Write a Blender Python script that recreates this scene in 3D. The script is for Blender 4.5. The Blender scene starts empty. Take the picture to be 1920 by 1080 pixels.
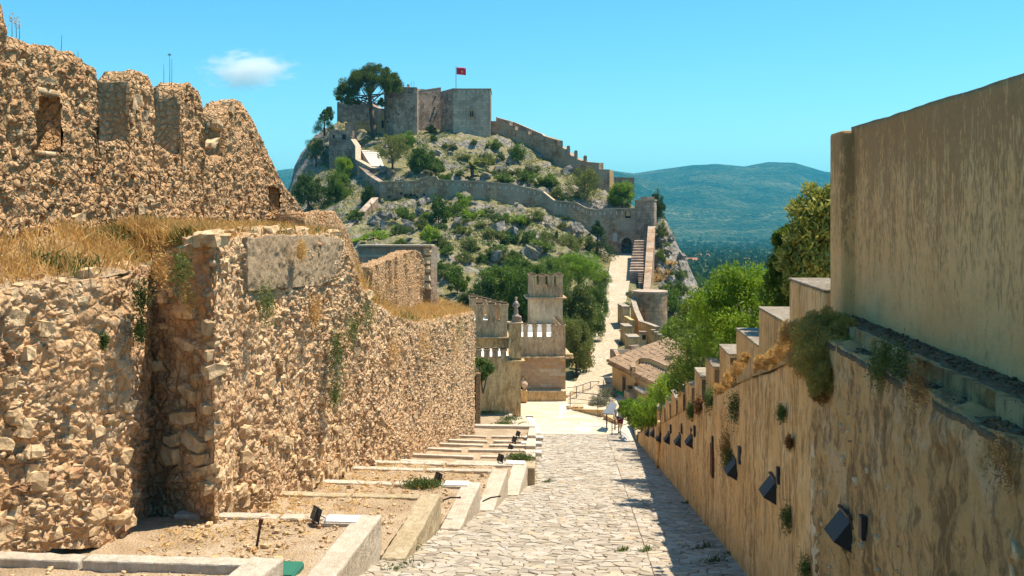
import bpy, bmesh, math, random
import numpy as np
from mathutils import Vector, Matrix

# ------------------------------------------------------------------ camera, sky, sun, exposure
sc = bpy.context.scene
COL = sc.collection
F = 35.0 / 36.0 * 1920.0            # focal length in photograph pixels
HY, CX = 395.0, 960.0               # horizon row, picture centre column
TH = math.atan(144.0 / F)           # the street axis (+y) lies this far right of the view axis
CT, ST = math.cos(TH), math.sin(TH)
cam_d = bpy.data.cameras.new('camera')
cam_d.lens = 35.0; cam_d.sensor_width = 36.0
cam_d.shift_y = -(540.0 - HY) / 1920.0
cam_d.clip_start = 0.1; cam_d.clip_end = 60000.0
cam = bpy.data.objects.new('camera', cam_d)
cam.location = (0, 0, 0); cam.rotation_euler = (math.pi / 2, 0, TH)
COL.objects.link(cam); sc.camera = cam

SUN = Vector((0.375, 0.16, 1.0)).normalized()      # direction towards the sun
EL = math.asin(SUN.z); AZ = math.atan2(SUN.x, SUN.y)
world = bpy.data.worlds.new('World'); sc.world = world; world.use_nodes = True
wn = world.node_tree; wn.nodes.clear()
sky = wn.nodes.new('ShaderNodeTexSky'); sky.sky_type = 'NISHITA'; sky.sun_disc = False
sky.sun_elevation = EL; sky.sun_rotation = AZ
sky.air_density = 1.0; sky.dust_density = 0.6; sky.ozone_density = 2.2; sky.altitude = 300
hsv = wn.nodes.new('ShaderNodeHueSaturation')
hsv.inputs['Hue'].default_value = 0.485; hsv.inputs['Saturation'].default_value = 1.25; hsv.inputs['Value'].default_value = 1.0
tint = wn.nodes.new('ShaderNodeMix'); tint.data_type = 'RGBA'; tint.blend_type = 'MULTIPLY'; tint.inputs[0].default_value = 1.0; tint.inputs[7].default_value = (0.35, 0.54, 0.575, 1.0)   # clear dry air: less red and white in the sky
bg = wn.nodes.new('ShaderNodeBackground'); bg.inputs['Strength'].default_value = 0.148
wo = wn.nodes.new('ShaderNodeOutputWorld')
wn.links.new(sky.outputs[0], hsv.inputs['Color']); wn.links.new(hsv.outputs[0], tint.inputs[6]); wn.links.new(tint.outputs[2], bg.inputs['Color'])
wn.links.new(bg.outputs[0], wo.inputs['Surface'])
sd = bpy.data.lights.new('sun', 'SUN'); sd.energy = 3.9; sd.angle = math.radians(0.5); sd.color = (1.0, 0.88, 0.71)
so = bpy.data.objects.new('sun', sd); so.rotation_euler = SUN.to_track_quat('Z', 'Y').to_euler(); so.location = (30, 20, 80)
COL.objects.link(so)
vs = sc.view_settings
vs.view_transform = 'Standard'; vs.look = 'None'; vs.gamma = 1.0; vs.use_curve_mapping = False; vs.exposure = 1.16
sc.cycles.use_denoising = True; sc.cycles.use_adaptive_sampling = True; sc.cycles.adaptive_threshold = 0.02
sc.cycles.max_bounces = 6; sc.cycles.diffuse_bounces = 4; sc.cycles.transmission_bounces = 4
sc.cycles.volume_bounces = 8; sc.cycles.transparent_max_bounces = 6
sc.cycles.caustics_reflective = False; sc.cycles.caustics_refractive = False

# ------------------------------------------------------------------ pixel rays onto real surfaces
def ray(px, py):
    rx = (px - CX) / F
    return Vector((rx * CT - ST, rx * ST + CT, (HY - py) / F))
def W(px, py, d): return ray(px, py) * d
def Px(px, py, x0): r = ray(px, py); return r * (x0 / r.x)
def Py(px, py, y0): r = ray(px, py); return r * (y0 / r.y)
def Pz(px, py, z0): r = ray(px, py); return r * (z0 / r.z)
SL = 0.172; EH = 3.0
def street_z(y): return -EH - SL * y
def GS(px, py, up=0.0):
    r = ray(px, py); return r * ((-EH + up) / (r.z + SL * r.y))
def pix(p):
    d = -p[0] * ST + p[1] * CT; xc = p[0] * CT + p[1] * ST
    return CX + F * xc / d, HY - F * p[2] / d, d

# ------------------------------------------------------------------ numpy noise
def _h(ix, iy, iz, s):
    n = (ix.astype(np.int64) * 374761393 + iy.astype(np.int64) * 668265263 + iz.astype(np.int64) * 2147483647 + s * 974634757) & 0xffffffff
    n = ((n ^ (n >> 13)) * 1274126177) & 0xffffffff
    n = ((n ^ (n >> 16)) * 2246822519) & 0xffffffff
    n = n ^ (n >> 15)
    return (n & 0xffffff) / float(0x1000000)
def vnoise(P, s=0):
    f = np.floor(P).astype(np.int64); t = P - f; t = t * t * (3 - 2 * t)
    r = 0
    for a in (0, 1):
        wx = t[:, 0] if a else 1 - t[:, 0]
        for b in (0, 1):
            wy = t[:, 1] if b else 1 - t[:, 1]
            for c in (0, 1):
                wz = t[:, 2] if c else 1 - t[:, 2]
                r = r + wx * wy * wz * _h(f[:, 0] + a, f[:, 1] + b, f[:, 2] + c, s)
    return r * 2 - 1
def fbm(P, sc_, o=4, s=0, g=0.5):
    P = np.asarray(P, float) / sc_; r = 0; a = 1.0; t = 0
    for i in range(o):
        r = r + a * vnoise(P * (2.03 ** i) + 17.3 * i, s + i); t += a; a *= g
    return r / t
def ridged(P, sc_, o=4, s=0):
    P = np.asarray(P, float) / sc_; r = 0; a = 1.0; t = 0
    for i in range(o):
        r = r + a * (1 - np.abs(vnoise(P * (2.1 ** i) + 9.7 * i, s + i)) * 2); t += a; a *= 0.5
    return r / t
def worley(P, sc_, s=0, tilt=False):
    tl = np.zeros(len(P))
    P = np.asarray(P, float) / sc_; f = np.floor(P).astype(np.int64)
    n = len(P); f1 = np.full(n, 9.0); f2 = np.full(n, 9.0); cid = np.zeros(n)
    for a in (-1, 0, 1):
        for b in (-1, 0, 1):
            for c in (-1, 0, 1):
                ix, iy, iz = f[:, 0] + a, f[:, 1] + b, f[:, 2] + c
                dx = ix + _h(ix, iy, iz, s) - P[:, 0]; dy = iy + _h(ix, iy, iz, s + 1) - P[:, 1]; dz = iz + _h(ix, iy, iz, s + 2) - P[:, 2]
                d = np.sqrt(dx * dx + dy * dy + dz * dz)
                nr = d < f1
                f2 = np.where(nr, f1, np.minimum(f2, d)); cid = np.where(nr, _h(ix, iy, iz, s + 3), cid); f1 = np.where(nr, d, f1)
                if tilt: tl = np.where(nr, (cid * 0 + dx) * (_h(ix, iy, iz, s + 4) - .5) + dy * (_h(ix, iy, iz, s + 5) - .5) + dz * (_h(ix, iy, iz, s + 6) - .5), tl)
    return (f1, f2, cid, tl) if tilt else (f1, f2, cid)

# ------------------------------------------------------------------ objects
def _off(p):
    v = Vector((0, 0, 0))
    while p is not None: v += p.location; p = p.parent
    return v
def mesh_np(verts, faces, smooth=False):
    me = bpy.data.meshes.new('mesh')
    v = np.ascontiguousarray(verts, dtype=np.float32); f = np.ascontiguousarray(faces, dtype=np.int32)
    nf, k = f.shape
    me.vertices.add(len(v)); me.vertices.foreach_set('co', v.ravel())
    me.loops.add(nf * k); me.loops.foreach_set('vertex_index', f.ravel())
    me.polygons.add(nf); me.polygons.foreach_set('loop_start', np.arange(0, nf * k, k, dtype=np.int32))
    if smooth: me.polygons.foreach_set('use_smooth', np.ones(nf, dtype=bool))
    me.update(calc_edges=True)
    return me
def attr(me, name, vals):
    a = me.attributes.new(name, 'FLOAT', 'POINT'); a.data.foreach_set('value', np.ascontiguousarray(vals, dtype=np.float32))
def link(name, me, mat, parent=None, loc=None):
    me.name = name
    if mat is not None and len(me.materials) == 0: me.materials.append(mat)
    o = bpy.data.objects.new(name, me); COL.objects.link(o)
    if parent is not None: o.parent = parent
    if loc is not None: o.location = loc
    return o
def tag(o, label=None, cat=None, group=None, kind=None):
    if label: o['label'] = label
    if cat: o['category'] = cat
    if group: o['group'] = group
    if kind: o['kind'] = kind
    return o
def thing(name, label, cat, loc=(0, 0, 0), rz=0.0, group=None):
    o = bpy.data.objects.new(name, None); COL.objects.link(o); o.empty_display_size = 0.2
    o.location = loc; o.rotation_euler = (0, 0, rz)
    return tag(o, label, cat, group)
def solid(name, verts, faces, mat, parent=None, smooth=False, attrs=None):
    """numpy mesh given in world coordinates; origin put at its base, or made relative to its parent"""
    v = np.asarray(verts, float)
    if parent is None:
        o0 = Vector(((v[:, 0].min() + v[:, 0].max()) / 2, (v[:, 1].min() + v[:, 1].max()) / 2, v[:, 2].min()))
        loc = o0
    else:
        o0 = _off(parent); loc = None
    me = mesh_np(v - np.array(o0), faces, smooth)
    for k, a in (attrs or {}).items(): attr(me, k, a)
    return link(name, me, mat, parent, loc)

class MB:
    """collects simple solids and links them as ONE mesh"""
    def __init__(s): s.v = []; s.f = []
    def add(s, v, f):
        n = len(s.v); s.v += [tuple(p) for p in v]; s.f += [tuple(i + n for i in q) for q in f]; return s
    def hexa(s, b, t):                       # 4 bottom + 4 top points, counter-clockwise seen from above
        return s.add(list(b) + list(t), [(3, 2, 1, 0), (4, 5, 6, 7), (0, 1, 5, 4), (1, 2, 6, 5), (2, 3, 7, 6), (3, 0, 4, 7)])
    def box(s, x0, x1, y0, y1, z0, z1):
        return s.hexa([(x0, y0, z0), (x1, y0, z0), (x1, y1, z0), (x0, y1, z0)], [(x0, y0, z1), (x1, y0, z1), (x1, y1, z1), (x0, y1, z1)])
    def prism(s, poly, z0, z1, top=None):
        n = len(poly); t = top or poly
        v = [(p[0], p[1], z0 if len(p) < 3 else p[2]) for p in poly] + [(p[0], p[1], z1 if len(p) < 3 else p[2]) for p in t]
        return s.add(v, [tuple(range(n - 1, -1, -1)), tuple(range(n, 2 * n))] + [(i, (i + 1) % n, n + (i + 1) % n, n + i) for i in range(n)])
    def wallq(s, a, b, th, za0, za1, zb0, zb1):   # slab from a to b in plan, th thick to the LEFT of a->b, bottoms and tops at each end
        a = Vector((a[0], a[1])); b = Vector((b[0], b[1])); d = (b - a).normalized(); n = Vector((-d.y, d.x)) * th
        P = lambda p, z: (p.x, p.y, z)
        return s.hexa([P(a, za0), P(b, zb0), P(b + n, zb0), P(a + n, za0)], [P(a, za1), P(b, zb1), P(b + n, zb1), P(a + n, za1)])
    def tube(s, p0, p1, r0, r1=None, n=8):
        p0 = Vector(p0); p1 = Vector(p1); r1 = r0 if r1 is None else r1
        d = (p1 - p0).normalized(); u = d.orthogonal().normalized(); w = d.cross(u)
        v = []
        for p, r in ((p0, r0), (p1, r1)):
            for i in range(n):
                a = 2 * math.pi * i / n; v.append(p + (u * math.cos(a) + w * math.sin(a)) * r)
        return s.add(v, [tuple(range(n - 1, -1, -1)), tuple(range(n, 2 * n))] + [(i, (i + 1) % n, n + (i + 1) % n, n + i) for i in range(n)])
    def path(s, pts, rs, n=8):
        for i in range(len(pts) - 1): s.tube(pts[i], pts[i + 1], rs[i], rs[i + 1], n)
        return s
    def lathe(s, c, prof, n=16):             # prof: (r, z) from bottom to top
        c = Vector(c); v = []; m = len(prof)
        for r, z in prof:
            for i in range(n):
                a = 2 * math.pi * i / n; v.append((c.x + r * math.cos(a), c.y + r * math.sin(a), c.z + z))
        f = [(j * n + i, j * n + (i + 1) % n, (j + 1) * n + (i + 1) % n, (j + 1) * n + i) for j in range(m - 1) for i in range(n)]
        f += [tuple(range(n - 1, -1, -1)), tuple((m - 1) * n + i for i in range(n))]
        return s.add(v, f)
    def build(s, name, mat, parent=None, local=False, bevel=0.0, smooth=False):
        v = np.array([tuple(p) for p in s.v], float)
        loc = None
        if local: o0 = np.zeros(3)
        elif parent is None:
            o0 = np.array([(v[:, 0].min() + v[:, 0].max()) / 2, (v[:, 1].min() + v[:, 1].max()) / 2, v[:, 2].min()]); loc = tuple(o0)
        else: o0 = np.array(_off(parent))
        me = bpy.data.meshes.new(name); me.from_pydata((v - o0).tolist(), [], s.f)
        if smooth:
            me.polygons.foreach_set('use_smooth', np.ones(len(me.polygons), dtype=bool))
        me.update()
        o = link(name, me, mat, parent, loc)
        if bevel:
            b = o.modifiers.new('bevel', 'BEVEL'); b.width = bevel; b.segments = 2; b.limit_method = 'ANGLE'
        return o
_TX = {}
def rough(o, level=3, strength=.025, scale=.25):
    """worn, chipped faces: even subdivision pushed about by a cloud texture"""
    k = round(scale, 3)
    if k not in _TX:
        t = bpy.data.textures.new('wear_%s' % k, 'CLOUDS'); t.noise_scale = scale; t.noise_depth = 4; _TX[k] = t
    a = o.modifiers.new('even', 'SUBSURF'); a.subdivision_type = 'SIMPLE'; a.levels = level; a.render_levels = level
    b = o.modifiers.new('wear', 'DISPLACE'); b.texture = _TX[k]; b.texture_coords = 'GLOBAL'; b.strength = strength; b.mid_level = 0.5
    return o
def copy_thing(src, loc=None, rz=None, scale=None, label=None, group=None):
    def rec(o, par):
        c = o.copy(); COL.objects.link(c)
        if par is not None: c.parent = par
        for ch in list(o.children): rec(ch, c)
        return c
    r = rec(src, None)
    if loc is not None: r.location = loc
    if rz is not None: r.rotation_euler = (0, 0, rz)
    if scale is not None: r.scale = scale if hasattr(scale, '__len__') else (scale,) * 3
    if label: r['label'] = label
    if group: r['group'] = group
    return r

# ------------------------------------------------------------------ materials
class NT:
    def __init__(s, name):
        s.m = bpy.data.materials.new(name); s.m.use_nodes = True; s.t = s.m.node_tree; s.t.nodes.clear()
        s.out = s.n('ShaderNodeOutputMaterial')
    def n(s, typ, **kw):
        x = s.t.nodes.new(typ)
        for k, v in kw.items(): setattr(x, k, v)
        return x
    def l(s, a, b): s.t.links.new(a, b)
    def val(s, sock, v):
        if hasattr(v, 'links'): s.l(v, sock)
        else: sock.default_value = v
    def pos(s): return s.n('ShaderNodeNewGeometry').outputs['Position']
    def obj(s): return s.n('ShaderNodeTexCoord').outputs['Object']
    def scale(s, vec, sc3):
        m = s.n('ShaderNodeVectorMath', operation='MULTIPLY'); s.l(vec, m.inputs[0]); m.inputs[1].default_value = sc3; return m.outputs[0]
    def noise(s, vec, scale, detail=4.0, rough=0.55, dist=0.0):
        x = s.n('ShaderNodeTexNoise'); s.l(vec, x.inputs['Vector']); x.inputs['Scale'].default_value = scale
        x.inputs['Detail'].default_value = detail; x.inputs['Roughness'].default_value = rough; x.inputs['Distortion'].default_value = dist
        return x.outputs['Fac']
    def vor(s, vec, scale, feature='F1', out='Distance', rnd=1.0):
        x = s.n('ShaderNodeTexVoronoi', feature=feature); s.l(vec, x.inputs['Vector']); x.inputs['Scale'].default_value = scale
        x.inputs['Randomness'].default_value = rnd
        return x.outputs[out]
    def ramp(s, fac, stops, interp='LINEAR'):
        r = s.n('ShaderNodeValToRGB'); r.color_ramp.interpolation = interp; s.l(fac, r.inputs['Fac'])
        e = r.color_ramp.elements
        while len(e) < len(stops): e.new(0.5)
        for el, (p, c) in zip(e, stops):
            el.position = p; el.color = (c[0], c[1], c[2], 1.0) if hasattr(c, '__len__') else (c, c, c, 1.0)
        return r.outputs['Color']
    def mix(s, fac, a, b, mode='MIX'):
        x = s.n('ShaderNodeMix', data_type='RGBA', blend_type=mode)
        s.val(x.inputs['Factor'], fac)
        for i, c in ((6, a), (7, b)):
            if hasattr(c, 'links'): s.l(c, x.inputs[i])
            else: x.inputs[i].default_value = (c[0], c[1], c[2], 1.0)
        return x.outputs[2]
    def math(s, op, a, b=0.0, clamp=False):
        x = s.n('ShaderNodeMath', operation=op, use_clamp=clamp); s.val(x.inputs[0], a); s.val(x.inputs[1], b); return x.outputs[0]
    def attr(s, name):
        x = s.n('ShaderNodeAttribute'); x.attribute_name = name; return x.outputs['Fac']
    def rnd(s): return s.n('ShaderNodeObjectInfo').outputs['Random']
    def bump(s, h, strength=0.5, dist=0.05, normal=None):
        b = s.n('ShaderNodeBump'); b.inputs['Strength'].default_value = strength; b.inputs['Distance'].default_value = dist; s.l(h, b.inputs['Height'])
        if normal is not None: s.l(normal, b.inputs['Normal'])
        return b.outputs[0]
    def done(s, col, rough=0.9, normal=None, metal=0.0, spec=0.25, transl=0.0):
        p = s.n('ShaderNodeBsdfPrincipled')
        s.val(p.inputs['Base Color'], col if hasattr(col, 'links') else (*col, 1.0))
        s.val(p.inputs['Roughness'], rough); p.inputs['Metallic'].default_value = metal; p.inputs['Specular IOR Level'].default_value = spec
        if normal is not None: s.l(normal, p.inputs['Normal'])
        sh = p.outputs[0]
        if transl > 0:
            t = s.n('ShaderNodeBsdfTranslucent'); s.val(t.inputs['Color'], col if hasattr(col, 'links') else (*col, 1.0))
            mx = s.n('ShaderNodeMixShader'); mx.inputs[0].default_value = transl; s.l(sh, mx.inputs[1]); s.l(t.outputs[0], mx.inputs[2]); sh = mx.outputs[0]
        s.l(sh, s.out.inputs['Surface'])
        return s.m

def mul(c, k): return tuple(x * k for x in c)
def rubble_mat(name, dark, mid, light, size=0.25, streak=0.0, bump=0.6, accent=(0.36, 0.13, 0.06), use_attr=True, stain=(0.09, 0.065, 0.045), stain_amt=0.35, grey=None, big_stain=0.0, crev=0.0, course=None):
    m = NT(name); p = m.pos()
    n1 = m.noise(p, 1.1, 6, 0.6); n2 = m.noise(p, 9.0, 5, 0.6); n3 = m.noise(p, 0.33, 3)
    col = m.ramp(n1, [(0.28, dark), (0.5, mid), (0.74, light)])
    vd = m.n('ShaderNodeTexVoronoi'); m.l(p, vd.inputs['Vector']); vd.inputs['Scale'].default_value = 1.0 / size
    sep = m.n('ShaderNodeSeparateColor'); m.l(vd.outputs['Color'], sep.inputs[0])
    cid = m.attr('stone') if use_attr else sep.outputs[0]
    stonec = m.ramp(cid, [(0.0, mul(dark, 1.0)), (0.3, mid), (0.62, light), (0.9, mul(light, 1.12)), (0.965, accent), (1.0, accent)])
    col = m.mix(0.55, col, stonec)
    col = m.mix(m.ramp(n2, [(0.35, 0.0), (0.7, 0.5)]), col, mul(mid, 0.55), 'MIX')
    if use_attr: col = m.mix(m.math('MULTIPLY', m.attr('mortar'), 0.75), col, (mid[0] * 1.02, mid[1] * 0.96, mid[2] * 0.92))
    st = m.ramp(m.noise(m.scale(p, (1, 1, 0.18)), 2.4, 6, 0.65), [(0.5, 0.0), (0.72, 1.0)])
    fac = m.math('MULTIPLY', st, stain_amt)
    col = m.mix(fac, col, stain)
    if course:
        sx = m.n('ShaderNodeSeparateXYZ'); m.l(p, sx.inputs[0]); cb_ = m.n('ShaderNodeCombineXYZ'); m.l(m.math('ADD', m.math('MULTIPLY', sx.outputs[0], 0.9), m.math('MULTIPLY', sx.outputs[1], 0.5)), cb_.inputs[0]); m.l(sx.outputs[2], cb_.inputs[1])
        br = m.n('ShaderNodeTexBrick'); m.l(cb_.outputs[0], br.inputs['Vector']); br.inputs['Color1'].default_value = (0.62, 0.60, 0.58, 1); br.inputs['Color2'].default_value = (1.12, 1.08, 1.02, 1); br.inputs['Mortar'].default_value = (0.5, 0.46, 0.42, 1); br.inputs['Scale'].default_value = 1.0; br.inputs['Brick Width'].default_value = course * 2.2; br.inputs['Row Height'].default_value = course; br.inputs['Mortar Size'].default_value = 0.03; br.inputs['Bias'].default_value = 0.1
        col = m.mix(0.6, col, br.outputs['Color'], 'MULTIPLY')
    if big_stain: col = m.mix(m.ramp(m.noise(p, 0.42, 8, 0.72), [(0.46, 0.0), (0.60, big_stain)]), col, stain)
    sp = m.noise(p, 55, 5, 0.75)
    col = m.mix(m.ramp(sp, [(0.30, 0.5), (0.45, 0.0)]), col, mul(dark, 0.45))
    if grey: col = m.mix(m.ramp(n3, [(0.45, 0.0), (0.62, 0.75)]), col, grey)
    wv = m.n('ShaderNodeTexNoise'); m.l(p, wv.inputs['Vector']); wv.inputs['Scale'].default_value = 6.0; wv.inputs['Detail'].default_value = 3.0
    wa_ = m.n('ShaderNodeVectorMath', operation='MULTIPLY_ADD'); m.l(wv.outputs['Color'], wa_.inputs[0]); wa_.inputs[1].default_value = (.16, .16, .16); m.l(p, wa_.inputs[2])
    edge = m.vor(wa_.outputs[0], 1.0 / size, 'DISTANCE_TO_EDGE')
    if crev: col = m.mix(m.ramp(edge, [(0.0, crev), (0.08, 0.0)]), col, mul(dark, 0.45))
    fine = m.noise(p, 38.0, 5, 0.7); pit = m.math('MULTIPLY', m.ramp(edge, [(0.0, 0.0), (0.22, 1.0)]), 1.6 if crev else 0.4)
    h = m.math('ADD', m.math('MULTIPLY', fine, 0.5), m.math('ADD', m.math('MULTIPLY', n2, 1.0), m.math('MULTIPLY', pit, 0.6)))
    return m.done(col, 0.93, m.bump(h, bump, 0.09), spec=0.12)
def plaster_mat(name, base, dark, light, streak=0.7, lo=0.42, hi=0.66, bump=0.3, patch=None, sc_=1.0, zs=0.22):
    m = NT(name); p = m.pos()
    n1 = m.noise(p, 0.7 * sc_, 5, 0.6); n2 = m.noise(p, 7.0 * sc_, 5, 0.65); n4 = m.noise(p, 60 * sc_, 3)
    col = m.mix(m.ramp(n1, [(0.35, 0.0), (0.65, 1.0)]), base, light)
    st = m.noise(m.scale(p, (1, 1, zs)), 7.0 * sc_, 8, 0.72, 0.6)
    big = m.noise(p, 0.45 * sc_, 3)
    s2 = m.math('ADD', m.math('MULTIPLY', st, 0.75), m.math('MULTIPLY', big, 0.35))
    col = m.mix(m.math('MULTIPLY', m.ramp(s2, [(lo, 0.0), (hi, 1.0)]), streak), col, dark)
    col = m.mix(m.ramp(n2, [(0.42, 0.0), (0.75, 0.45)]), col, mul(dark, 0.9))
    if patch is not None:
        pt = m.noise(p, 1.6 * sc_, 7, 0.7)
        col = m.mix(m.ramp(pt, [(0.58, 0.0), (0.66, 0.8)]), col, patch)
    sp = m.noise(p, 34 * sc_, 6, 0.75); pits = m.vor(p, 22 * sc_)
    col = m.mix(m.ramp(sp, [(0.30, 0.45), (0.42, 0.0)]), col, mul(dark, 0.9))
    col = m.mix(m.ramp(sp, [(0.58, 0.0), (0.74, 0.45)]), col, mul(light, 1.15))
    h = m.math('ADD', m.math('MULTIPLY', n2, 1.0), m.math('ADD', m.math('MULTIPLY', sp, 1.1), m.math('MULTIPLY', pits, 0.3)))
    return m.done(col, 0.92, m.bump(h, min(1.0, bump * 1.6), 0.04), spec=0.15)
def drip_mat(name, base, light, dark, amount=0.3, freq=22.0, zs=0.2, top=None, bump=0.6, patch=None):
    """weathered plaster: fine vertical drip stains, gritty grain, paler worn patches"""
    m = NT(name); p = m.pos()
    big = m.noise(p, 0.8, 6, 0.65); mid = m.noise(p, 3.4, 6, 0.7); grit = m.noise(p, 45, 6, 0.75)
    col = m.mix(m.ramp(big, [(0.38, 0.0), (0.60, 1.0)]), base, light)
    col = m.mix(m.ramp(mid, [(0.50, 0.0), (0.68, 0.45)]), col, mul(base, 0.62))
    if patch: col = m.mix(m.ramp(m.noise(p, 1.1, 7, 0.7, 0.5), [(0.56, 0.0), (0.60, 0.75)]), col, patch)
    d1 = m.noise(m.scale(p, (1, 1, zs)), freq, 7, 0.7, 0.3); d2 = m.noise(m.scale(p, (1, 1, zs * .6)), freq * .22, 5, 0.65)
    f = m.math('ADD', m.math('MULTIPLY', d1, 0.6), m.math('MULTIPLY', d2, 0.4))
    if top is not None:
        sx = m.n('ShaderNodeSeparateXYZ'); m.l(p, sx.inputs[0]); rel = m.math('DIVIDE', m.math('SUBTRACT', sx.outputs[2], top[1]), top[0] - top[1]); f = m.math('ADD', f, m.math('MULTIPLY', m.math('SUBTRACT', rel, 0.5), 0.22))
    lo = 0.60 - amount * 0.3
    col = m.mix(m.math('MULTIPLY', m.ramp(f, [(lo, 0.0), (lo + 0.10, 1.0)]), 0.68), col, dark)
    col = m.mix(m.ramp(grit, [(0.28, 0.7), (0.42, 0.0)]), col, mul(dark, 0.7)); col = m.mix(m.ramp(grit, [(0.60, 0.0), (0.74, 0.5)]), col, mul(light, 1.15))
    h = m.math('ADD', m.math('MULTIPLY', mid, 1.2), m.math('ADD', m.math('MULTIPLY', grit, 0.8), m.math('MULTIPLY', d1, 0.5)))
    return m.done(col, 0.93, m.bump(h, bump, 0.05), spec=0.12)
def simple(name, a, b=None, scale=6.0, rough=0.8, metal=0.0, bump=0.15, rand=0.0, spec=0.25):
    m = NT(name); p = m.pos(); n = m.noise(p, scale, 5, 0.6)
    b = b or mul(a, 0.7)
    col = m.ramp(n, [(0.3, b), (0.7, a)])
    if rand: col = m.mix(m.math('MULTIPLY', m.rnd(), rand), col, mul(a, 0.45))
    return m.done(col, rough, m.bump(n, bump, 0.02), metal, spec)
def leaf_mat(name, a, b, c=None, transl=0.3, spread=1.2):
    m = NT(name); n = m.noise(m.obj(), spread, 3); p = m.noise(m.pos(), 14.0, 1)
    f = m.math('ADD', m.math('MULTIPLY', n, 0.45), m.math('ADD', m.math('MULTIPLY', p, 0.35), m.math('MULTIPLY', m.rnd(), 0.2)))
    st = [(0.34, b), (0.62, a)]
    if c: st.append((0.72, c))
    return m.done(m.ramp(f, st), 0.6, None, spec=0.25, transl=transl)

MAT = {}
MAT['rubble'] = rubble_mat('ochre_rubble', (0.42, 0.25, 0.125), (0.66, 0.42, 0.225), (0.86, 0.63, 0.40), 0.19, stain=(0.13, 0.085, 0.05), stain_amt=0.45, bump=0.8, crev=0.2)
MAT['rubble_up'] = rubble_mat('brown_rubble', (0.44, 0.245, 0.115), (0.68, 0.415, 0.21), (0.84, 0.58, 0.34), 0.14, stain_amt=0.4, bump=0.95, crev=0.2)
MAT['stone'] = rubble_mat('pale_field_stone', (0.38, 0.24, 0.125), (0.58, 0.40, 0.22), (0.76, 0.57, 0.35), 0.14, use_attr=False, stain_amt=0.15, bump=0.35)
MAT['render_grey'] = plaster_mat('grey_render', (0.52, 0.37, 0.22), (0.22, 0.15, 0.09), (0.60, 0.45, 0.29), 0.6, 0.44, 0.66, 0.8, sc_=1.6, zs=0.7)
MAT['cobble'] = None
def cobble_mat():
    m = NT('limestone_cobble'); p = m.pos(); n = m.noise(p, 3.2, 5, 0.6); n2 = m.noise(p, 26.0, 4, 0.7)
    cid = m.attr('stone')
    col = m.ramp(cid, [(0.0, (0.21, 0.17, 0.125)), (0.35, (0.30, 0.26, 0.205)), (0.7, (0.365, 0.33, 0.28)), (0.93, (0.43, 0.40, 0.35)), (1.0, (0.50, 0.34, 0.20))])
    col = m.mix(m.ramp(n, [(0.35, 0.0), (0.7, 0.6)]), col, (0.50, 0.41, 0.29))
    col = m.mix(m.ramp(n2, [(0.5, 0.0), (0.75, 0.5)]), col, (0.28, 0.24, 0.19))
    return m.done(col, 0.75, m.bump(n2, 0.5, 0.02), spec=0.3)
MAT['cobble'] = cobble_mat()
MAT['joint'] = simple('street_joint_earth', (0.33, 0.265, 0.185), (0.20, 0.155, 0.105), 9.0, 0.95, bump=0.6)
def soil_mat():
    m = NT('gravelly_soil'); p = m.pos(); n = m.noise(p, 1.3, 6, 0.65); n2 = m.noise(p, 22.0, 5, 0.7); v = m.vor(p, 26.0)
    col = m.ramp(n, [(0.3, (0.31, 0.22, 0.135)), (0.55, (0.44, 0.33, 0.215)), (0.75, (0.54, 0.45, 0.34))])
    col = m.mix(m.ramp(n2, [(0.5, 0.0), (0.72, 0.7)]), col, (0.24, 0.17, 0.10))
    col = m.mix(m.ramp(v, [(0.1, 0.6), (0.22, 0.0)]), col, (0.60, 0.54, 0.45))
    return m.done(col, 0.95, m.bump(m.math('ADD', n2, v), 0.8, 0.04), spec=0.1)
MAT['soil'] = soil_mat()
MAT['kerb'] = plaster_mat('pale_concrete_kerb', (0.56, 0.48, 0.37), (0.27, 0.21, 0.14), (0.64, 0.57, 0.47), 0.5, 0.48, 0.72, 0.45)
MAT['kerb_ochre'] = plaster_mat('ochre_concrete_kerb', (0.50, 0.40, 0.25), (0.24, 0.17, 0.09), (0.55, 0.47, 0.33), 0.6, 0.46, 0.7, 0.45)
MAT['wall_ochre'] = drip_mat('streaked_ochre_plaster', (0.74, 0.45, 0.18), (0.85, 0.57, 0.27), (0.20, 0.11, 0.05), 0.40, 14.0, 0.2, patch=(0.60, 0.36, 0.14))
MAT['wall_tall'] = drip_mat('stained_tan_plaster', (0.82, 0.475, 0.20), (0.87, 0.56, 0.26), (0.28, 0.155, 0.07), 0.46, 30.0, 0.34, top=(1.0, -1.2))
MAT['wall_rough'] = drip_mat('rough_ochre_wall', (0.70, 0.42, 0.17), (0.80, 0.52, 0.24), (0.13, 0.08, 0.045), 0.40, 8.0, 0.5, bump=1.0, patch=(0.78, 0.56, 0.32))
MAT['cap'] = plaster_mat('pale_cap_mortar', (0.50, 0.41, 0.30), (0.20, 0.155, 0.11), (0.60, 0.52, 0.41), 0.7, 0.46, 0.64, 0.7, sc_=2.0, zs=1.0)
MAT['slate'] = simple('dark_pebble_mortar', (0.21, 0.14, 0.075), (0.07, 0.046, 0.026), 14, 0.9, bump=0.9)
MAT['castle'] = rubble_mat('grey_castle_stone', (0.22, 0.155, 0.12), (0.46, 0.34, 0.265), (0.62, 0.47, 0.365), 0.9, use_attr=False, stain=(0.10, 0.07, 0.05), stain_amt=0.55, bump=0.5, accent=(0.34, 0.22, 0.13), big_stain=0.55, course=0.42)
MAT['castle_pale'] = rubble_mat('pale_tower_render', (0.42, 0.31, 0.24), (0.58, 0.44, 0.34), (0.68, 0.53, 0.41), 1.0, use_attr=False, stain=(0.20, 0.15, 0.11), stain_amt=0.5, bump=0.3, accent=(0.40, 0.30, 0.20), big_stain=0.35, course=0.5)
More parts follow.
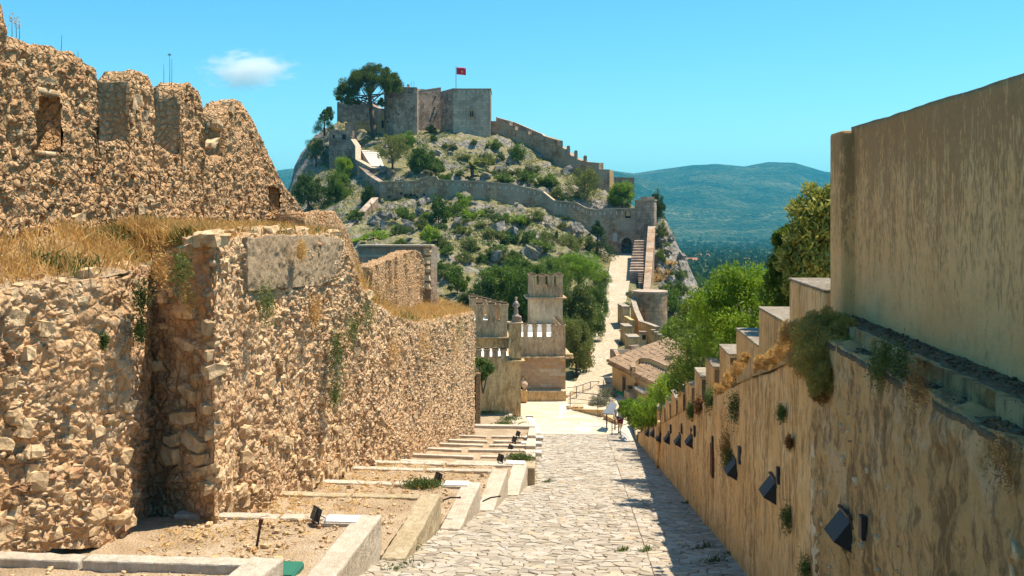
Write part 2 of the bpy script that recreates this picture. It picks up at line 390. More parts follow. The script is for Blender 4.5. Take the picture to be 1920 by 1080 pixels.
MAT['castle_brown'] = rubble_mat('brown_rampart_stone', (0.30, 0.175, 0.10), (0.48, 0.31, 0.19), (0.58, 0.41, 0.265), 0.45, use_attr=False, stain=(0.10, 0.06, 0.035), stain_amt=0.6, bump=0.5, grey=(0.36, 0.30, 0.235), big_stain=0.55, course=0.38)
MAT['coping'] = simple('pale_coping', (0.55, 0.44, 0.31), (0.36, 0.27, 0.18), 3.0, 0.9)
MAT['orange_wall'] = plaster_mat('orange_masonry', (0.50, 0.29, 0.12), (0.27, 0.15, 0.07), (0.55, 0.36, 0.18), 0.5, 0.5, 0.72, 0.5)
MAT['dark'] = simple('dark_opening', (0.03, 0.025, 0.02), (0.015, 0.012, 0.01), 5)
MAT['lamp_black'] = simple('dark_bronze_paint', (0.022, 0.022, 0.026), (0.016, 0.016, 0.018), 20, 0.55, bump=0.08, spec=0.4)
MAT['iron'] = simple('grey_iron', (0.10, 0.10, 0.105), (0.06, 0.06, 0.06), 20, 0.5, 0.6, 0.05)
MAT['rust'] = simple('rusty_iron', (0.16, 0.055, 0.03), (0.05, 0.03, 0.025), 30, 0.8)
MAT['white_box'] = simple('white_lid', (0.78, 0.76, 0.72), (0.66, 0.63, 0.58), 8, 0.6)
MAT['green_box'] = simple('green_plastic', (0.03, 0.17, 0.11), (0.02, 0.12, 0.08), 40, 0.6)
MAT['glass_lamp'] = simple('lamp_glass', (0.03, 0.05, 0.055), (0.02, 0.03, 0.035), 5, 0.15, spec=0.6)
MAT['bark'] = simple('bark', (0.13, 0.09, 0.06), (0.06, 0.042, 0.03), 12, 0.95, bump=0.8)
MAT['straw'] = leaf_mat('dry_straw', (0.66, 0.44, 0.16), (0.50, 0.28, 0.085), (0.72, 0.56, 0.28), 0.35, 2.0)
MAT['straw_dark'] = leaf_mat('brown_dry_growth', (0.36, 0.19, 0.05), (0.15, 0.06, 0.02), None, 0.3, 1.5)
MAT['weed'] = leaf_mat('weed_green', (0.13, 0.17, 0.035), (0.05, 0.085, 0.018), None, 0.3)
MAT['leaf_bright'] = leaf_mat('bright_leaf', (0.29, 0.39, 0.025), (0.09, 0.19, 0.013), (0.48, 0.50, 0.04), 0.45)
MAT['leaf_mid'] = leaf_mat('green_leaf', (0.15, 0.215, 0.022), (0.05, 0.10, 0.011), None, 0.35)
MAT['leaf_dark'] = leaf_mat('dark_leaf', (0.075, 0.12, 0.020), (0.028, 0.055, 0.009), None, 0.3)
MAT['leaf_olive'] = leaf_mat('olive_leaf', (0.20, 0.22, 0.045), (0.095, 0.12, 0.022), None, 0.35)
MAT['leaf_pine'] = leaf_mat('pine_needle', (0.115, 0.155, 0.014), (0.04, 0.07, 0.007), None, 0.25)
MAT['leaf_var'] = leaf_mat('variegated_leaf', (0.60, 0.53, 0.12), (0.18, 0.21, 0.035), (0.86, 0.82, 0.46), 0.3, 2.5)
MAT['leaf_grey'] = leaf_mat('grey_green_leaf', (0.26, 0.26, 0.15), (0.13, 0.14, 0.08), None, 0.3)
MAT['leaf_red'] = leaf_mat('green_leaf_with_red_tips', (0.17, 0.24, 0.03), (0.05, 0.09, 0.012), (0.36, 0.17, 0.03), 0.4)
# ================================================================== the setting: terrain
RNG = np.random.default_rng(7); random.seed(7)
# --- castle hill: thin-plate surface through points read off the ground that shows
HC = [(1105,722,73),(1120,660,82),(1140,600,97),(1150,540,116),(1160,490,140),(1170,476,147),(1200,476,147),(1075,760,66),(1180,770,62),
      (1020,748,70),(930,760,66),(880,760,68),(990,620,90),(930,585,95),(1000,560,105),(1085,610,92),(1060,540,112),(1095,500,130),
      (850,545,106),(900,505,116),(1000,482,124),(850,455,128),(750,455,124),(715,440,130),(950,425,138),(1080,468,138),(1130,470,142),(1050,445,142),
      (880,398,147),(780,402,146),(720,405,147),(985,408,147),(1070,440,147),(690,420,141),(820,425,139),(900,455,131),
      (1100,402,151),(1000,372,153),(900,346,156),(800,340,156),(1180,396,151),(1040,345,168),(1140,388,160),(980,302,178),(820,302,170),(900,300,172),
      (870,252,188),(940,258,188),(790,256,188),(740,262,190),(1000,285,186),(1060,325,178),(740,312,165),(700,312,162),(680,272,180),(700,262,186),
      (640,292,182),(608,250,192),(575,300,186),(553,318,188),(545,345,184),(520,450,186),(620,392,152),(655,415,142),(575,395,156),(640,350,165),
      (1232,425,146),(1248,460,142),(1265,505,138),(1282,562,134),(1300,620,130),(1225,540,120),(1255,560,115),(1262,600,110),(1265,640,98),(1290,660,88),(1215,640,90),(1245,660,80),(1000,302,200),(1060,345,195),(1110,385,185),(1150,405,178),(1190,430,172),(1240,480,165),(950,275,205),(1290,560,150),(1310,585,160),(700,346,157.5),(742,344,157.5),(672,346,160),(1302,545,146),(1322,575,142),(1342,605,150),(1312,565,170),(1285,590,125)]
HP = np.array([tuple(W(*c)) for c in HC])
EXT = []
for (x, y, z) in [(-70,75,-14),(-40,75,-13.5),(-20,78,-13.2),(-90,130,-26),(-70,150,-22),(-50,140,-12),(-38,110,-13),(-80,190,-28),(-95,230,-45),(-60,250,-22),(-45,225,4),(-20,240,4),(5,235,-6),(25,215,-26),(12,205,-9),(20,190,-22),(28,178,-18),(34,160,-20),
                  (-30,290,-40),(10,290,-40),(50,260,-40),(70,200,-34),(50,170,-26),(45,140,-24),(60,110,-30),(40,105,-21),(30,85,-18),(45,75,-24),(75,150,-38),(80,90,-36),(20,62,-15.5),(30,62,-19),(-25,64,-12.9),(12,66,-13.6),(-110,110,-45),(-110,300,-55),(90,300,-55),(0,330,-60)]:
    EXT.append((x, y, z))
HP = np.vstack([HP, np.array(EXT)])
def _tps(r2): return np.where(r2 > 1e-9, 0.5 * r2 * np.log(np.maximum(r2, 1e-9)), 0.0)
_c = HP[:, :2] / 50.0; _n = len(_c)
_K = _tps(((_c[:, None] - _c[None]) ** 2).sum(-1)) + np.eye(_n) * 2e-4
_P = np.hstack([np.ones((_n, 1)), _c])
_A = np.block([[_K, _P], [_P.T, np.zeros((3, 3))]])
_w = np.linalg.solve(_A, np.concatenate([HP[:, 2], np.zeros(3)]))
def hill_base(xy):
    q = np.asarray(xy, float) / 50.0; r = np.zeros(len(q))
    for i in range(_n): r += _w[i] * _tps(((q - _c[i]) ** 2).sum(-1))
    return r + _w[_n] + q @ _w[_n + 1:]
# the road climbing from the square to the gate: left and right edges
ROADP = [((1066,742,69.2),(1152,742,69.2)),((1088,700,76),(1150,700,76)),((1098,670,81),(1156,660,83)),((1117,630,90),(1166,620,92)),((1127,590,100),(1168,590,100)),((1131,555,110),(1176,555,110)),((1140,515,126),(1183,515,126)),((1146,482,143),(1184,480,144)),((1148,474,148.5),(1188,474,148.5))]
RL = np.array([tuple(W(*a)) for a, b in ROADP]); RR = np.array([tuple(W(*b)) for a, b in ROADP])
def road_mask(xy):
    x, y = xy[:, 0], xy[:, 1]
    l = np.interp(y, RL[:, 1], RL[:, 0]); r = np.interp(y, RR[:, 1], RR[:, 0])
    dx = np.maximum(np.maximum(l - x, x - r), 0); dy = np.maximum(np.maximum(62 - y, y - 149), 0)
    return np.sqrt(dx * dx + dy * dy)
def hill_z(xy):
    xy = np.asarray(xy, float); b = hill_base(xy); x, y = xy[:, 0], xy[:, 1]
    P3 = np.stack([x, y, b * 0.6], 1); cliff = np.clip((x - 3.5 - (y - 100) * .02) / 5, 0, 1) * np.clip((y - 95) / 15, 0, 1) * np.clip((165 - y) / 10, 0, 1)
    m = np.clip((road_mask(xy) - 0.8) / 4.0, 0, 1) * np.clip((y - 88) / 20, 0, 1)
    sc0 = W(697, 295, 170); m = m * np.clip((np.hypot(x - sc0.x, (y - sc0.y) * .6) - 5) / 6, 0, 1)
    rock = ridged(P3, 5.0, 5, 3) * 1.5 + ridged(P3, 1.9, 4, 5) * 0.8 + fbm(P3, 14, 2, 9) * 0.6
    return b + (rock - 0.25) * m * (1 + cliff * .4) + cliff * (ridged(np.stack([x * .4, y * .4, b * 2.4], 1), 2.2, 3, 15) * .8 - .7)
X, Y = np.meshgrid(np.arange(-112, 92, 0.5), np.arange(61.5, 300, 0.5))
XY = np.stack([X.ravel(), Y.ravel()], 1)
Z = hill_z(XY)
nx, ny = X.shape[1], X.shape[0]
idx = np.arange(nx * ny).reshape(ny, nx)
Q = np.stack([idx[:-1, :-1], idx[:-1, 1:], idx[1:, 1:], idx[1:, :-1]], -1).reshape(-1, 4)
_rl = np.interp(XY[:, 1], RL[:, 1], RL[:, 2]); _rm = road_mask(XY)
_t = np.clip(1 - _rm / 1.5, 0, 1); Z = Z * (1 - _t) + np.minimum(Z, _rl - 0.12) * _t
_pz = np.clip((80 - XY[:, 1]) / 5, 0, 1) * np.clip((12 - XY[:, 0]) / 3, 0, 1); Z = Z * (1 - _pz) + np.minimum(Z, -13.25) * _pz
ZG = Z.reshape(ny, nx)
def rock_mat():
    m = NT('grey_limestone_slope'); p = m.pos()
    n = m.noise(p, 0.35, 6, 0.65); n2 = m.noise(p, 2.2, 6, 0.7, 0.6); g = m.n('ShaderNodeNewGeometry').outputs['Normal']
    sep = m.n('ShaderNodeSeparateXYZ'); m.l(g, sep.inputs[0])
    rock = m.ramp(n2, [(0.32, (0.09, 0.077, 0.065)), (0.48, (0.235, 0.205, 0.175)), (0.68, (0.42, 0.38, 0.33))])
    veg = m.ramp(m.noise(p, 1.3, 5, 0.7), [(0.3, (0.085, 0.11, 0.025)), (0.5, (0.17, 0.16, 0.05)), (0.68, (0.38, 0.27, 0.12))])
    fl = m.ramp(m.math('ADD', m.math('MULTIPLY', sep.outputs[2], 0.45), m.math('MULTIPLY', n, 0.75)), [(0.66, 0.0), (0.80, 1.0)])
    col = m.mix(m.math('MULTIPLY', fl, 0.8), rock, veg)
    h = m.math('ADD', n2, m.math('MULTIPLY', m.vor(p, 1.4), 0.6))
    return m.done(col, 0.95, m.bump(h, 0.9, 0.35), spec=0.1)
MAT['rock'] = rock_mat()
hill = tag(solid('hill', np.stack([XY[:, 0], XY[:, 1], Z], 1), Q, MAT['rock'], smooth=False), kind='structure')
def hz(x, y):
    i = (x + 112) / 0.5; j = (y - 61.5) / 0.5
    i = min(max(i, 0), nx - 1.001); j = min(max(j, 0), ny - 1.001); a, b = int(i), int(j); u, v = i - a, j - b
    return float(ZG[b, a] * (1 - u) * (1 - v) + ZG[b, a + 1] * u * (1 - v) + ZG[b + 1, a] * (1 - u) * v + ZG[b + 1, a + 1] * u * v)
def on_hill(px, py, d0=72.0, d1=240.0):
    """where the pixel ray first meets the hill"""
    r = ray(px, py); d = d0
    while d < d1:
        p = r * d
        if p.z < hz(p.x, p.y): return Vector((p.x, p.y, hz(p.x, p.y)))
        d += 0.5
    return None

# --- valley floor and the mountains behind: polar sheet round the viewpoint
SK = np.array([(-3000,345),(-1200,340),(0,335),(300,332),(500,324),(545,316),(562,317),(640,330),(900,340),(1050,330),(1142,320),(1190,326),(1230,320),(1300,311),(1345,308),(1395,313),(1440,305),(1490,306),(1545,322),(1640,335),(1800,325),(2100,315),(3000,330),(5200,345)], float)
az = np.radians(np.concatenate([np.linspace(-70, 5, 130), np.linspace(5.2, 20, 420), np.linspace(20.3, 75, 130)]))
dist = np.concatenate([np.geomspace(95, 2200, 60), np.linspace(2250, 4700, 200), np.geomspace(4760, 9000, 14)])
AZ2, DD = np.meshgrid(az, dist)
PXs = CX + F * np.tan(np.clip(AZ2, -1.25, 1.25)); dep = DD
sky_y = np.interp(PXs, SK[:, 0], SK[:, 1])
zr = (HY - sky_y) / F * 4500.0
flo = np.interp(dep, [95, 140, 300, 500, 700, 1500, 2300, 9000], [-34, -30, -29, -37, -43, -64, -72, -72])
t = np.clip((dep - 2250) / (4500 - 2250), 0, 1); pr = t * t * (3 - 2 * t) * 0.75 + t * 0.25
xc = np.tan(AZ2) * dep
gx, gy = xc * CT - dep * ST, xc * ST + dep * CT
P3 = np.stack([gx.ravel(), gy.ravel(), np.zeros(gx.size)], 1)
gul = ridged(P3, 900, 5, 21).reshape(dep.shape)
fb = fbm(P3, 300, 4, 31).reshape(dep.shape)
zz = flo + (zr - flo) * pr + gul * 95 * t * (1 - pr) * 1.6 + fb * 14 * t * (1 - t) * 2
back = np.clip((dep - 4500) / 3000, 0, 1); zz -= back * 120
SP = np.array([(1000,318),(1140,322),(1200,334),(1240,350),(1275,385),(1305,420),(1345,455),(1400,470),(3000,480)], float)
spz = (HY - np.interp(PXs, SP[:, 0], SP[:, 1])) / F * 3300
spr = flo + (spz - flo) * np.exp(-((dep - 3300) / 420.0) ** 2) + gul * 20 * t
zz = np.maximum(zz, np.where(PXs > 700, spr, -999))
SP2 = np.array([(1240,475),(1330,462),(1390,425),(1425,362),(1450,385),(1500,420),(1600,400),(1900,380)], float)
spz = (HY - np.interp(PXs, SP2[:, 0], SP2[:, 1], left=480, right=480)) / F * 3700
zz = np.maximum(zz, np.where((PXs > 1240), flo + (spz - flo) * np.exp(-((dep - 3700) / 330.0) ** 2) + gul * 18 * t, -999))
zz += np.where(dep < 2300, fbm(P3, 120, 3, 41).reshape(dep.shape) * np.clip((dep - 120) / 200, 0, 1) * 4.0, 0)
na, nd = len(az), len(dist); idx = np.arange(na * nd).reshape(nd, na)
Q = np.stack([idx[:-1, :-1], idx[:-1, 1:], idx[1:, 1:], idx[1:, :-1]], -1).reshape(-1, 4)
def mountain_mat():
    m = NT('wooded_mountain'); p = m.pos(); n = m.noise(p, 0.004, 8, 0.7); n2 = m.noise(p, 0.045, 5, 0.75); v = m.vor(p, 0.09)
    col = m.ramp(m.math('ADD', m.math('MULTIPLY', n, 0.5), m.math('MULTIPLY', n2, 0.5)), [(0.40, (0.006, 0.02, 0.008)), (0.48, (0.03, 0.065, 0.02)), (0.56, (0.11, 0.13, 0.05)), (0.66, (0.36, 0.30, 0.17))])
    col = m.mix(m.ramp(v, [(0.1, 0.55), (0.5, 0.0)]), col, (0.018, 0.035, 0.012))
    return m.done(col, 0.95, m.bump(m.math('ADD', n2, m.math('MULTIPLY', v, -0.8)), 1.0, 22.0), spec=0.05)
MAT['mountain'] = mountain_mat()
tag(solid('mountains', np.stack([gx.ravel(), gy.ravel(), zz.ravel()], 1), Q, MAT['mountain'], smooth=True), kind='structure')
def valley_z(px, d):
    a = math.atan((px - CX) / F); i = np.interp(a, az, np.arange(na)); j = np.interp(d, dist, np.arange(nd))
    return float(zz[int(round(j)), int(round(i))])

# ================================================================== the cobbled street
LEFT_E = [(-3.9, 6), (-3.7, 12.4), (-3.45, 16.4), (-3.0, 19.9), (-2.5, 22.8), (-2.12, 25.9), (-1.7, 28.6), (-1.5, 29.4), (-3.05, 57.6)]
Y0, Y1 = 4.0, 57.4
ys = np.arange(Y0, Y1 + .01, 0.6)
v = []; 
for y in ys:
    for x in (-4.2, 2.75): v.append((x, y, street_z(y) - 0.012))
n = len(ys); Q = [(2 * i, 2 * i + 1, 2 * i + 3, 2 * i + 2) for i in range(n - 1)]
street = tag(solid('street', v, Q, MAT['joint']), kind='structure')
def clip(poly, a, b, c):      # keep a*x+b*y<=c
    out = []
    for i in range(len(poly)):
        p, q = poly[i], poly[(i + 1) % len(poly)]; dp = a * p[0] + b * p[1] - c; dq = a * q[0] + b * q[1] - c
        if dp <= 0: out.append(p)
        if (dp < 0 < dq) or (dq < 0 < dp):
            t = dp / (dp - dq); out.append((p[0] + (q[0] - p[0]) * t, p[1] + (q[1] - p[1]) * t))
    return out
def cells(x0, x1, y0, y1, sx, sy, rnd, jit=0.42):
    cx = max(1, int(round((x1 - x0) / sx))); cy = max(1, int(round((y1 - y0) / sy))); sx = (x1 - x0) / cx; sy = (y1 - y0) / cy
    pts = {}
    for j in range(cy):
        for i in range(cx):
            if cx > 6 and cy > 6 and rnd.random() < .24: continue
            pts[i, j] = (x0 + (i + .5 + (rnd.random() - .5) * 2 * jit + (0.25 if j % 2 else -0.25)) * sx, y0 + (j + .5 + (rnd.random() - .5) * 2 * jit) * sy)
    res = []
    for (i, j), p in pts.items():
        poly = [(x0, y0), (x1, y0), (x1, y1), (x0, y1)]
        poly = [(max(x0, p[0] - 2 * sx), max(y0, p[1] - 2 * sy)), (min(x1, p[0] + 2 * sx), max(y0, p[1] - 2 * sy)), (min(x1, p[0] + 2 * sx), min(y1, p[1] + 2 * sy)), (max(x0, p[0] - 2 * sx), min(y1, p[1] + 2 * sy))]
        for a in (-2, -1, 0, 1, 2):
            for b in (-2, -1, 0, 1, 2):
                q = pts.get((i + a, j + b))
                if q is None or (a == 0 and b == 0): continue
                dx, dy = q[0] - p[0], q[1] - p[1]
                poly = clip(poly, dx, dy, dx * (p[0] + q[0]) / 2 + dy * (p[1] + q[1]) / 2)
                if len(poly) < 3: break
            if len(poly) < 3: break
        if len(poly) >= 3: res.append((p, poly))
    return res
rnd = random.Random(3)
CELLS = []
for (a, b) in ((8, 22.4), (22.4, 30.2), (30.2, 37.0), (37.35, 46.0), (46.0, 57.4)):
    k = 1.0 if a < 30 else 1.3
    CELLS += cells(-4.0, 1.02, a, b, 0.185 * k, 0.17 * k, rnd, .47); CELLS += cells(1.02, 2.52, a, b, 0.19 * k, 0.165 * k, rnd, .47)
CELLS += cells(-4.0, 2.5, 37.0, 37.35, 0.8, 0.35, rnd, 0.05)
lex = np.array(LEFT_E)
def cobble_geo(p, poly):
    cx = sum(q[0] for q in poly) / len(poly); cy = sum(q[1] for q in poly) / len(poly); n = len(poly)
    h = rnd.uniform(0.006, 0.024); tx, ty = rnd.uniform(-.05, .05), rnd.uniform(-.05, .05)
    ring = lambda s, z, tl: [(cx + (q[0] - cx) * s, cy + (q[1] - cy) * s, street_z(cy + (q[1] - cy) * s) + z + tl * ((q[0] - cx) * tx + (q[1] - cy) * ty)) for q in poly]
    g_ = rnd.uniform(.88, .98); v = ring(g_, -0.03, 0) + ring(g_ - .012, h * 0.5, 1) + ring(g_ - .15, h, 1)
    f = [(i, (i + 1) % n, n + (i + 1) % n, n + i) for i in range(n)] + [(n + i, n + (i + 1) % n, 2 * n + (i + 1) % n, 2 * n + i) for i in range(n)] + [tuple(range(2 * n, 3 * n))]
    return v, f, (cx, cy)
def area(poly): return abs(sum(poly[i][0] * poly[(i + 1) % len(poly)][1] - poly[(i + 1) % len(poly)][0] * poly[i][1] for i in range(len(poly)))) / 2
use = []
for p, poly in CELLS:
    if p[0] < np.interp(p[1], lex[:, 1], lex[:, 0]) - 0.15: continue
    u_, w_, d_ = pix((p[0], p[1], street_z(p[1])))
    vis = -10 < u_ < 1930 and w_ < 1084 and p[0] < 2.45
    use.append((-(area(poly) / d_ ** 3) if vis else 0.0, p, poly))
use.sort(key=lambda a: a[0])
big = MB(); bst = []
for k, (s_, p, poly) in enumerate(use):
    v, f, c = cobble_geo(p, poly); sid = rnd.random()
    if k < 300:
        o0 = (c[0], c[1], street_z(c[1])); me = bpy.data.meshes.new('cobble')
        off = Vector(o0) - _off(street)
        me.from_pydata([(a[0] - o0[0], a[1] - o0[1], a[2] - o0[2]) for a in v], [], f); me.update()
        attr(me, 'stone', [sid] * len(v)); link('cobble', me, MAT['cobble'], street, off)
    else:
        big.add(v, f); bst += [sid] * len(v)
o = big.build('cobbles', MAT['cobble'], street); attr(o.data, 'stone', bst); o['kind'] = 'stuff'

# ---- the square at the foot of the street and the road up to the gate
SQZ = street_z(57.4) + 0.0
m = NT('pale_paving'); p = m.pos(); n1 = m.noise(p, 0.8, 6, 0.65); n2 = m.noise(m.scale(p, (0.5, 2.2, 1)), 1.6, 6, 0.7); n3 = m.noise(p, 18, 4)
c1 = m.ramp(n2, [(0.34, (0.44, 0.33, 0.19)), (0.5, (0.56, 0.47, 0.33)), (0.68, (0.66, 0.60, 0.49))])
c1 = m.mix(m.ramp(n3, [(0.5, 0.0), (0.8, 0.4)]), c1, (0.36, 0.28, 0.18))
MAT['paving'] = m.done(c1, 0.85, m.bump(n3, 0.3, 0.02), spec=0.2)
MAT['paving_pale'] = simple('pale_concrete_strip', (0.68, 0.63, 0.54), (0.54, 0.48, 0.38), 3, 0.85)
MAT['paving_grey'] = simple('grey_screed', (0.50, 0.47, 0.42), (0.40, 0.37, 0.32), 3, 0.85)
def sheet(name, pts, mat, parent=None, kind='structure', thick=0.12):
    mb = MB(); top = [tuple(p) for p in pts]; bot = [(p[0], p[1], p[2] - thick) for p in top]
    n = len(top); mb.add(bot + top, [tuple(range(n - 1, -1, -1)), tuple(range(n, 2 * n))] + [(i, (i + 1) % n, n + (i + 1) % n, n + i) for i in range(n)])
    o = mb.build(name, mat, parent)
    if parent is None and kind: o['kind'] = kind
    return o
sq = sheet('square', [(-12, 57.4, SQZ), (5.0, 57.4, SQZ), (6.5, 66, SQZ), (9, 76, SQZ - .05), (-12, 76, SQZ - .05)], MAT['paving'], thick=1.0)
rs = random.Random(11)
# paving slabs laid on the square
for j, (ya, yb) in enumerate(((57.45, 59.3), (59.33, 61.6), (61.63, 64.0), (64.03, 66.3))):
    xs = [-3.0, -0.9, 1.3, 3.2] if j % 2 else [-3.0, -1.6, 0.6, 2.4, 3.6]
    for a, b in zip(xs[:-1], xs[1:]):
        if j > 1 and a < -1.5: a = max(a, -1.9)
        hgt = rs.uniform(0.006, 0.016)
        sheet('paving_slab', [(a + .015, ya, SQZ + hgt), (b - .015, ya, SQZ + hgt), (b - .015, yb, SQZ + hgt), (a + .015, yb, SQZ + hgt)], MAT['paving'] if rs.random() > .2 else MAT['paving_pale'], sq, thick=0.05)
sheet('pale_strip', [Pz(1000,812,SQZ+.022), Pz(1016,812,SQZ+.022), Pz(996,779,SQZ+.022), Pz(986,779,SQZ+.022)], MAT['paving_pale'], sq, thick=0.04)
sheet('pale_strip', [Pz(1076,808,SQZ+.022), Pz(1105,810,SQZ+.022), Pz(1110,801,SQZ+.022), Pz(1080,799,SQZ+.022)], MAT['paving_pale'], sq, thick=0.04)
sheet('grey_screed', [Pz(1088,799,SQZ+.024), Pz(1136,800,SQZ+.024), Pz(1120,793,SQZ+.024), Pz(1083,790,SQZ+.024)], MAT['paving_grey'], sq, thick=0.045)
sheet('drain_grate', [Pz(987,782,SQZ+.030), Pz(1000,782,SQZ+.030), Pz(999,780,SQZ+.030), Pz(986,780,SQZ+.030)], MAT['iron'], sq, thick=0.04)
def road_mat():
    m = NT('pebbled_road'); p = m.pos(); n = m.noise(p, 0.5, 5, 0.6); v = m.vor(p, 3.4); v2 = m.noise(p, 9.0, 4, 0.7)
    col = m.ramp(n, [(0.3, (0.46, 0.37, 0.25)), (0.6, (0.57, 0.49, 0.37)), (0.8, (0.62, 0.56, 0.46))])
    col = m.mix(m.ramp(v2, [(0.48, 0.0), (0.7, 0.6)]), col, (0.32, 0.25, 0.16))
    col = m.mix(m.ramp(v, [(0.3, 0.0), (0.6, 0.5)]), col, (0.30, 0.24, 0.16))
    return m.done(col, 0.9, m.bump(m.math('SUBTRACT', v2, v), 0.8, 0.08), spec=0.15)
MAT['road'] = road_mat()
yy = np.linspace(66.5, RL[-1, 1], 180); tt = np.linspace(0, 1, 14); vv = []
for y in yy:
    l = np.array([np.interp(y, RL[:, 1], RL[:, k]) for k in (0, 2)]); r = np.array([np.interp(y, RR[:, 1], RR[:, k]) for k in (0, 2)])
    for t_ in tt:
        q = l + (r - l) * t_; vv.append((q[0], y, q[1]))
vv = np.array(vv); vv[:, 2] += fbm(vv, 1.2, 3, 5) * 0.05
n0 = len(tt); idx = np.arange(len(vv)).reshape(-1, n0); Q = np.stack([idx[:-1, :-1], idx[:-1, 1:], idx[1:, 1:], idx[1:, :-1]], -1).reshape(-1, 4)
tag(solid('road', vv, Q, MAT['road'], smooth=True), kind='structure')

# ================================================================== rubble walls
def rubble_wall(name, label, nodes, thick, mat, ds=0.05, dz=0.05, amp=0.10, cell=0.24, seed=1, holes=(), jag=0.06, gouge=0.0, view_ds=True, fine=0.02, parent=None, thin=None, mort=-0.10):
    """nodes: (x, y, zbase, ztop) along the face, the face looks to the right of the walking direction"""
    nd_ = np.array(nodes, float); seg = np.hypot(np.diff(nd_[:, 0]), np.diff(nd_[:, 1])); S = np.concatenate([[0], np.cumsum(seg)])
    s = 0.0; ss = [0.0]
    while s < S[-1]:
        x = np.interp(s, S, nd_[:, 0]); y = np.interp(s, S, nd_[:, 1]); d = max(4.0, -x * ST + y * CT)
        s += max(ds, 0.0024 * d) if view_ds else ds; ss.append(min(s, S[-1]))
    ss = np.unique(np.concatenate([ss, S])); ns = len(ss)
    px_, py_ = np.interp(ss, S, nd_[:, 0]), np.interp(ss, S, nd_[:, 1]); zb, zt = np.interp(ss, S, nd_[:, 2]), np.interp(ss, S, nd_[:, 3])
    tx, ty = np.gradient(px_), np.gradient(py_); L = np.hypot(tx, ty) + 1e-9; tx, ty = tx / L, ty / L
    k = np.ones(5) / 5
    nxn = np.convolve(np.pad(ty, 2, 'edge'), k, 'valid'); nyn = np.convolve(np.pad(-tx, 2, 'edge'), k, 'valid')
    th_ = np.full(ns, float(thick))
    if thin: th_ = np.where((ss > thin[0]) & (ss < thin[1]), 0.1, th_)
    zt = zt + fbm(np.stack([px_, py_, zt * 0], 1), 0.5, 4, seed + 5) * jag * 2
    nz = max(4, int((zt - zb).max() / dz)); T = np.linspace(0, 1, nz + 1)
    PX_, T2 = np.meshgrid(px_, T); PY_ = np.meshgrid(py_, T)[0]; NX = np.meshgrid(nxn, T)[0]; NY = np.meshgrid(nyn, T)[0]
    ZZ = zb[None] + (zt - zb)[None] * T2
    P = np.stack([PX_.ravel(), PY_.ravel(), ZZ.ravel()], 1)
    warp = np.stack([fbm(P, 0.5, 2, seed + 60), fbm(P, 0.5, 2, seed + 61), fbm(P, 0.5, 2, seed + 62)], 1) * 0.09
    f1, f2, cid, tl = worley((P + warp) * np.array([1, 1, 1.05]), cell, seed, True)
    g1, g2, gid, tg = worley((P + warp * .6) * np.array([1, 1, 1.0]), cell * 0.33, seed + 9, True)
    msk = np.clip(fbm(P, 1.2, 3, seed + 20) * 1.8 + 0.6, 0, 1)
    big_ = (cid - .45) * 0.85 + tl * 1.7 - 0.9 * np.clip(1 - (f2 - f1) / 0.13, 0, 1)
    sml_ = (gid - .45) * 0.75 + tg * 1.5 - 0.5 * np.clip(1 - (g2 - g1) / 0.17, 0, 1)
    pl_ = np.clip(fbm(P, 2.0, 3, seed + 77) * 3.0 + 0.45, 0.16, 1)
    comb = big_ * msk * 0.9 + sml_ * (1.15 - .5 * msk); lev = mort + fbm(P, 0.35, 3, seed + 88) * 0.22
    filled = np.clip((lev - comb) / 0.10, 0, 1); comb = np.maximum(comb, lev)
    D = pl_ * amp * comb + fbm(P, 1.1, 4, seed + 30) * amp * 0.9 + fbm(P, 0.14, 3, seed + 40) * fine * 1.6 + ridged(P, 0.3, 3, seed + 45) * fine
    if gouge: D -= gouge * np.clip(fbm(P * np.array([1, 1, 0.12]), 0.5, 3, seed + 50) * 2.4 - 0.25, 0, 1)
    edge = np.clip((1 - T2.ravel()) * (zt - zb).mean() / 0.15, 0.25, 1); D = D * edge
    P[:, 0] += NX.ravel() * D; P[:, 1] += NY.ravel() * D; P[:, 2] += fbm(P, 0.22, 2, seed + 70) * fine
    stone_id = np.where(msk > 0.45, cid, gid)
    m1 = nz + 1; fidx = np.arange(m1 * ns).reshape(m1, ns)
    keep = np.ones((nz, ns - 1), bool); sm = (ss[:-1] + ss[1:]) / 2
    verts = [P]; faces = []; ids = [stone_id]; base = len(P)
    for (s0, s1, z0, z1, dep_) in holes:
        zc_ = (ZZ[:-1, :-1] + ZZ[1:, 1:]) / 2
        hm = (sm[None] > s0) & (sm[None] < s1) & (zc_ > z0) & (zc_ < z1); keep &= ~hm
        c = [(np.interp(q, ss, px_), np.interp(q, ss, py_), np.interp(q, ss, nxn), np.interp(q, ss, nyn)) for q in (s0 - .04, s1 + .04)]
        hv = []
        for dd in (amp * 0.2, -dep_):
            for (a, zq) in ((0, z0 - .05), (1, z0 - .05), (1, z1 + .05), (0, z1 + .05)):
                hv.append((c[a][0] + c[a][2] * dd, c[a][1] + c[a][3] * dd, zq))
        verts.append(np.array(hv)); ids.append(np.full(8, 0.3)); b = base; base += 8
        faces.append(np.array([(b + 4, b + 5, b + 6, b + 7), (b, b + 1, b + 5, b + 4), (b + 1, b + 2, b + 6, b + 5), (b + 2, b + 3, b + 7, b + 6), (b + 3, b, b + 4, b + 7)]))
    q = np.stack([fidx[:-1, :-1], fidx[:-1, 1:], fidx[1:, 1:], fidx[1:, :-1]], -1)[keep]; faces.append(q)
    # top: rows going back, then the back face
    nt = max(3, int(thick / 0.12)); rows = [fidx[-1]]
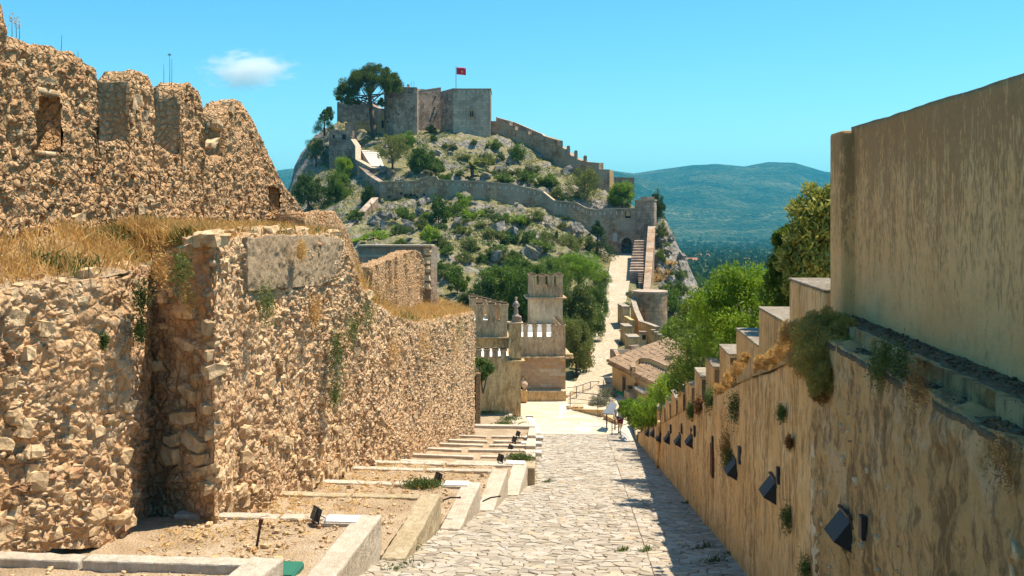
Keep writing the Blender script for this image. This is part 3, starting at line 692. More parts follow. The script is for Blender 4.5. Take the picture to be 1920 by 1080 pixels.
    for r in range(1, nt + 1):
        u = r / nt; o_ = np.stack([px_ - nxn * th_ * u, py_ - nyn * th_ * u, zt], 1)
        f1, f2, c_ = worley(o_, cell * 0.8, seed + 80); o_[:, 2] += np.clip((f2 - f1) * 2, 0, 1) * 0.09 * c_ + fbm(o_, 0.4, 3, seed + 81) * jag - 0.05
        verts.append(o_); ids.append(c_); rows.append(np.arange(base, base + ns)); base += ns
    verts.append(np.stack([px_ - nxn * th_, py_ - nyn * th_, zb], 1)); ids.append(np.full(ns, .4)); rows.append(np.arange(base, base + ns)); base += ns
    for a, b in zip(rows[:-1], rows[1:]): faces.append(np.stack([a[:-1], a[1:], b[1:], b[:-1]], -1))
    # end caps
    V = np.vstack(verts)
    for col, flip in ((0, False), (-1, True)):
        fr = fidx[:, col]; bk = np.linspace(0, 1, m1)
        bv = np.stack([np.full(m1, V[rows[-1][col], 0]), np.full(m1, V[rows[-1][col], 1]), zb[col] + (V[rows[-2][col], 2] - zb[col]) * bk], 1)
        mid = (V[fr] + bv) / 2; mid[:, 0] += (tx[col] * (1 if flip else -1)) * fbm(mid, .3, 3, seed) * amp * 1.4; mid[:, 1] += (ty[col] * (1 if flip else -1)) * fbm(mid, .3, 3, seed + 3) * amp * 1.4
        V = np.vstack([V, mid, bv]); ids += [np.full(m1, .5), np.full(m1, .5)]
        im = np.arange(base, base + m1); ib = np.arange(base + m1, base + 2 * m1); base += 2 * m1
        for a, b in ((fr, im), (im, ib)):
            qq = np.stack([a[:-1], a[1:], b[1:], b[:-1]], -1); faces.append(qq if not flip else qq[:, ::-1])
    o = solid(name, V, np.vstack(faces), mat, parent, smooth=False, attrs={'stone': np.concatenate(ids), 'mortar': np.concatenate([filled, np.full(len(V) - len(P), .5)])})
    if parent is None: tag(o, label, 'wall')
    def surf(s_, z_):            # a point on the undisplaced face and its outward normal
        return Vector((np.interp(s_, ss, px_), np.interp(s_, ss, py_), z_)), Vector((np.interp(s_, ss, nxn), np.interp(s_, ss, nyn), 0)).normalized()
    return o, surf, S
def nodes_px(lst, x0=None):
    out = []
    for it in lst:
        px_, yb, yt, d = it
        p = W(px_, yt, d); out.append((p.x, p.y, W(px_, yb, d).z, p.z))
    return out
# stone shapes shared by the walls
STONES = []
for k in range(14):
    r_ = random.Random(100 + k); mb = MB(); g = [-1, 0, 1]; vid = {}
    for a in g:
        for b in g:
            for c in g:
                if a == b == c == 0: continue
                v_ = Vector((a, b, c)); l = v_.length; v_ = v_ * ((1.0 / l) * 0.35 + 0.65) * r_.uniform(0.66, 1.08)
                vid[a, b, c] = len(mb.v); mb.v.append((v_.x * .5, v_.y * .5, v_.z * .5))
    for ax in range(3):
        for sg in (-1, 1):
            for i in (-1, 0):
                for j in (-1, 0):
                    q = []
                    for (a, b) in ((i, j), (i + 1, j), (i + 1, j + 1), (i, j + 1)):
                        t3 = [0, 0, 0]; t3[ax] = sg; t3[(ax + 1) % 3] = a; t3[(ax + 2) % 3] = b; q.append(vid[tuple(t3)])
                    mb.f.append(tuple(q if sg > 0 else q[::-1]))
    me = bpy.data.meshes.new('stone'); me.from_pydata(mb.v, [], mb.f); me.update(); me.materials.append(MAT['stone']); STONES.append(me)
SGEO = [(np.array([tuple(v.co) for v in me.vertices]), np.array([tuple(p.vertices) for p in me.polygons])) for me in STONES]
def face_stones(wall, surf, spots, mat=None):
    """spots: (s, z, width, height, proud) - single stones set into the face"""
    r_ = random.Random(len(spots) + 5)
    for (s_, z_, w_, h_, pr_) in spots:
        p, n_ = surf(s_, z_); o = bpy.data.objects.new('stone', STONES[r_.randrange(len(STONES))]); COL.objects.link(o); o.parent = wall
        dth = min(w_, h_) * 0.8 + 0.06
        o.location = p + n_ * (pr_ - dth * 0.42) - _off(wall)
        o.rotation_euler = (r_.uniform(-.15, .15), r_.uniform(-.3, .3), math.atan2(n_.y, n_.x) + math.pi / 2 + r_.uniform(-.25, .25)); o.scale = (w_, dth, h_)
def rubble_fill(wall, surf, spots, mat):
    r_ = np.random.default_rng(len(spots)); V = []; Fs = []; ids = []; b = 0
    for (s_, z_, w_, h_, pr_) in spots:
        p, n_ = surf(s_, z_); gv, gf = SGEO[r_.integers(len(SGEO))]; a = math.atan2(n_.y, n_.x) + math.pi / 2 + r_.uniform(-.3, .3)
        v = gv * np.array([w_, min(w_, h_) * .8 + .04, h_]); t_ = r_.uniform(-.5, .5); v = np.stack([v[:, 0] * math.cos(t_) - v[:, 2] * math.sin(t_), v[:, 1], v[:, 0] * math.sin(t_) + v[:, 2] * math.cos(t_)], 1)
        v = np.stack([v[:, 0] * math.cos(a) - v[:, 1] * math.sin(a), v[:, 0] * math.sin(a) + v[:, 1] * math.cos(a), v[:, 2]], 1) + np.array(p + n_ * (pr_ - .02))
        V.append(v); Fs.append(gf + b); b += len(v); ids.append(np.full(len(v), r_.random()))
    o = solid('small_stones', np.vstack(V), np.vstack(Fs), mat, wall, attrs={'stone': np.concatenate(ids)}); o['kind'] = 'stuff'

# ---- lower retaining wall on the left
LW = [(-8.9, 7.0, -5.0, -1.0)] + nodes_px([(-60,1060,552,12.7),(0,1040,545,13.2),(60,1035,538,13.8),(120,1030,530,14.4),(190,1025,520,15.1),(243,1020,512,15.7),(262,1010,505,16.6),(282,1005,497,17.6),(330,1000,463,17.15),(365,1000,450,16.75),(402,1005,452,16.25),
   (425,985,448,17.1),(450,980,444,17.9),(520,960,438,19.9),(600,930,440,23.0),(640,912,444,25.1),(652,905,468,25.8),(672,900,520,27.0),(690,895,556,28.0),(712,888,572,29.5),(740,878,592,31.6),(780,868,602,35.7),(820,856,597,40.6),(850,845,592,45.4),(872,838,588,50.0),(889,832,584,54.6)])
e = W(889, 584, 54.6); LW += [(e.x - .25, e.y + .35, e.z - 8, e.z), (e.x - 2.6, e.y + .8, e.z - 8, e.z + .1)]
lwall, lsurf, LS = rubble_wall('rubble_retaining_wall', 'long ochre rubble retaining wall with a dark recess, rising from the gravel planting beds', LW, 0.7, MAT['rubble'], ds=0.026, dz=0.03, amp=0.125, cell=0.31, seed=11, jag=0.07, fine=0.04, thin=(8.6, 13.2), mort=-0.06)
ii = {k: LS[i] for i, k in enumerate(['a0','am','a','a1','a2','a3','b','bc','c','c1','c2','e','e1','e2','f','g','h'])}
r_ = random.Random(21); spots = []
def wall_z(surf_s): 
    nd_ = np.array(LW); return np.interp(surf_s, LS, nd_[:, 2]), np.interp(surf_s, LS, nd_[:, 3])
# the big flat quoin stones stacked in the recess
for (px_, py_, wpx, hpx) in [(352,586,78,34),(357,650,74,20),(375,707,34,16),(358,738,62,28),(352,790,92,28),(372,830,74,30),(380,858,58,26),(384,880,52,22),(330,838,44,26),(395,905,34,26),(325,868,60,40),(300,700,28,26),(310,620,26,14),(285,629,20,12),(330,552,24,20),(312,565,18,22),(395,760,24,22),(398,690,22,20),(398,610,20,30),(399,660,18,24)]:
    q = W(px_, py_, 16.55); s_ = np.interp(px_, [282, 402], [ii['c'], ii['e']]); spots.append((s_, q.z, wpx / F * 16.5, hpx / F * 16.5, 0.16))
while len(spots) < 300:
    s_ = r_.uniform(ii['am'], ii['h'] + 14 * r_.random() ** 2); zb_, zt_ = wall_z(s_)
    if ii['b'] < s_ < ii['e'] - .1: continue
    z_ = zb_ + (zt_ - zb_) * (r_.random() ** 1.35 * 0.92 + 0.06); sz = r_.uniform(0.14, 0.34) * (1.25 - 0.5 * (z_ - zb_) / (zt_ - zb_))
    spots.append((s_, z_, sz * r_.uniform(.9, 1.6), sz * r_.uniform(.65, 1.0), r_.uniform(0.02, 0.11)))
face_stones(lwall, lsurf, spots)
spots = []
for k in range(1500):
    s_ = r_.uniform(ii['am'], LS[-3]); zb_, zt_ = wall_z(s_); z_ = zb_ + (zt_ - zb_) * (r_.random() ** 1.15 * 0.96 + 0.02)
    if ii['b'] < s_ < ii['e'] and r_.random() < .7: continue
    sz = r_.uniform(0.05, 0.17); spots.append((s_, z_, sz * r_.uniform(.8, 1.5), sz * r_.uniform(.7, 1.1), r_.uniform(-0.03, 0.05)))
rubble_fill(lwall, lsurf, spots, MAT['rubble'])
# stones lying along the rim
rim = []
for k in range(46):
    s_ = r_.uniform(ii['a'], ii['h'] + 9); zb_, zt_ = wall_z(s_); p, n_ = lsurf(s_, zt_); o = bpy.data.objects.new('rim_stone', STONES[r_.randrange(14)]); COL.objects.link(o); o.parent = lwall
    sz = r_.uniform(.13, .38); o.location = p - n_ * r_.uniform(.05, .5) + Vector((0, 0, sz * .1)) - _off(lwall); o.scale = (sz * 1.3, sz, sz * .75); o.rotation_euler = (r_.uniform(-.3, .3), r_.uniform(-.3, .3), r_.uniform(0, 6))
# grey rendered block let into the wall
rb = nodes_px([(462,545,446,17.95),(520,540,440,19.65),(600,535,442,22.75),(638,505,447,24.75)])
rubble_wall('render_patch', '', [(a[0] + .02, a[1], a[2], a[3]) for a in rb], 0.3, MAT['render_grey'], ds=.035, dz=.035, amp=0.05, cell=.2, seed=41, jag=.02, fine=.03, parent=lwall)

# ---- upper battlement wall, set back behind the grassy ledge
def UP(px_, py_): return Px(px_, py_, -9.0)
up = []
def un(px_, yt, yb=470):
    p = UP(px_, yt); up.append((p.x, p.y, -0.75, p.z))
for a in [(-140,-40),(-30,0),(2,10),(7,40),(10,72),(60,80),(100,88),(150,108),(178,128),(181,135),(183,255),(212,262),(236,262),(239,152),(252,130),(275,140),(286,165),(288,275),(312,285),(336,285),(339,160),(352,150),(370,165),(377,178),(379,290),(402,296),(416,292),(419,215),(432,188),(450,190),(470,215),(485,245),(505,290),(522,330),(545,365),(562,388),(578,408),(590,418)]: un(*a)
HS = np.concatenate([[0], np.cumsum(np.hypot(np.diff(np.array(up)[:, 0]), np.diff(np.array(up)[:, 1])))])
def us(px_): return UP(px_, 300).y - up[0][1]
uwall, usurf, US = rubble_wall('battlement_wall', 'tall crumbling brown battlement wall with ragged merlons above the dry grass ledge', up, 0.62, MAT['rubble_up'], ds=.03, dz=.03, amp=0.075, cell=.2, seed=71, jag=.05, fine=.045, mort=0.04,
    holes=[(us(66), us(110), UP(88,283).z, UP(88,180).z, 0.5), (us(501), us(521), UP(511,416).z, UP(511,350).z, 0.6)])
r_ = random.Random(5); spots = []
NU = np.array(up)
while len(spots) < 220:
    s_ = r_.uniform(us(0), us(560)); zt_ = np.interp(s_, HS, NU[:, 3]); z_ = r_.uniform(-.5, zt_ - .15)
    if us(55) < s_ < us(120) and z_ > UP(88,295).z: continue
    if us(492) < s_ < us(530): continue
    sz = r_.uniform(.07, .2) * (1.2 if z_ < .4 else .85); spots.append((s_, z_, sz * r_.uniform(.9, 1.5), sz * r_.uniform(.7, 1.2), r_.uniform(.0, .07)))
for (px_, py_, w_, h_) in [(150,410,46,26),(85,152,60,18),(255,190,26,34),(272,215,18,26),(262,240,14,20),(410,235,30,20),(400,270,40,18),(435,205,28,26)]:
    p = UP(px_, py_); d_ = pix(p)[2]; spots.append((us(px_), p.z, w_ / F * d_ * 1.5, h_ / F * d_, .05))
face_stones(uwall, usurf, spots)
spots = []
for k in range(500):
    s_ = r_.uniform(us(-5), us(575)); zt_ = np.interp(s_, HS, NU[:, 3]); z_ = r_.uniform(-.6, zt_ - .1)
    if us(58) < s_ < us(116) and UP(88,292).z < z_ < UP(88,170).z: continue
    if us(497) < s_ < us(525) and UP(511,420).z < z_ < UP(511,345).z: continue
    sz = r_.uniform(.03, .11); spots.append((s_, z_, sz * r_.uniform(.8, 1.5), sz * r_.uniform(.7, 1.2), r_.uniform(.0, .06)))
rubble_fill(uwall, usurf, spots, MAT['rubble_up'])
# lintel and sill of the loophole
for (py_, hh) in ((172, .10), (288, .08)):
    p, n_ = usurf(us(88), UP(88, py_).z); mb = MB(); mb.box(p.x - .3, p.x + .045, p.y - .34, p.y + .34, p.z - hh / 2, p.z + hh / 2); mb.build('lintel', MAT['stone'], uwall, bevel=.03)

# ---- stump of wall, ruined wall and framed wall that step down beyond it
def wallx(x0, lst, zb): return [(Px(a, b, x0).x, Px(a, b, x0).y, zb if not hasattr(zb, '__len__') else zb[i], Px(a, b, x0).z) for i, (a, b) in enumerate(lst)]
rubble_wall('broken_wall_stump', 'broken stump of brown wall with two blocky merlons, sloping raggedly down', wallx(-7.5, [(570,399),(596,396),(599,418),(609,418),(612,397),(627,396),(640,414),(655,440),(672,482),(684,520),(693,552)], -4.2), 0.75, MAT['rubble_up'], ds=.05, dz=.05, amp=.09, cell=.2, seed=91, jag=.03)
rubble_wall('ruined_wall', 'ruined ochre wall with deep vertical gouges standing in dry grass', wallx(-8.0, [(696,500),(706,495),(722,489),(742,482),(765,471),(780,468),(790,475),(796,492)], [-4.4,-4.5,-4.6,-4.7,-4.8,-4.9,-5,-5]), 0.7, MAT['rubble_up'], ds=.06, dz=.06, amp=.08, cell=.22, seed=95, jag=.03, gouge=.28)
fw = thing('framed_wall', 'brown wall with pale flat coping and a boulder-built end pier behind the ruined wall', 'wall', W(800, 552, 50.5))
a = W(672, 459, 51); b = W(793, 459, 50.5); c_ = W(808, 459, 50.2); d_ = W(818, 459, 53.5)
MB().wallq(a, b, .45, -5.2, a.z - .1, -5.2, b.z - .1).build('wall', MAT['castle_brown'], fw)
MB().wallq(a, W(792, 478, 50.3), .1, a.z - .62, a.z - .5, a.z - .62, a.z - .5).build('ledge', MAT['coping'], fw)
MB().wallq((a.x, a.y - .04), (c_.x + .05, c_.y - .06), .55, a.z - .1, a.z, c_.z - .1, c_.z).build('coping', MAT['coping'], fw, bevel=.02)
MB().wallq(b, c_, .5, -5.4, c_.z - .1, -5.4, c_.z - .1).build('pier', MAT['castle_brown'], fw)
MB().wallq((c_.x + .0, c_.y + .02), (d_.x, d_.y), .4, -5.4, c_.z - .1, -5.6, d_.z - .12).build('return_wall', MAT['rubble_up'], fw)
for k in range(5):
    p = W(801, 472 + k * 16, 50.2); o = bpy.data.objects.new('boulder', STONES[k]); COL.objects.link(o); o.parent = fw; o.location = p - Vector(fw.location) ; o.scale = (.42, .34, .38); o.rotation_euler = (0, 0, k)

# ---- the grassy ledge between lower and upper wall
pairs = [((-8.9,7.0,-1.0),(-11.5,7.0,-.2)),(W(0,545,13.2),(-11,13.4,-.3)),(W(120,528,14.4),(-11,15,-.3)),(W(243,512,15.7),(-10.5,17,-.3)),(W(270,500,17.4),(-10.5,18.0,-.3)),(W(290,488,18.3),(-10.5,18.6,-.3)),(W(330,464,17.9),(-10.5,19.6,-.32)),(W(365,450,17.5),(-10.5,20.5,-.35)),(W(405,450,17.2),(-10.5,21.2,-.36)),(W(450,446,17.9),(-10.5,22.5,-.4)),(W(520,440,19.9),(-10.5,25,-.45)),(W(600,442,23.0),(-10.5,28,-.5)),(W(640,446,25.1),(-10.5,31,-.6)),
   (W(672,522,27.0),(-10,33,-2.2)),(W(712,574,29.5),(-10,35.5,-3.6)),(W(740,594,31.6),(-10,38,-3.9)),(W(780,604,35.7),(-10,42,-4.2)),(W(820,599,40.6),(-10.5,46,-4.5)),(W(850,594,45.4),(-10.5,50,-4.7)),(W(872,590,50),(-10.5,53,-4.9)),(W(887,586,54.6),(-10.5,56,-5))]
nu_, nv_ = 220, 26; fr = np.array([tuple(a) for a, b in pairs]); bk = np.array([tuple(b) for a, b in pairs]); tp = np.linspace(0, len(pairs) - 1, nu_)
LG = []
for t_ in tp:
    f_ = np.array([np.interp(t_, np.arange(len(pairs)), fr[:, k]) for k in range(3)]); b_ = np.array([np.interp(t_, np.arange(len(pairs)), bk[:, k]) for k in range(3)])
    f_ = f_ + (b_ - f_) / np.linalg.norm(b_ - f_) * .12; f_[2] -= .06
    for w_ in np.linspace(0, 1, nv_): 
        q = f_ + (b_ - f_) * w_; q[2] = f_[2] + (b_[2] - f_[2]) * min(1, w_ * 1.7); LG.append(q)
LG = np.array(LG); LG[:, 2] += fbm(LG, .9, 4, 3) * .09
idx = np.arange(nu_ * nv_).reshape(nu_, nv_); Q = np.stack([idx[:-1, :-1], idx[:-1, 1:], idx[1:, 1:], idx[1:, :-1]], -1).reshape(-1, 4)[:, ::-1]
tag(solid('ledge_ground', LG, Q, MAT['soil'], smooth=True), kind='structure')

# ================================================================== planting beds and kerbs on the left
def kerb_box(mb, a, b, w, h0, z_of):  pass
FC = [W(533,1045,12.5), W(716,965,16.6), W(827,926,20.0), W(901,904,22.95), W(952.5,878.5,26.05), W(989,868,28.6)]
BED = []
WALLX = lambda y: float(np.interp(y, [7, 12.5, 15.5, 16.2, 20, 30, 55], [-9.2, -8.6, -7.9, -6.6, -6.3, -6.2, -6.6]))
kl = ['low concrete kerb angled at the bottom of the rubble wall, ending in an L beside the green box', 'pale whitewashed concrete kerb with a floodlight and white lid at its corner', 'yellowed concrete kerb with worn bulging face beside the cobbles', 'pale kerb with ice-plant and floodlight behind its corner', 'grey rounded kerb between two pale kerbs beside the cobbles', 'pale kerb touching the long stepped kerb at the cobbles']
prevy = 8.5
for i, c in enumerate(FC):
    zt = c.z; yf = c.y; xr = c.x
    yn = prevy - 0.12
    xn = xr - 0.25 + (0.18 if i else -.1)
    zn = max(street_z(yn) + 0.02, zt + 0.02 * (yf - yn)) if i else zt + .1
    zn = min(zt + (yf - yn) * 0.05, street_z(yn) + 0.05) if i > 0 else zt + .1
    kt = thing('planter_kerb', kl[i], 'kerb', (xr - .2, yf, street_z(yf)))
    mat = MAT['kerb_ochre'] if i in (2,) else MAT['kerb']
    w = 0.42
    mb = MB(); mb.hexa([(xn - w, yn, street_z(yf) - 1), (xn, yn, street_z(yf) - 1), (xr, yf, street_z(yf) - 1), (xr - w, yf, street_z(yf) - 1)], [(xn - w, yn, zn), (xn, yn, zn), (xr, yf, zt), (xr - w, yf, zt)])
    o = rough(mb.build('side_kerb', mat, kt, bevel=.03), 4 if i < 3 else 3, .07 if i == 2 else .05, .22)
    xw = WALLX(yf); gap = xr - w - (0.45 if i in (0, 1) else .55) * (xr - xw) if i < 5 else xw
    gap = xr - w - 0.5 * (xr - w - xw)
    rr = random.Random(i)
    mb = MB(); mb.box(gap + .12, xr - w - .003, yf - .26, yf - .004, zt - .9, zt - .015); rough(mb.build('cross_kerb', mat, kt, bevel=.02), 4, .045, .2)
    mb = MB(); mb.hexa([(xw - .3, yf - .3, zt - .9), (gap + .06, yf - .24, zt - .9), (gap + .06, yf, zt - .9), (xw - .3, yf - .02, zt - .9)], [(xw - .3, yf - .3, zt + .01), (gap + .06, yf - .24, zt - .03), (gap + .06, yf, zt - .03), (xw - .3, yf - .02, zt + .01)]); rough(mb.build('cross_kerb', mat, kt, bevel=.02), 4, .045, .2)
    # soil of this bed
    zs = zt - (0.14 if i == 0 else .07)
    g = []
    nu_, nv_ = 34, 30
    for a in np.linspace(0, 1, nv_):
        y_ = (yn - .05) + (yf - .2 - yn + .05) * a; xa = WALLX(y_) - .6; xb = xn - w + (xr - xn) * a + .05
        for b in np.linspace(0, 1, nu_): g.append((xa + (xb - xa) * b, y_, zs + .03 * (yf - y_)))
    g = np.array(g); g[:, 2] += fbm(g, .6, 4, 5 + i) * .07 + fbm(g, .12, 3, i) * .03
    idx = np.arange(nu_ * nv_).reshape(nv_, nu_); Q = np.stack([idx[:-1, :-1], idx[:-1, 1:], idx[1:, 1:], idx[1:, :-1]], -1).reshape(-1, 4)
    tag(solid('planting_bed', g, Q, MAT['soil'], smooth=True), kind='structure'); BED.append((yn, yf, zs, xr - w))
    prevy = yf
# long stepped kerb running down to the square, with low cross kerbs
kt = thing('planter_kerb', 'long stepped kerb running down to the square with many low cross kerbs', 'kerb', (-2.2, 43, street_z(43)))
CUT = [28.7, 33.0, 38.5, 46.0, 57.2]
for a, b in zip(CUT[:-1], CUT[1:]):
    xa, xb = np.interp(a, [28.7, 57.2], [-1.55, -3.02]), np.interp(b, [28.7, 57.2], [-1.55, -3.02])
    za = street_z(a) + .52; zb_ = street_z(b) + .38
    MB().hexa([(xa - .4, a, street_z(b) - .6), (xa, a, street_z(b) - .6), (xb, b, street_z(b) - .6), (xb - .4, b, street_z(b) - .6)], [(xa - .4, a, za), (xa, a, za), (xb, b, zb_), (xb - .4, b, zb_)]).build('side_kerb', MAT['kerb'] if a > 30 else MAT['kerb_ochre'], kt, bevel=.03)
CR = [(865, 32.0), (854, 34.6), (842, 37.9), (833, 40.8), (826, 43.5), (818, 47.2), (803, 57.0)]
prevy = 28.6
for k, (py_, yc) in enumerate(CR):
    xr = float(np.interp(yc, [28.7, 57.2], [-1.55, -3.02])) - .4; xw = WALLX(yc); z_ = street_z(yc) + .42; rr = random.Random(k); md = xr + (xw - xr) * rr.uniform(.38, .6)
    if k == 6: MB().box(xw - .3, xr + .36, yc - .3, yc + .15, z_ - .9, z_ + .08).build('end_kerb', MAT['kerb'], kt, bevel=.02)
    else:
        MB().box(md + .15, xr + .01, yc - .22, yc, z_ - .8, z_).build('cross_kerb', MAT['kerb'], kt, bevel=.015)
        MB().hexa([(xw - .3, yc - .2, z_ - .8), (md - .1, yc - .3, z_ - .8), (md - .1, yc - .1, z_ - .8), (xw - .3, yc, z_ - .8)], [(xw - .3, yc - .2, z_ + .03), (md - .1, yc - .3, z_), (md - .1, yc - .1, z_), (xw - .3, yc, z_ + .03)]).build('cross_kerb', MAT['kerb'], kt, bevel=.015)
    g = []
    for a in np.linspace(prevy - .1, yc - .12, 16):
        for b in np.linspace(xw - .6, xr + .1, 26): g.append((b, a, z_ - .1 + .05 * (yc - a)))
    g = np.array(g); g[:, 2] += fbm(g, .6, 4, 50 + k) * .06
    idx = np.arange(16 * 26).reshape(16, 26); Q = np.stack([idx[:-1, :-1], idx[:-1, 1:], idx[1:, 1:], idx[1:, :-1]], -1).reshape(-1, 4)
    tag(solid('planting_bed', g, Q, MAT['soil'], smooth=True), kind='structure'); prevy = yc

# ================================================================== right-hand street wall
CREASE = [(2, -1.32), (11.9, -1.36), (12.4, -1.85), (13.4, -2.09), (16.8, -2.88), (20.7, -3.85), (27.9, -5.65), (34.8, -7.4), (50.0, -11.15), (54, -12.1)]
cy_, cz_ = [a for a, b in CREASE], [b for a, b in CREASE]
def crease(y): return float(np.interp(y, cy_, cz_))
rw = thing('street_wall', 'streaked ochre plaster wall with stepped merlons running down beside the cobbles', 'wall', (2.8, 25, street_z(25)))
nodes = [(2.48, y, street_z(y) - .5, crease(y)) for y in [50.2] + [a for a, b in CREASE[::-1] if 12 < a < 50] + [11.2]]
pf, rsurf, RS = rubble_wall('plaster_face', '', nodes, 0.62, MAT['wall_ochre'], ds=.04, dz=.05, amp=.035, cell=.5, seed=131, jag=.02, fine=.012, parent=rw)
nodes = [(2.48, y, street_z(y) - .5, crease(y)) for y in (11.2, 9, 7, 5, 3.2)]
rfo, rfs, RFS = rubble_wall('rough_face', '', nodes, 0.62, MAT['wall_rough'], ds=.024, dz=.03, amp=.07, cell=.2, seed=133, jag=.03, fine=.02, parent=rw)
rg = random.Random(31); sp_ = []
for k in range(230):
    s_ = rg.uniform(.2, RFS[-1]); z_ = rg.uniform(-4.4, -1.5); q_ = .02 + .07 * rg.random() ** 3; sp_.append((s_, z_, q_ * rg.uniform(.8, 1.3), q_ * rg.uniform(.9, 1.6), rg.uniform(-.02, .012)))
rubble_fill(rfo, rfs, sp_, MAT['stone'])
# pale mortar seam where the rough part meets the plaster
sg = []; rr = random.Random(4)
ns_ = 60
for k in range(ns_):
    z_ = -2.45 - k * (3.8 / ns_); w_ = .10 + .07 * rr.random() + .05 * math.sin(k * .4); c0 = 11.16 + .05 * math.sin(k * .21); sg.append((c0 - w_, c0 + w_, z_))
V = []; Fq = []
for k, (a, b, z_) in enumerate(sg): V += [(2.475, a + rr.uniform(-.03, .03), z_), (2.446 + rr.uniform(-.008, .008), (a + b) / 2, z_), (2.47, b + rr.uniform(-.03, .03), z_), (2.6, b, z_), (2.6, a, z_)]
for k in range(ns_ - 1):
    for j in range(4): Fq.append((k * 5 + j, k * 5 + j + 1, (k + 1) * 5 + j + 1, (k + 1) * 5 + j))
solid('mortar_seam', V, Fq, drip_mat('pale_mortar', (.66, .52, .34), (.76, .64, .46), (.26, .17, .09), .38, 14, .5), rw)
# stepped merlons
MX0, MX1 = 2.85, 3.40
for k in range(17):
    yf = 14.46 + 2.55 * k; L = 2.5 if 0 < k < 3 else (1.5 if k else 2.12); zt = -.99 - .655 * k; yn = yf - L
    zb_ = crease(yf) - .25
    mb = MB(); mb.hexa([(MX0, yn, min(crease(yn) - .2, zt - .3)), (MX1, yn, min(crease(yn) - .2, zt - .3)), (MX1, yf, zb_), (MX0, yf, zb_)], [(MX0, yn, zt), (MX1, yn, zt), (MX1, yf, zt), (MX0, yf, zt)])
    me_ = rough(mb.build('merlon', MAT['wall_ochre'], rw, bevel=.025), 4 if k < 3 else 2, .03, .2)
    if k >= 3: MB().box(MX0 + .03, MX1 - .03, yn - .012, yn + .01, crease(yn) + .12, zt - .05).build('rough_shaded_end', MAT['slate'], me_)  # dark sheet paints the shade onto the rough near end
    MB().box(MX0 - .012, MX1 + .012, yn - .01, yf + .01, zt + .003, zt + .035).build('cap', MAT['cap'], me_, bevel=.012)
# sloping mortar shelf between the face and the merlons
V = []; ys_ = np.arange(12.3, 55, .15)
for y in ys_:
    for t_ in np.linspace(0, 1, 5): V.append((2.46 + .46 * t_, y, crease(y) + .01 + .10 * t_))
V = np.array(V); V[:, 2] += fbm(V, .3, 3, 8) * .03; I = np.arange(len(V)).reshape(-1, 5)
solid('shelf', V, np.stack([I[:-1, :-1], I[:-1, 1:], I[1:, 1:], I[1:, :-1]], -1).reshape(-1, 4), MAT['wall_ochre'], rw)
# ledge with two shallow steps at the foot of the tall wall
def strip_mesh(name, x0, x1, y0, y1, z, mat, par, seed, amp=.03, drop=.07):
    xs_ = np.linspace(x0, x1, 9); ys_ = np.arange(y0, y1, .05); X_, Y_ = np.meshgrid(xs_, ys_); P_ = np.stack([X_.ravel(), Y_.ravel(), np.full(X_.size, z)], 1)
    f1, f2, c_ = worley(P_, .12, seed); P_[:, 2] += np.clip((f2 - f1) * 2, 0, 1) * amp + fbm(P_, .3, 3, seed) * amp * .6
    P_[:, 0] += np.where(X_.ravel() <= x0 + 1e-6, fbm(P_, .25, 3, seed + 1) * .05, 0)
    n1, n2 = len(ys_), len(xs_); I = np.arange(n1 * n2).reshape(n1, n2); Q_ = np.stack([I[:-1, :-1], I[:-1, 1:], I[1:, 1:], I[1:, :-1]], -1).reshape(-1, 4)
    lo = P_.reshape(n1, n2, 3)[:, 0].copy(); lo[:, 2] -= drop; b = len(P_); Q2 = np.stack([I[:-1, 0], I[1:, 0], b + np.arange(1, n1), b + np.arange(0, n1 - 1)], -1)
    return solid(name, np.vstack([P_, lo]), np.vstack([Q_, Q2]), mat, par, attrs={'stone': np.concatenate([c_, np.full(n1, .5)])})
strip_mesh('ledge_step', 2.47, 2.74, 3.2, 12.0, -1.37, MAT['slate'], rw, 7, .015, .05)
strip_mesh('ledge_riser', 2.71, 2.80, 3.2, 12.0, -1.225, MAT['wall_rough'], rw, 19, .006, .2)
strip_mesh('ledge_step', 2.78, 3.2, 3.2, 12.0, -1.215, MAT['slate'], rw, 9, .018, .03)
lr_ = np.random.default_rng(8); V = []; Q_ = []; b_ = 0; ids = []
for k in range(500):
    up_ = lr_.random() < .55; x_ = lr_.uniform(2.8, 3.04) if up_ else lr_.uniform(2.5, 2.7); z_ = -1.205 if up_ else -1.36; y_ = lr_.uniform(5, 11.8); gv, gf = SGEO[lr_.integers(14)]; s_ = lr_.uniform(.012, .032); v = gv * np.array([s_, s_ * 1.5, s_ * .8]) + np.array([x_, y_, z_ + s_ * .15])
    V.append(v); Q_.append(gf + b_); b_ += len(v); ids.append(np.full(len(v), lr_.random()))
o = solid('ledge_pebbles', np.vstack(V), np.vstack(Q_), MAT['slate'], rw); o['kind'] = 'stuff'
# ---- tall wall above the ledge
tw = thing('tall_wall', 'tall smooth tan plaster wall with dark drips and a square end pier above the ledge', 'wall', (3.2, 8, -1.25))
g = []; ys_ = np.arange(11.9, 2.0, -.05); zs_ = np.linspace(-1.3, .97, 44); Y_, Z_ = np.meshgrid(ys_, zs_); P_ = np.stack([np.full(Y_.size, 3.06), Y_.ravel(), Z_.ravel()], 1)
P_[:, 0] += fbm(P_, .9, 4, 3) * .018; P_[:, 2] += np.where(Z_.ravel() > .96, fbm(P_, .35, 4, 5) * .012, 0)
n1, n2 = len(zs_), len(ys_); I = np.arange(n1 * n2).reshape(n1, n2); Q_ = np.stack([I[:-1, :-1], I[:-1, 1:], I[1:, 1:], I[1:, :-1]], -1).reshape(-1, 4)
tp_ = P_.reshape(n1, n2, 3)[-1].copy(); tp_[:, 0] += .45; bt = tp_.copy(); bt[:, 2] = -1.4; b = len(P_)
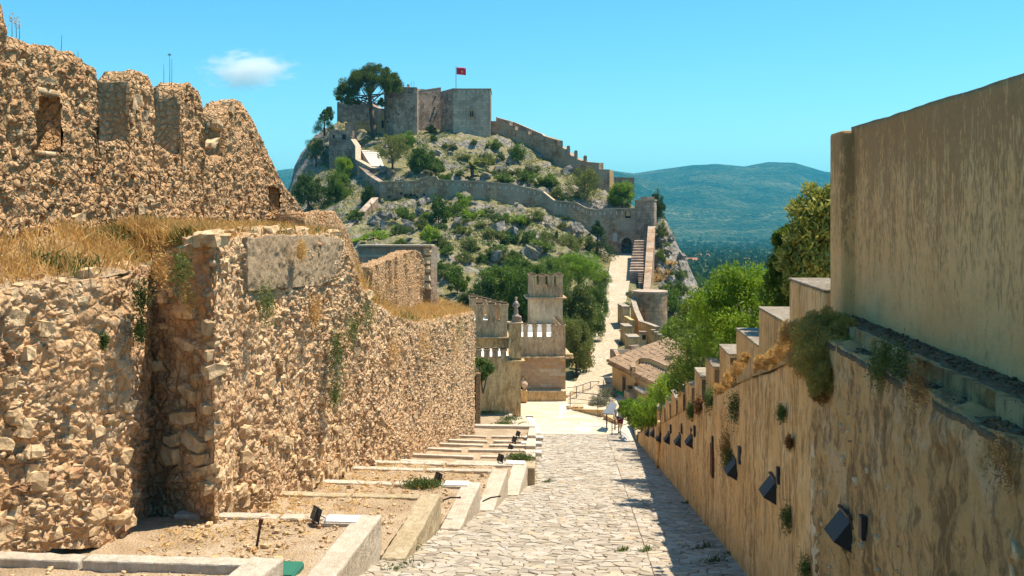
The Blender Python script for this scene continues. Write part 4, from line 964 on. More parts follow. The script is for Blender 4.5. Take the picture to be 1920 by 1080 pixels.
Q2 = np.stack([I[-1, :-1], I[-1, 1:], b + np.arange(1, n2), b + np.arange(n2 - 1)], -1); Q3 = np.stack([b + np.arange(n2 - 1), b + np.arange(1, n2), b + n2 + np.arange(1, n2), b + n2 + np.arange(n2 - 1)], -1)
solid('wall', np.vstack([P_, tp_, bt]), np.vstack([Q_, Q2, Q3]), MAT['wall_tall'], tw, smooth=False)
MB().box(2.905, 3.56, 11.78, 12.3, -1.95, .93).build('pier', MAT['wall_tall'], tw, bevel=.035)
MB().box(2.62, 3.5, 11.6, 12.42, -2.3, -1.45).build('pier_foot', MAT['wall_ochre'], rw, bevel=.03)
# ---- garden ground behind the wall
g = []
for y in np.arange(3, 61, 1.0):
    for x in np.linspace(3.0, 14, 12): g.append((x, y, max(crease(y) - .35, street_z(y) + .4) - max(0, x - 4.5) * .45))
g = np.array(g); g[:, 2] += fbm(g, 1.5, 3, 9) * .1
I = np.arange(len(g)).reshape(-1, 12); Q_ = np.stack([I[:-1, :-1], I[:-1, 1:], I[1:, 1:], I[1:, :-1]], -1).reshape(-1, 4)
tag(solid('garden_ground', g, Q_, MAT['soil'], smooth=True), kind='structure')
# ================================================================== castle on the hill
FWD = Vector((-ST, CT, 0)); RGT = Vector((CT, ST, 0))
def poly_wall(pts, thick, zb, mbf=None, cope=None):
    """slabs following (px, ytop, depth) with the thickness away from the viewer; returns (wall MB, coping MB, plan list)"""
    mb = MB(); cb = MB(); P = [W(*p) for p in pts]
    for i in range(len(P) - 1):
        a, b = P[i], P[i + 1]
        if (a - b).length < .02: continue
        za = zb(a) if callable(zb) else zb; zb2 = zb(b) if callable(zb) else zb
        mb.wallq(a, b, thick, za, a.z, zb2, b.z)
        if cope:
            d = (b - a).normalized(); n = Vector((d.y, -d.x, 0)) * .06
            cb.wallq(a + n, b + n, thick + .12, a.z + .003, a.z + cope, b.z + .003, b.z + cope)
    return mb, cb, P
ground = lambda p: hz(p.x, p.y) - 2.5
# ---- lower rampart with its gate
lr = thing('lower_rampart', 'long grey-brown rampart with thin loopholes and an arched gate below the keep', 'rampart', W(950, 400, 149))
pts = [(711,342,150.5),(780,340,150),(797,333,150),(818,332,150),(822,338,150),(900,341,150),(960,346,150),(974,350,150),(1000,355,149.5),(1018,361,149.5),(1038,377,149),(1060,379,149),(1080,381,148.6),(1099,391,148.3),(1116,394,148),(1138,392.5,147.6)]
mb, cb, P = poly_wall(pts, 1.1, ground, cope=.14)
mb.build('wall', MAT['castle_brown'], lr); cb.build('coping', MAT['coping'], lr)
def arch_panel(mb, x0, x1, z0, z1, xa, xb, zsp, O, U, N, th, n=10):
    """wall panel with a round-headed opening: local x along U from O, thickness th along N"""
    xm, r = (xa + xb) / 2, (xb - xa) / 2
    arc = [(xm - r * math.cos(math.pi * i / n), zsp + r * math.sin(math.pi * i / n)) for i in range(n + 1)]
    T = lambda x, z, k: tuple(O + U * x + N * (th * k) + Vector((0, 0, z)))
    for k in (0, 1):
        def q(*p): mb.add([T(a, b, k) for a, b in p], [tuple(range(len(p)))])
        q((x0, z0), (xa, z0), (xa, z1), (x0, z1)); q((xb, z0), (x1, z0), (x1, z1), (xb, z1))
        for i in range(n): q(arc[i], arc[i + 1], (arc[i + 1][0], z1), (arc[i][0], z1))
    line = [(xa, z0)] + arc + [(xb, z0)]
    for i in range(len(line) - 1): mb.add([T(*line[i], 0), T(*line[i + 1], 0), T(*line[i + 1], 1), T(*line[i], 1)], [(0, 1, 2, 3)])
    for a, b in (((x0, z0), (x0, z1)), ((x0, z1), (x1, z1)), ((x1, z1), (x1, z0))): mb.add([T(*a, 0), T(*b, 0), T(*b, 1), T(*a, 1)], [(0, 1, 2, 3)])
A = W(1138, 476, 147.6); B = W(1195, 476, 147); U = (B - A); U.z = 0; L = U.length; U.normalize(); N = Vector((-U.y, U.x, 0))
O = Vector((A.x, A.y, 0)); zt = W(1160, 391.5, 147.4).z; zb = -8.0; k = 147.4 / F
xa, xb = (1165.5 - 1138) * k, (1184 - 1138) * k; zs = W(1175, 455, 147.3).z
mb = MB(); arch_panel(mb, 0, L, zb, zt, xa, xb, zs, O, U, N, 1.1); mb.build('gate_wall', MAT['castle_brown'], lr)
ring = []; xm, r0 = (xa + xb) / 2, (xb - xa) / 2
for i in range(9):
    a0, a1 = math.pi * i / 9 + .02, math.pi * (i + 1) / 9 - .02; q = []
    for kk in (-.05, .3):
        for (rr_, aa) in ((r0, a0), (r0, a1), (r0 + .42, a1), (r0 + .42, a0)): q.append(O + U * (xm - rr_ * math.cos(aa)) + N * kk + Vector((0, 0, zs + rr_ * math.sin(aa))))
    MB().add(q, [(0, 1, 2, 3), (7, 6, 5, 4), (0, 4, 5, 1), (1, 5, 6, 2), (2, 6, 7, 3), (3, 7, 4, 0)]).build('voussoir', MAT['castle_pale'], lr)
MB().wallq(O + U * (xa - 1.5) + N * 3.2, O + U * (xb + 1.5) + N * 3.2, .4, zb, zs + 2, zb, zs + 2).build('inner_wall', MAT['orange_wall'], lr)
MB().wallq(O + N * 1.1, O + U * L + N * 1.1, 2.5, zs + r0 + .1, zs + r0 + .3, zs + r0 + .1, zs + r0 + .3).build('vault', MAT['castle'], lr)
MB().wallq(O, O + U * L, 1.2, zt + .003, zt + .14, zt + .003, zt + .14).build('coping', MAT['coping'], lr)
x = (1149 - 1138) * k; MB().wallq(O + U * x - N * .06, O + U * (x + .65) - N * .06, .1, W(0,453,147.3).z, W(0,437,147.3).z, W(0,453,147.3).z, W(0,437,147.3).z).build('plaque', simple('pale_grey_plaque', (.42, .42, .38), (.34, .34, .31), 6), lr)
x = (1172 - 1138) * k; z0_, z1_ = W(0,409,147.3).z, W(0,397,147.3).z
MB().wallq(O + U * x - N * .05, O + U * (x + .8) - N * .05, .1, z0_, z1_, z0_, z1_).build('window', MAT['dark'], lr)
MB().wallq(O + U * (x + .12) - N * .07, O + U * (x + .74) - N * .07, .05, z0_ + .3, z1_ - .06, z0_ + .3, z1_ - .06).build('lit_window_back', MAT['orange_wall'], lr)  # orange slab paints the lit back seen through the window opening
MB().wallq(O + U * (x - .1) - N * .3, O + U * (x + .9) - N * .3, .32, z0_ - .15, z0_ - .02, z0_ - .15, z0_ - .02).build('sill', MAT['coping'], lr)
def loopholes(par, pts, n, dy=7, w=.14, h=.42, mat=None):
    """thin slits painted pale as sunlit, a little below the top of a wall line"""
    P = [W(a, b + dy, c) for a, b, c in pts]; D = [0]
    for i in range(len(P) - 1): D.append(D[-1] + (P[i + 1] - P[i]).length)
    for j in range(n):
        s = D[-1] * (j + .5) / n; i = max(q for q in range(len(P)) if D[q] <= s); i = min(i, len(P) - 2)
        t_ = (s - D[i]) / max(1e-6, D[i + 1] - D[i]); p = P[i].lerp(P[i + 1], t_); d = (P[i + 1] - P[i]); d.z = 0; d.normalize(); nn = Vector((d.y, -d.x, 0))
        a = p + nn * .035 - d * w / 2; b = p + nn * .035 + d * w / 2
        MB().wallq(a, b, .05, p.z - h / 2, p.z + h / 2, p.z - h / 2, p.z + h / 2).build('loophole', mat or MAT['slit'], par)
MAT['slit'] = simple('sunlit_slit', (.62, .58, .50), (.5, .46, .4), 4)  # pale colour stands in for sunlight in the loopholes
loopholes(lr, pts[4:10], 18, w=.12, h=.40); loopholes(lr, pts[10:], 12, w=.12, h=.40); loopholes(lr, pts[:3], 7, w=.12, h=.35)
loopholes(lr, [(1140,392,147.5),(1194,391,147)], 5, w=.12, h=.40)
hole_r = random.Random(2)
for q in range(26):       # putlog holes in the stonework
    a, b = hole_r.uniform(725, 800), hole_r.uniform(362, 382)
    p = W(a, b, 149.9); MB().wallq(p, p + Vector((.32, 0, 0)), .3, p.z, p.z + hole_r.uniform(.25, .4), p.z, p.z + .33).build('putlog_hole', MAT['dark'], lr)
# corner tower beside the gate
ct = thing('corner_tower', 'square grey tower with a sunlit edge at the end of the gate rampart', 'tower', W(1212, 470, 145))
a, b = W(1194, 376, 146), W(1226, 374, 145.2); c = W(1231, 374, 150)
MB().prism([(a.x, a.y), (b.x, b.y), (c.x, c.y), (a.x, a.y + 5)], -9, a.z).build('wall', MAT['castle'], ct)
MB().prism([(a.x - .1, a.y - .1), (b.x + .1, b.y - .1), (c.x + .1, c.y), (a.x - .1, a.y + 5)], a.z + .003, a.z + .15).build('coping', MAT['coping'], ct)
a2 = W(1202, 369, 149); MB().prism([(a2.x, a2.y), (a2.x + 2, a2.y), (a2.x + 2, a2.y + 1), (a2.x, a2.y + 1)], a.z - .5, a2.z).build('parapet', MAT['castle'], ct)
# ---- stepped walkway and its parapet, right of the road
stw = thing('wall_walk', 'weathered stone steps climbing beside the road to the corner tower', 'stairs', W(1195, 510, 122))
NS = 12
for i in range(NS):
    t0, t1 = i / NS, (i + 1) / NS
    d0, d1 = 121 + 21 * t0, 121 + 21 * t1; y0_ = 508 - 62 * t0; l0 = 1180 + 10 * t0; l1 = 1180 + 10 * t1; r0_ = 1207 + 7 * t0; r1_ = 1207 + 7 * t1
    z_ = W(0, y0_, d0).z; q = [W(l0, 500, d0), W(r0_, 500, d0), W(r1_, 500, d1 + .3), W(l1, 500, d1 + .3)]
    MB().prism([(p.x, p.y) for p in q], z_ - 4.5, z_).build('step', MAT['castle_pale'] if i % 2 else MAT['castle'], stw)
for i in range(6):
    t0 = i / 6; d0 = 117 + 4 * t0; z_ = W(0, 530 - 20 * t0, d0).z; q = [W(1197, 500, d0), W(1206, 500, d0), W(1206, 500, d0 + .9), W(1197, 500, d0 + .9)]
    MB().prism([(p.x, p.y) for p in q], z_ - 2, z_).build('step', MAT['castle'], stw)
pr = thing('walk_parapet', 'narrow rubble parapet with small stepped merlons along the walkway steps', 'parapet', W(1215, 540, 115))
q0 = [W(1206, 545, 112), W(1219, 545, 112), W(1229, 424, 144), W(1215, 424, 144)]
MB().add([tuple(p) for p in q0] + [(p.x, p.y, p.z - 5) for p in q0], [(0, 1, 2, 3), (0, 4, 5, 1), (1, 5, 6, 2), (2, 6, 7, 3), (3, 7, 4, 0)]).build('wall', MAT['castle_brown'], pr)
for i, (px_, py_) in enumerate([(1216.5,447),(1214.5,459),(1212,470),(1210,483),(1208,497),(1206,512)]):
    d_ = np.interp(py_, [424, 545], [144, 112]); p = W(px_, py_, d_); MB().prism([(p.x - .1, p.y), (p.x + .55, p.y), (p.x + .62, p.y + 1.9), (p.x - .05, p.y + 1.9)], p.z - 1.6, p.z).build('merlon', MAT['castle'], pr)
# ---- keep
kp = thing('keep', 'grey castle keep of joined towers with a pointed gothic window on the summit', 'castle', W(820, 260, 188))
q = [(720,192),(722,187.5),(738,184.5),(782,185),(788,190),(786,197)]
pl = [(W(a, 0, d).x, W(a, 0, d).y) for a, d in q]
MB().prism(pl, W(0, 290, 186).z, W(0, 165, 185).z).build('round_tower', MAT['castle'], kp)
MB().prism([(p[0], p[1] - .12) for p in pl], W(0, 165, 185).z + .003, W(0, 163.6, 185).z).build('coping', MAT['coping'], kp)
def kwall(n, a, b, mat, zb=270, th=1.2):
    p, q = W(*a), W(*b); z = W(0, zb, 186).z; MB().wallq(p, q, th, z, p.z, z, q.z).build(n, mat, kp)
    MB().wallq((p.x, p.y - .06), (q.x, q.y - .06), th, p.z + .003, p.z + .12, q.z + .003, q.z + .12).build('coping', MAT['coping'], kp)
kwall('curtain_wall', (783,171,187.5), (827,164.5,191), MAT['castle'], 275)
kwall('curtain_wall', (826,173,189), (850.2,166.5,185), MAT['castle'], 275)
a, b = W(849.7, 167.5, 185), W(920, 168.5, 185); bk_ = FWD * 9
MB().prism([(a.x, a.y), (b.x, b.y), ((b + bk_).x, (b + bk_).y), ((a + bk_).x, (a + bk_).y)], W(0, 285, 185).z, a.z).build('main_tower', MAT['castle_pale'], kp)
ap = a - FWD * .12; bp = b - FWD * .12
MB().prism([(ap.x, ap.y), (bp.x + .1, bp.y), ((b + bk_).x + .1, (b + bk_).y), ((a + bk_).x, (a + bk_).y)], a.z + .003, a.z + .16).build('coping', MAT['coping'], kp)
loopholes(kp, [(857,168.5,185),(918,169,185)], 7, dy=3.5, w=.16, h=.5)
def kbox(n, px0, px1, y0, y1, d, dep, mat, par):
    p, q = W(px0, y1, d), W(px1, y1, d); s_ = FWD * dep
    return MB().prism([(p.x, p.y), (q.x, q.y), ((q + s_).x, (q + s_).y), ((p + s_).x, (p + s_).y)], p.z, W(0, y0, d).z).build(n, mat, par)
# gothic window: pale surround, pointed opening
def gothic(px0, px1, ys_, yp, yb, d, par, mat, proud, nm):
    c = (px0 + px1) / 2; pts_ = [(px0, yb), (px1, yb), (px1, ys_), (c + (px1 - c) * .62, (ys_ * .45 + yp * .55)), (c, yp), (c - (px1 - c) * .62, (ys_ * .45 + yp * .55)), (px0, ys_)]
    f_ = [W(a_, b_, d - proud) for a_, b_ in pts_]; k_ = [p + FWD * (proud + .1) for p in f_]; n_ = len(f_)
    MB().add(f_ + k_, [tuple(range(n_)), tuple(range(2 * n_ - 1, n_ - 1, -1))] + [(i, n_ + i, n_ + (i + 1) % n_, (i + 1) % n_) for i in range(n_)]).build(nm, mat, par)
gothic(876.5, 892.5, 208, 197, 223, 185, kp, MAT['castle'], .05, 'window_surround'); gothic(880, 889, 209, 202, 222.5, 185, kp, MAT['orange_wall'], .08, 'window'); gothic(881.2, 884, 211, 206, 219, 185, kp, MAT['dark'], .11, 'window_light'); gothic(885.2, 888, 211, 206, 219, 185, kp, MAT['dark'], .11, 'window_light')
kbox('chimney', 763, 767.5, 158, 166, 189, 1, MAT['castle'], kp); kbox('chimney', 786, 796, 167, 176, 192, 1.2, MAT['castle'], kp)
for a_ in (771, 776): MB().tube(W(a_, 167, 190), W(a_, 152, 190), .03).build('antenna', MAT['iron'], kp)
for k_ in range(34):       # holes and lost stones in the old masonry
    a_, b_ = hole_r.choice([(hole_r.uniform(740, 780), hole_r.uniform(172, 215)), (hole_r.uniform(722, 736), hole_r.uniform(176, 235)), (hole_r.uniform(790, 822), hole_r.uniform(178, 225)), (hole_r.uniform(829, 848), hole_r.uniform(180, 215))])
    d_ = 184.3 if 738 < a_ < 785 else (np.interp(a_, [722, 738], [187.2, 184.3]) if a_ < 738 else (np.interp(a_, [783, 827], [187.4, 190.9]) if a_ < 827 else np.interp(a_, [826, 850], [188.9, 184.9])))
    s_ = hole_r.uniform(1.0, 2.6); kbox('lost_stone', a_, a_ + s_, b_, b_ + s_ * hole_r.uniform(.7, 1.2), d_ + .05, .4, MAT['dark'], kp) if False else MB().box(W(a_, b_, d_).x, W(a_, b_, d_).x + s_ * .09, W(a_, b_, d_).y - .12, W(a_, b_, d_).y + .4, W(a_, b_, d_).z - s_ * .08, W(a_, b_, d_).z).build('lost_stone', MAT['dark'], kp)
# flag
fl = thing('flag', 'crimson flag with a small golden emblem flying from a thin pole on the keep', 'flag', W(855, 166, 187))
MB().tube(W(855, 172, 187), W(855, 124.5, 187), .06, .04).build('pole', MAT['iron'], fl)
MAT['flag'] = simple('crimson_cloth', (.62, .03, .07), (.50, .02, .05), 2, .8); MAT['gold'] = simple('gold_emblem', (.75, .42, .05), (.65, .33, .05), 3, .8)
g = []; nu_, nv_ = 14, 7; o_ = W(856, 126, 186.9)
for j in range(nv_):
    for i in range(nu_):
        u = i / (nu_ - 1); g.append(tuple(o_ + RGT * (1.75 * u) + Vector((0, .16 * math.sin(u * 7 + j * .3) * u, -1.35 * j / (nv_ - 1) - .15 * u))))
I = np.arange(nu_ * nv_).reshape(nv_, nu_); fo = solid('cloth', g, np.stack([I[:-1, :-1], I[:-1, 1:], I[1:, 1:], I[1:, :-1]], -1).reshape(-1, 4), MAT['flag'], fl, smooth=True)
mm = fo.modifiers.new('thick', 'SOLIDIFY'); mm.thickness = .02
em = W(866, 134, 186.6); MB().add([em + RGT * (.28 * math.cos(t_) * (1 if i % 2 else .45)) + Vector((0, 0, .3 * math.sin(t_) * (1 if i % 2 else .45))) for i, t_ in enumerate(np.linspace(0, 2 * math.pi, 12, endpoint=False))] + [em - FWD * .03], [(i, (i + 1) % 12, 12) for i in range(12)]).build('emblem', MAT['gold'], fl)
# ---- western outworks
ow = thing('outwork_wall', 'grey crenellated wall standing behind the tall pine', 'wall', W(665, 245, 196))
kbox('wall', 632, 708, 194, 262, 196, 1.2, MAT['castle'], ow)
for i in range(12): kbox('merlon', 632.3 + i * 6.1, 632.3 + i * 6.1 + 4.6, 190.8, 193.97, 196, .7, MAT['castle'], ow)
p0_, p1_ = W(690, 194, 195.9), W(718, 207, 190); MB().wallq(p0_, p1_, 1, p0_.z - 8, p0_.z, p1_.z - 8, p1_.z).build('wing_wall', MAT['castle'], ow)
ob_ = thing('forecourt_wall', 'low orange masonry wall at the head of the pale steps', 'wall', W(680, 262, 189))
kbox('wall', 662, 702, 228, 268, 189, .9, MAT['orange_wall'], ob_); kbox('coping', 661, 702.5, 226, 227.9, 188.9, 1.1, MAT['castle'], ob_)
for i in range(6): kbox('putlog_hole', 668 + i * 5, 669.4 + i * 5, 231.5, 233.5, 188.95, .2, MAT['dark'], ob_)
gb = thing('gabled_ruin', 'small orange gable wall with a dark doorway against the round tower', 'ruin', W(712, 260, 187))
pa = [W(704, 240, 187.5), W(720, 205, 187.5), W(722, 250, 187.5), W(704, 265, 187.5)]; pb = [p + FWD * .8 for p in pa]
MB().add(pa + pb, [(0, 1, 2, 3), (7, 6, 5, 4), (0, 4, 5, 1), (1, 5, 6, 2), (2, 6, 7, 3), (3, 7, 4, 0)]).build('wall', MAT['orange_wall'], gb); kbox('doorway', 715.5, 719.5, 226, 240, 187.3, .2, MAT['dark'], gb)
gh = thing('stone_guardhouse', 'plain grey guardhouse with two small dark windows left of the steps', 'building', W(640, 300, 177))
kbox('wall', 617, 661, 244.5, 318, 177, 5, MAT['castle'], gh); kbox('parapet', 647, 662.5, 230, 268, 178.5, 2, MAT['castle'], gh); kbox('coping', 616.8, 636, 243.2, 244.4, 176.9, 5, MAT['coping'], gh)
for a_ in (624, 641.5): kbox('window', a_, a_ + (3.5 if a_ < 630 else 7), 252.5, 259.5 if a_ < 630 else 262, 176.95, .3, MAT['dark'], gh)
# steps of the upper approach
us_ = thing('approach_steps', 'flight of pale limestone steps climbing to the orange wall', 'stairs', W(700, 312, 161))
for i in range(12):
    t0 = i / 12; t1 = (i + 1) / 12; d0 = 161 + 24 * t0; d1 = 161 + 24 * t1; l0, r0_ = 697 - 29 * t0 ** .9, 720 - 18 * t0; l1, r1_ = 697 - 29 * t1 ** .9, 720 - 18 * t1
    z_ = W(0, 312 - 47 * t1, d0).z; z0_ = W(0, 312 - 47 * t0 - .8, d0).z; q = [W(l0, 0, d0), W(r0_, 0, d0), W(r1_, 0, d1 + .2), W(l1, 0, d1 + .2)]
    MB().hexa([(p.x, p.y, z_ - 3.5) for p in q], [(q[0].x, q[0].y, z0_), (q[1].x, q[1].y, z0_), (q[2].x, q[2].y, z_ + .12), (q[3].x, q[3].y, z_ + .12)]).build('step', MAT['paving_pale'], us_)
rt = thing('approach_wall', 'curved dark retaining wall with pale coping holding up the pale steps', 'wall', W(700, 345, 162))
pts = [(658,262,177),(667,275,172),(667,300,166),(697,316.5,160),(757,317,160.5),(760,318,164)]
mb, cb, P = poly_wall(pts, .8, lambda p: hz(p.x, p.y) - 7, cope=.14); mb.build('wall', MAT['castle'], rt); cb.build('coping', MAT['coping'], rt)
lf = thing('flank_wall', 'shaded wall flank dropping from the steps to the rampart corner', 'wall', W(690, 390, 155))
pts = [(666,306,167),(690,328,156),(712,342,151)]; mb, cb, P = poly_wall(pts, .9, lambda p: hz(p.x, p.y) - 5); mb.build('wall', MAT['castle'], lf)
dw = thing('descending_wall', 'low wall with sunlit sloping coping and square holes running down from the rampart corner', 'wall', W(685, 420, 143))
pts = [(655,428,137),(709,372,148)]; mb, cb, P = poly_wall(pts, .9, lambda p: p.z - 3.5, cope=.15); mb.build('wall', MAT['castle_brown'], dw); cb.build('coping', MAT['castle_pale'], dw)
for t_ in (.18, .42, .66):
    p = P[0].lerp(P[1], t_); d_ = (P[1] - P[0]).normalized(); n_ = Vector((d_.y, -d_.x, 0)).normalized() * .05
    MB().wallq(p + n_, p + n_ + d_ * .5, .1, p.z - 1.5, p.z - .9, p.z - 1.5, p.z - .9).build('drain_hole', MAT['dark'], dw)
# ---- upper rampart stepping down to the right
ur = thing('upper_rampart', 'stepped brown rampart with four slender merlons descending from the keep along the skyline', 'rampart', W(1030, 300, 180))
pts = [(919,228,187),(955,229,185),(955.2,236,185),(966,238,184.5),(966.2,245,184.5),(990,247,183),(990.2,253,183),(1020,256,181),(1045,264,179),(1046,273,179),(1060,281,178),(1063,286,178),(1075,296,177),(1088,302,176),(1104,305,175),(1123,306.5,173.5)]
mb, cb, P = poly_wall(pts, 1.3, lambda p: hz(p.x, p.y) - 3, cope=.12); mb.build('wall', MAT['castle_brown'], ur); cb.build('coping', MAT['castle_brown'], ur)
pts = [(930,220.5,190),(966,230.5,188),(1016,252,185.5),(1022,258,185)]; mb, cb, P = poly_wall(pts, .6, lambda p: p.z - 4, cope=.1); mb.build('back_wall', MAT['castle'], ur); cb.build('coping', MAT['coping'], ur)
for (a_, t_, b_) in ((1049.5, 263.5, 275), (1063, 273, 290), (1077, 282, 300), (1094.5, 291.5, 305)):
    kbox('merlon', a_, a_ + 6, t_ + 1.2, b_, 178.3 - (a_ - 1049) * .06, .9, MAT['castle_brown'], ur); kbox('merlon_cap', a_ + 1, a_ + 5, t_, t_ + 1.18, 178.2 - (a_ - 1049) * .06, .7, MAT['castle_brown'], ur)
et = thing('rampart_end_block', 'square end block of the upper rampart with a sunlit corner', 'tower', W(1138, 345, 172))
kbox('wall', 1122, 1143, 319, 372, 172.5, 4, MAT['castle_brown'], et); q = [W(1143.05, 0, 172.5), W(1150, 0, 175.5)]; MB().wallq(q[0], q[1], 1, W(0,372,172).z, W(0,318.5,172.5).z, W(0,372,172).z, W(0,318.5,172.5).z).build('corner', MAT['orange_wall'], et)  # orange colour on the corner paints sunlight onto its right face
kbox('coping', 1121.8, 1143, 317.6, 318.9, 172.4, 4, MAT['castle_brown'], et)
eb = thing('ruined_turret', 'two low ruined wall blocks behind the bright green tree', 'ruin', W(1170, 350, 168))
kbox('wall', 1153, 1166, 332, 365, 169, 1.5, MAT['castle_brown'], eb); kbox('wall', 1166.5, 1189, 334, 372, 168, 2.5, MAT['castle'], eb); kbox('coping', 1166, 1190, 332.6, 333.9, 167.9, 2.7, MAT['castle_brown'], eb)

# ================================================================== palace by the square
MAT['ashlar'] = [simple('ashlar_tone_%s' % n_, c_, mul(c_, .72), 5, .9, bump=.3) for n_, c_ in (('tan', (.50, .36, .22)), ('rose', (.50, .33, .21)), ('pale', (.56, .44, .30)), ('orange', (.50, .30, .15)))]
MAT['palace'] = plaster_mat('weathered_palace_stone', (.62, .41, .22), (.15, .09, .05), (.70, .49, .28), .7, .48, .66, .4)
MAT['palace_plain'] = plaster_mat('ochre_palace_render', (.66, .43, .19), (.17, .10, .045), (.72, .51, .26), .8, .49, .66, .3)
MAT['palace_cream'] = plaster_mat('cream_tower_render', (.62, .46, .27), (.22, .15, .09), (.70, .54, .34), .7, .5, .7, .3)
MAT['roof_white'] = simple('white_roof_screed', (.80, .78, .74), (.70, .68, .64), 2, .8)
MAT['brick_red'] = simple('red_roof_brick', (.40, .16, .09), (.28, .11, .06), 6, .9)
PB = (FWD - RGT * .06).normalized()
def fr_box(n, par, px0, px1, y0, y1, d, dep, mat, bev=0.0, off=0.0, side=0.0):
    """box whose front face is read off the picture at depth d and that goes back dep metres"""
    p, q = W(px0, y1, d), W(px1, y1, d); p = p - PB * off - RGT * side; q = q - PB * off + RGT * side; s_ = PB * (dep + off)
    return MB().prism([(p.x, p.y), (q.x, q.y), ((q + s_).x, (q + s_).y), ((p + s_).x, (p + s_).y)], p.z, W(0, y0, d).z).build(n, mat, par, bevel=bev)
def merlon(par, base, w, dpt, h, mat, cap_h=.22):
    """one crenellation with a two-step cap; base = front-left bottom corner"""
    f_ = lambda e, z0, z1, nm, m_, pp: MB().prism([tuple((base + RGT * a_ + PB * b_))[:2] for a_, b_ in ((-e, -e), (w + e, -e), (w + e, dpt + e), (-e, dpt + e))], base.z + z0, base.z + z1).build(nm, m_, pp)
    o = f_(0, 0, h - cap_h, 'merlon', mat, par); f_(.045, h - cap_h + .002, h - cap_h * .45, 'cap', mat, o); f_(-.03, h - cap_h * .45 + .002, h, 'cap_top', MAT['slate'], o)
pal = thing('palace', 'ochre crenellated palace with a square turret and ashlar gate wall beside the square', 'building', W(1015, 752, 68))
# gate block
fr_box('gate_wall', pal, 968, 1060.5, 671.5, 756, 68, 5.6, MAT['palace_plain'])
fr_box('eave', pal, 968, 1060.5, 668, 671.3, 68, 5.6, MAT['palace'], off=.42, side=.5)
fr_box('gargoyle', pal, 1060.5, 1075, 664, 671, 67.7, .5, MAT['palace_plain'], .04)
fr_box('parapet', pal, 968, 1060.5, 632.5, 667.9, 68, .32, MAT['palace'])
for k in range(5): merlon(pal, W(981.5 + k * 17.6, 632.4, 68), .30, .30, 26 / F * 68, MAT['palace'])
c1 = W(1060.5, 632.5, 68)
pp_ = [c1 - RGT * .32 + PB * .33, c1 + PB * .33, c1 + PB * 5.2, c1 - RGT * .32 + PB * 5.2]
MB().prism([(p.x, p.y) for p in pp_], W(0,667.9,68).z, c1.z).build('side_parapet', MAT['palace'], pal)
for k in range(1, 8): merlon(pal, c1 - RGT * .32 + PB * (.64 * k), .30, .28, 26 / F * 68, MAT['palace'])
fl_ = [c1 - RGT * .33 + PB * .33, c1 - RGT * .33 + PB * 5.4, W(968,632.5,68) + PB * 5.4, W(968,632.5,68) + PB * .33]
MB().prism([(p.x, p.y) for p in fl_], W(0,668,68).z, W(0,640,68).z).build('roof_terrace', MAT['roof_white'], pal)
MB().wallq(W(960,0,73.3), W(1046,0,73.3), .3, W(0,640,68).z, W(0,626,68).z, W(0,640,68).z, W(0,626,68).z).build('back_parapet', MAT['roof_white'], pal)
# bench, ball finial, arch
fr_box('bench', pal, 976, 1061.5, 736.5, 753.5, 67.4, .7, MAT['palace_plain'], .02); fr_box('bench_cap', pal, 990, 1062, 733, 736.3, 67.35, .7, MAT['palace_cream'], .02)
fr_box('pedestal', pal, 977, 989, 733, 754, 66.7, .5, MAT['palace_plain'], .03)
b_ = W(983.5, 721, 66.8); rr0 = 6.2 / F * 66.8
MB().lathe(b_, [(.10, -.42), (.14, -.36), (.07, -.30), (.09, -.24)] + [(max(.02, rr0 * math.cos(t_)), rr0 * math.sin(t_)) for t_ in np.linspace(-1.25, 1.5, 9)], 16).build('ball_finial', MAT['castle_pale'], pal, smooth=True)
gc = W(966, 735, 67.9); Rin, Rout = 15.5 / F * 68, 31 / F * 68
for i in range(7):
    a0, a1 = math.pi / 2 * i / 7 + .015, math.pi / 2 * (i + 1) / 7 - .015; q = []
    for kk in (-.03, .1):
        for (r_2, aa) in ((Rin, a0), (Rout, a0), (Rout, a1), (Rin, a1)): q.append(gc + RGT * (r_2 * math.cos(aa)) + PB * kk + Vector((0, 0, r_2 * math.sin(aa))))
    MB().add(q, [(0, 1, 2, 3), (7, 6, 5, 4), (0, 4, 5, 1), (1, 5, 6, 2), (2, 6, 7, 3), (3, 7, 4, 0)]).build('voussoir', MAT['ashlar'][[0, 2, 3][i % 3]], pal)
q = [gc + RGT * (Rin * math.cos(t_)) - PB * .02 + Vector((0, 0, Rin * math.sin(t_))) for t_ in np.linspace(0, math.pi, 14)]; MB().add(q + [p + PB * .1 for p in q], [tuple(range(14)), tuple(range(27, 13, -1))]).build('doorway', MAT['dark'], pal)
ra = random.Random(8); row_h = 7.0
for j in range(9):
    y1 = 733 - j * row_h; y0_ = y1 - row_h + .35; x = 974.0 - ra.uniform(0, 12)
    while x < 1060:
        w_ = ra.uniform(15, 27); x1 = min(x + w_, 1060.3)
        if x1 - x > 4:
            cxm, cym = (x + x1) / 2, (y0_ + y1) / 2
            lx = x
            if math.hypot(x - 966, 735 - y1) < 31.8: lx = 966 + math.sqrt(max(0, 31.8 ** 2 - (735 - y1) ** 2))
            if lx < x1 - 3 and x1 > 972: fr_box('ashlar_block', pal, lx + .2, x1 - .2, y0_, y1, 68, .05, ra.choice(MAT['ashlar'][:2] * 3 + MAT['ashlar'][2:]), off=ra.uniform(.012, .03))
        x = x1
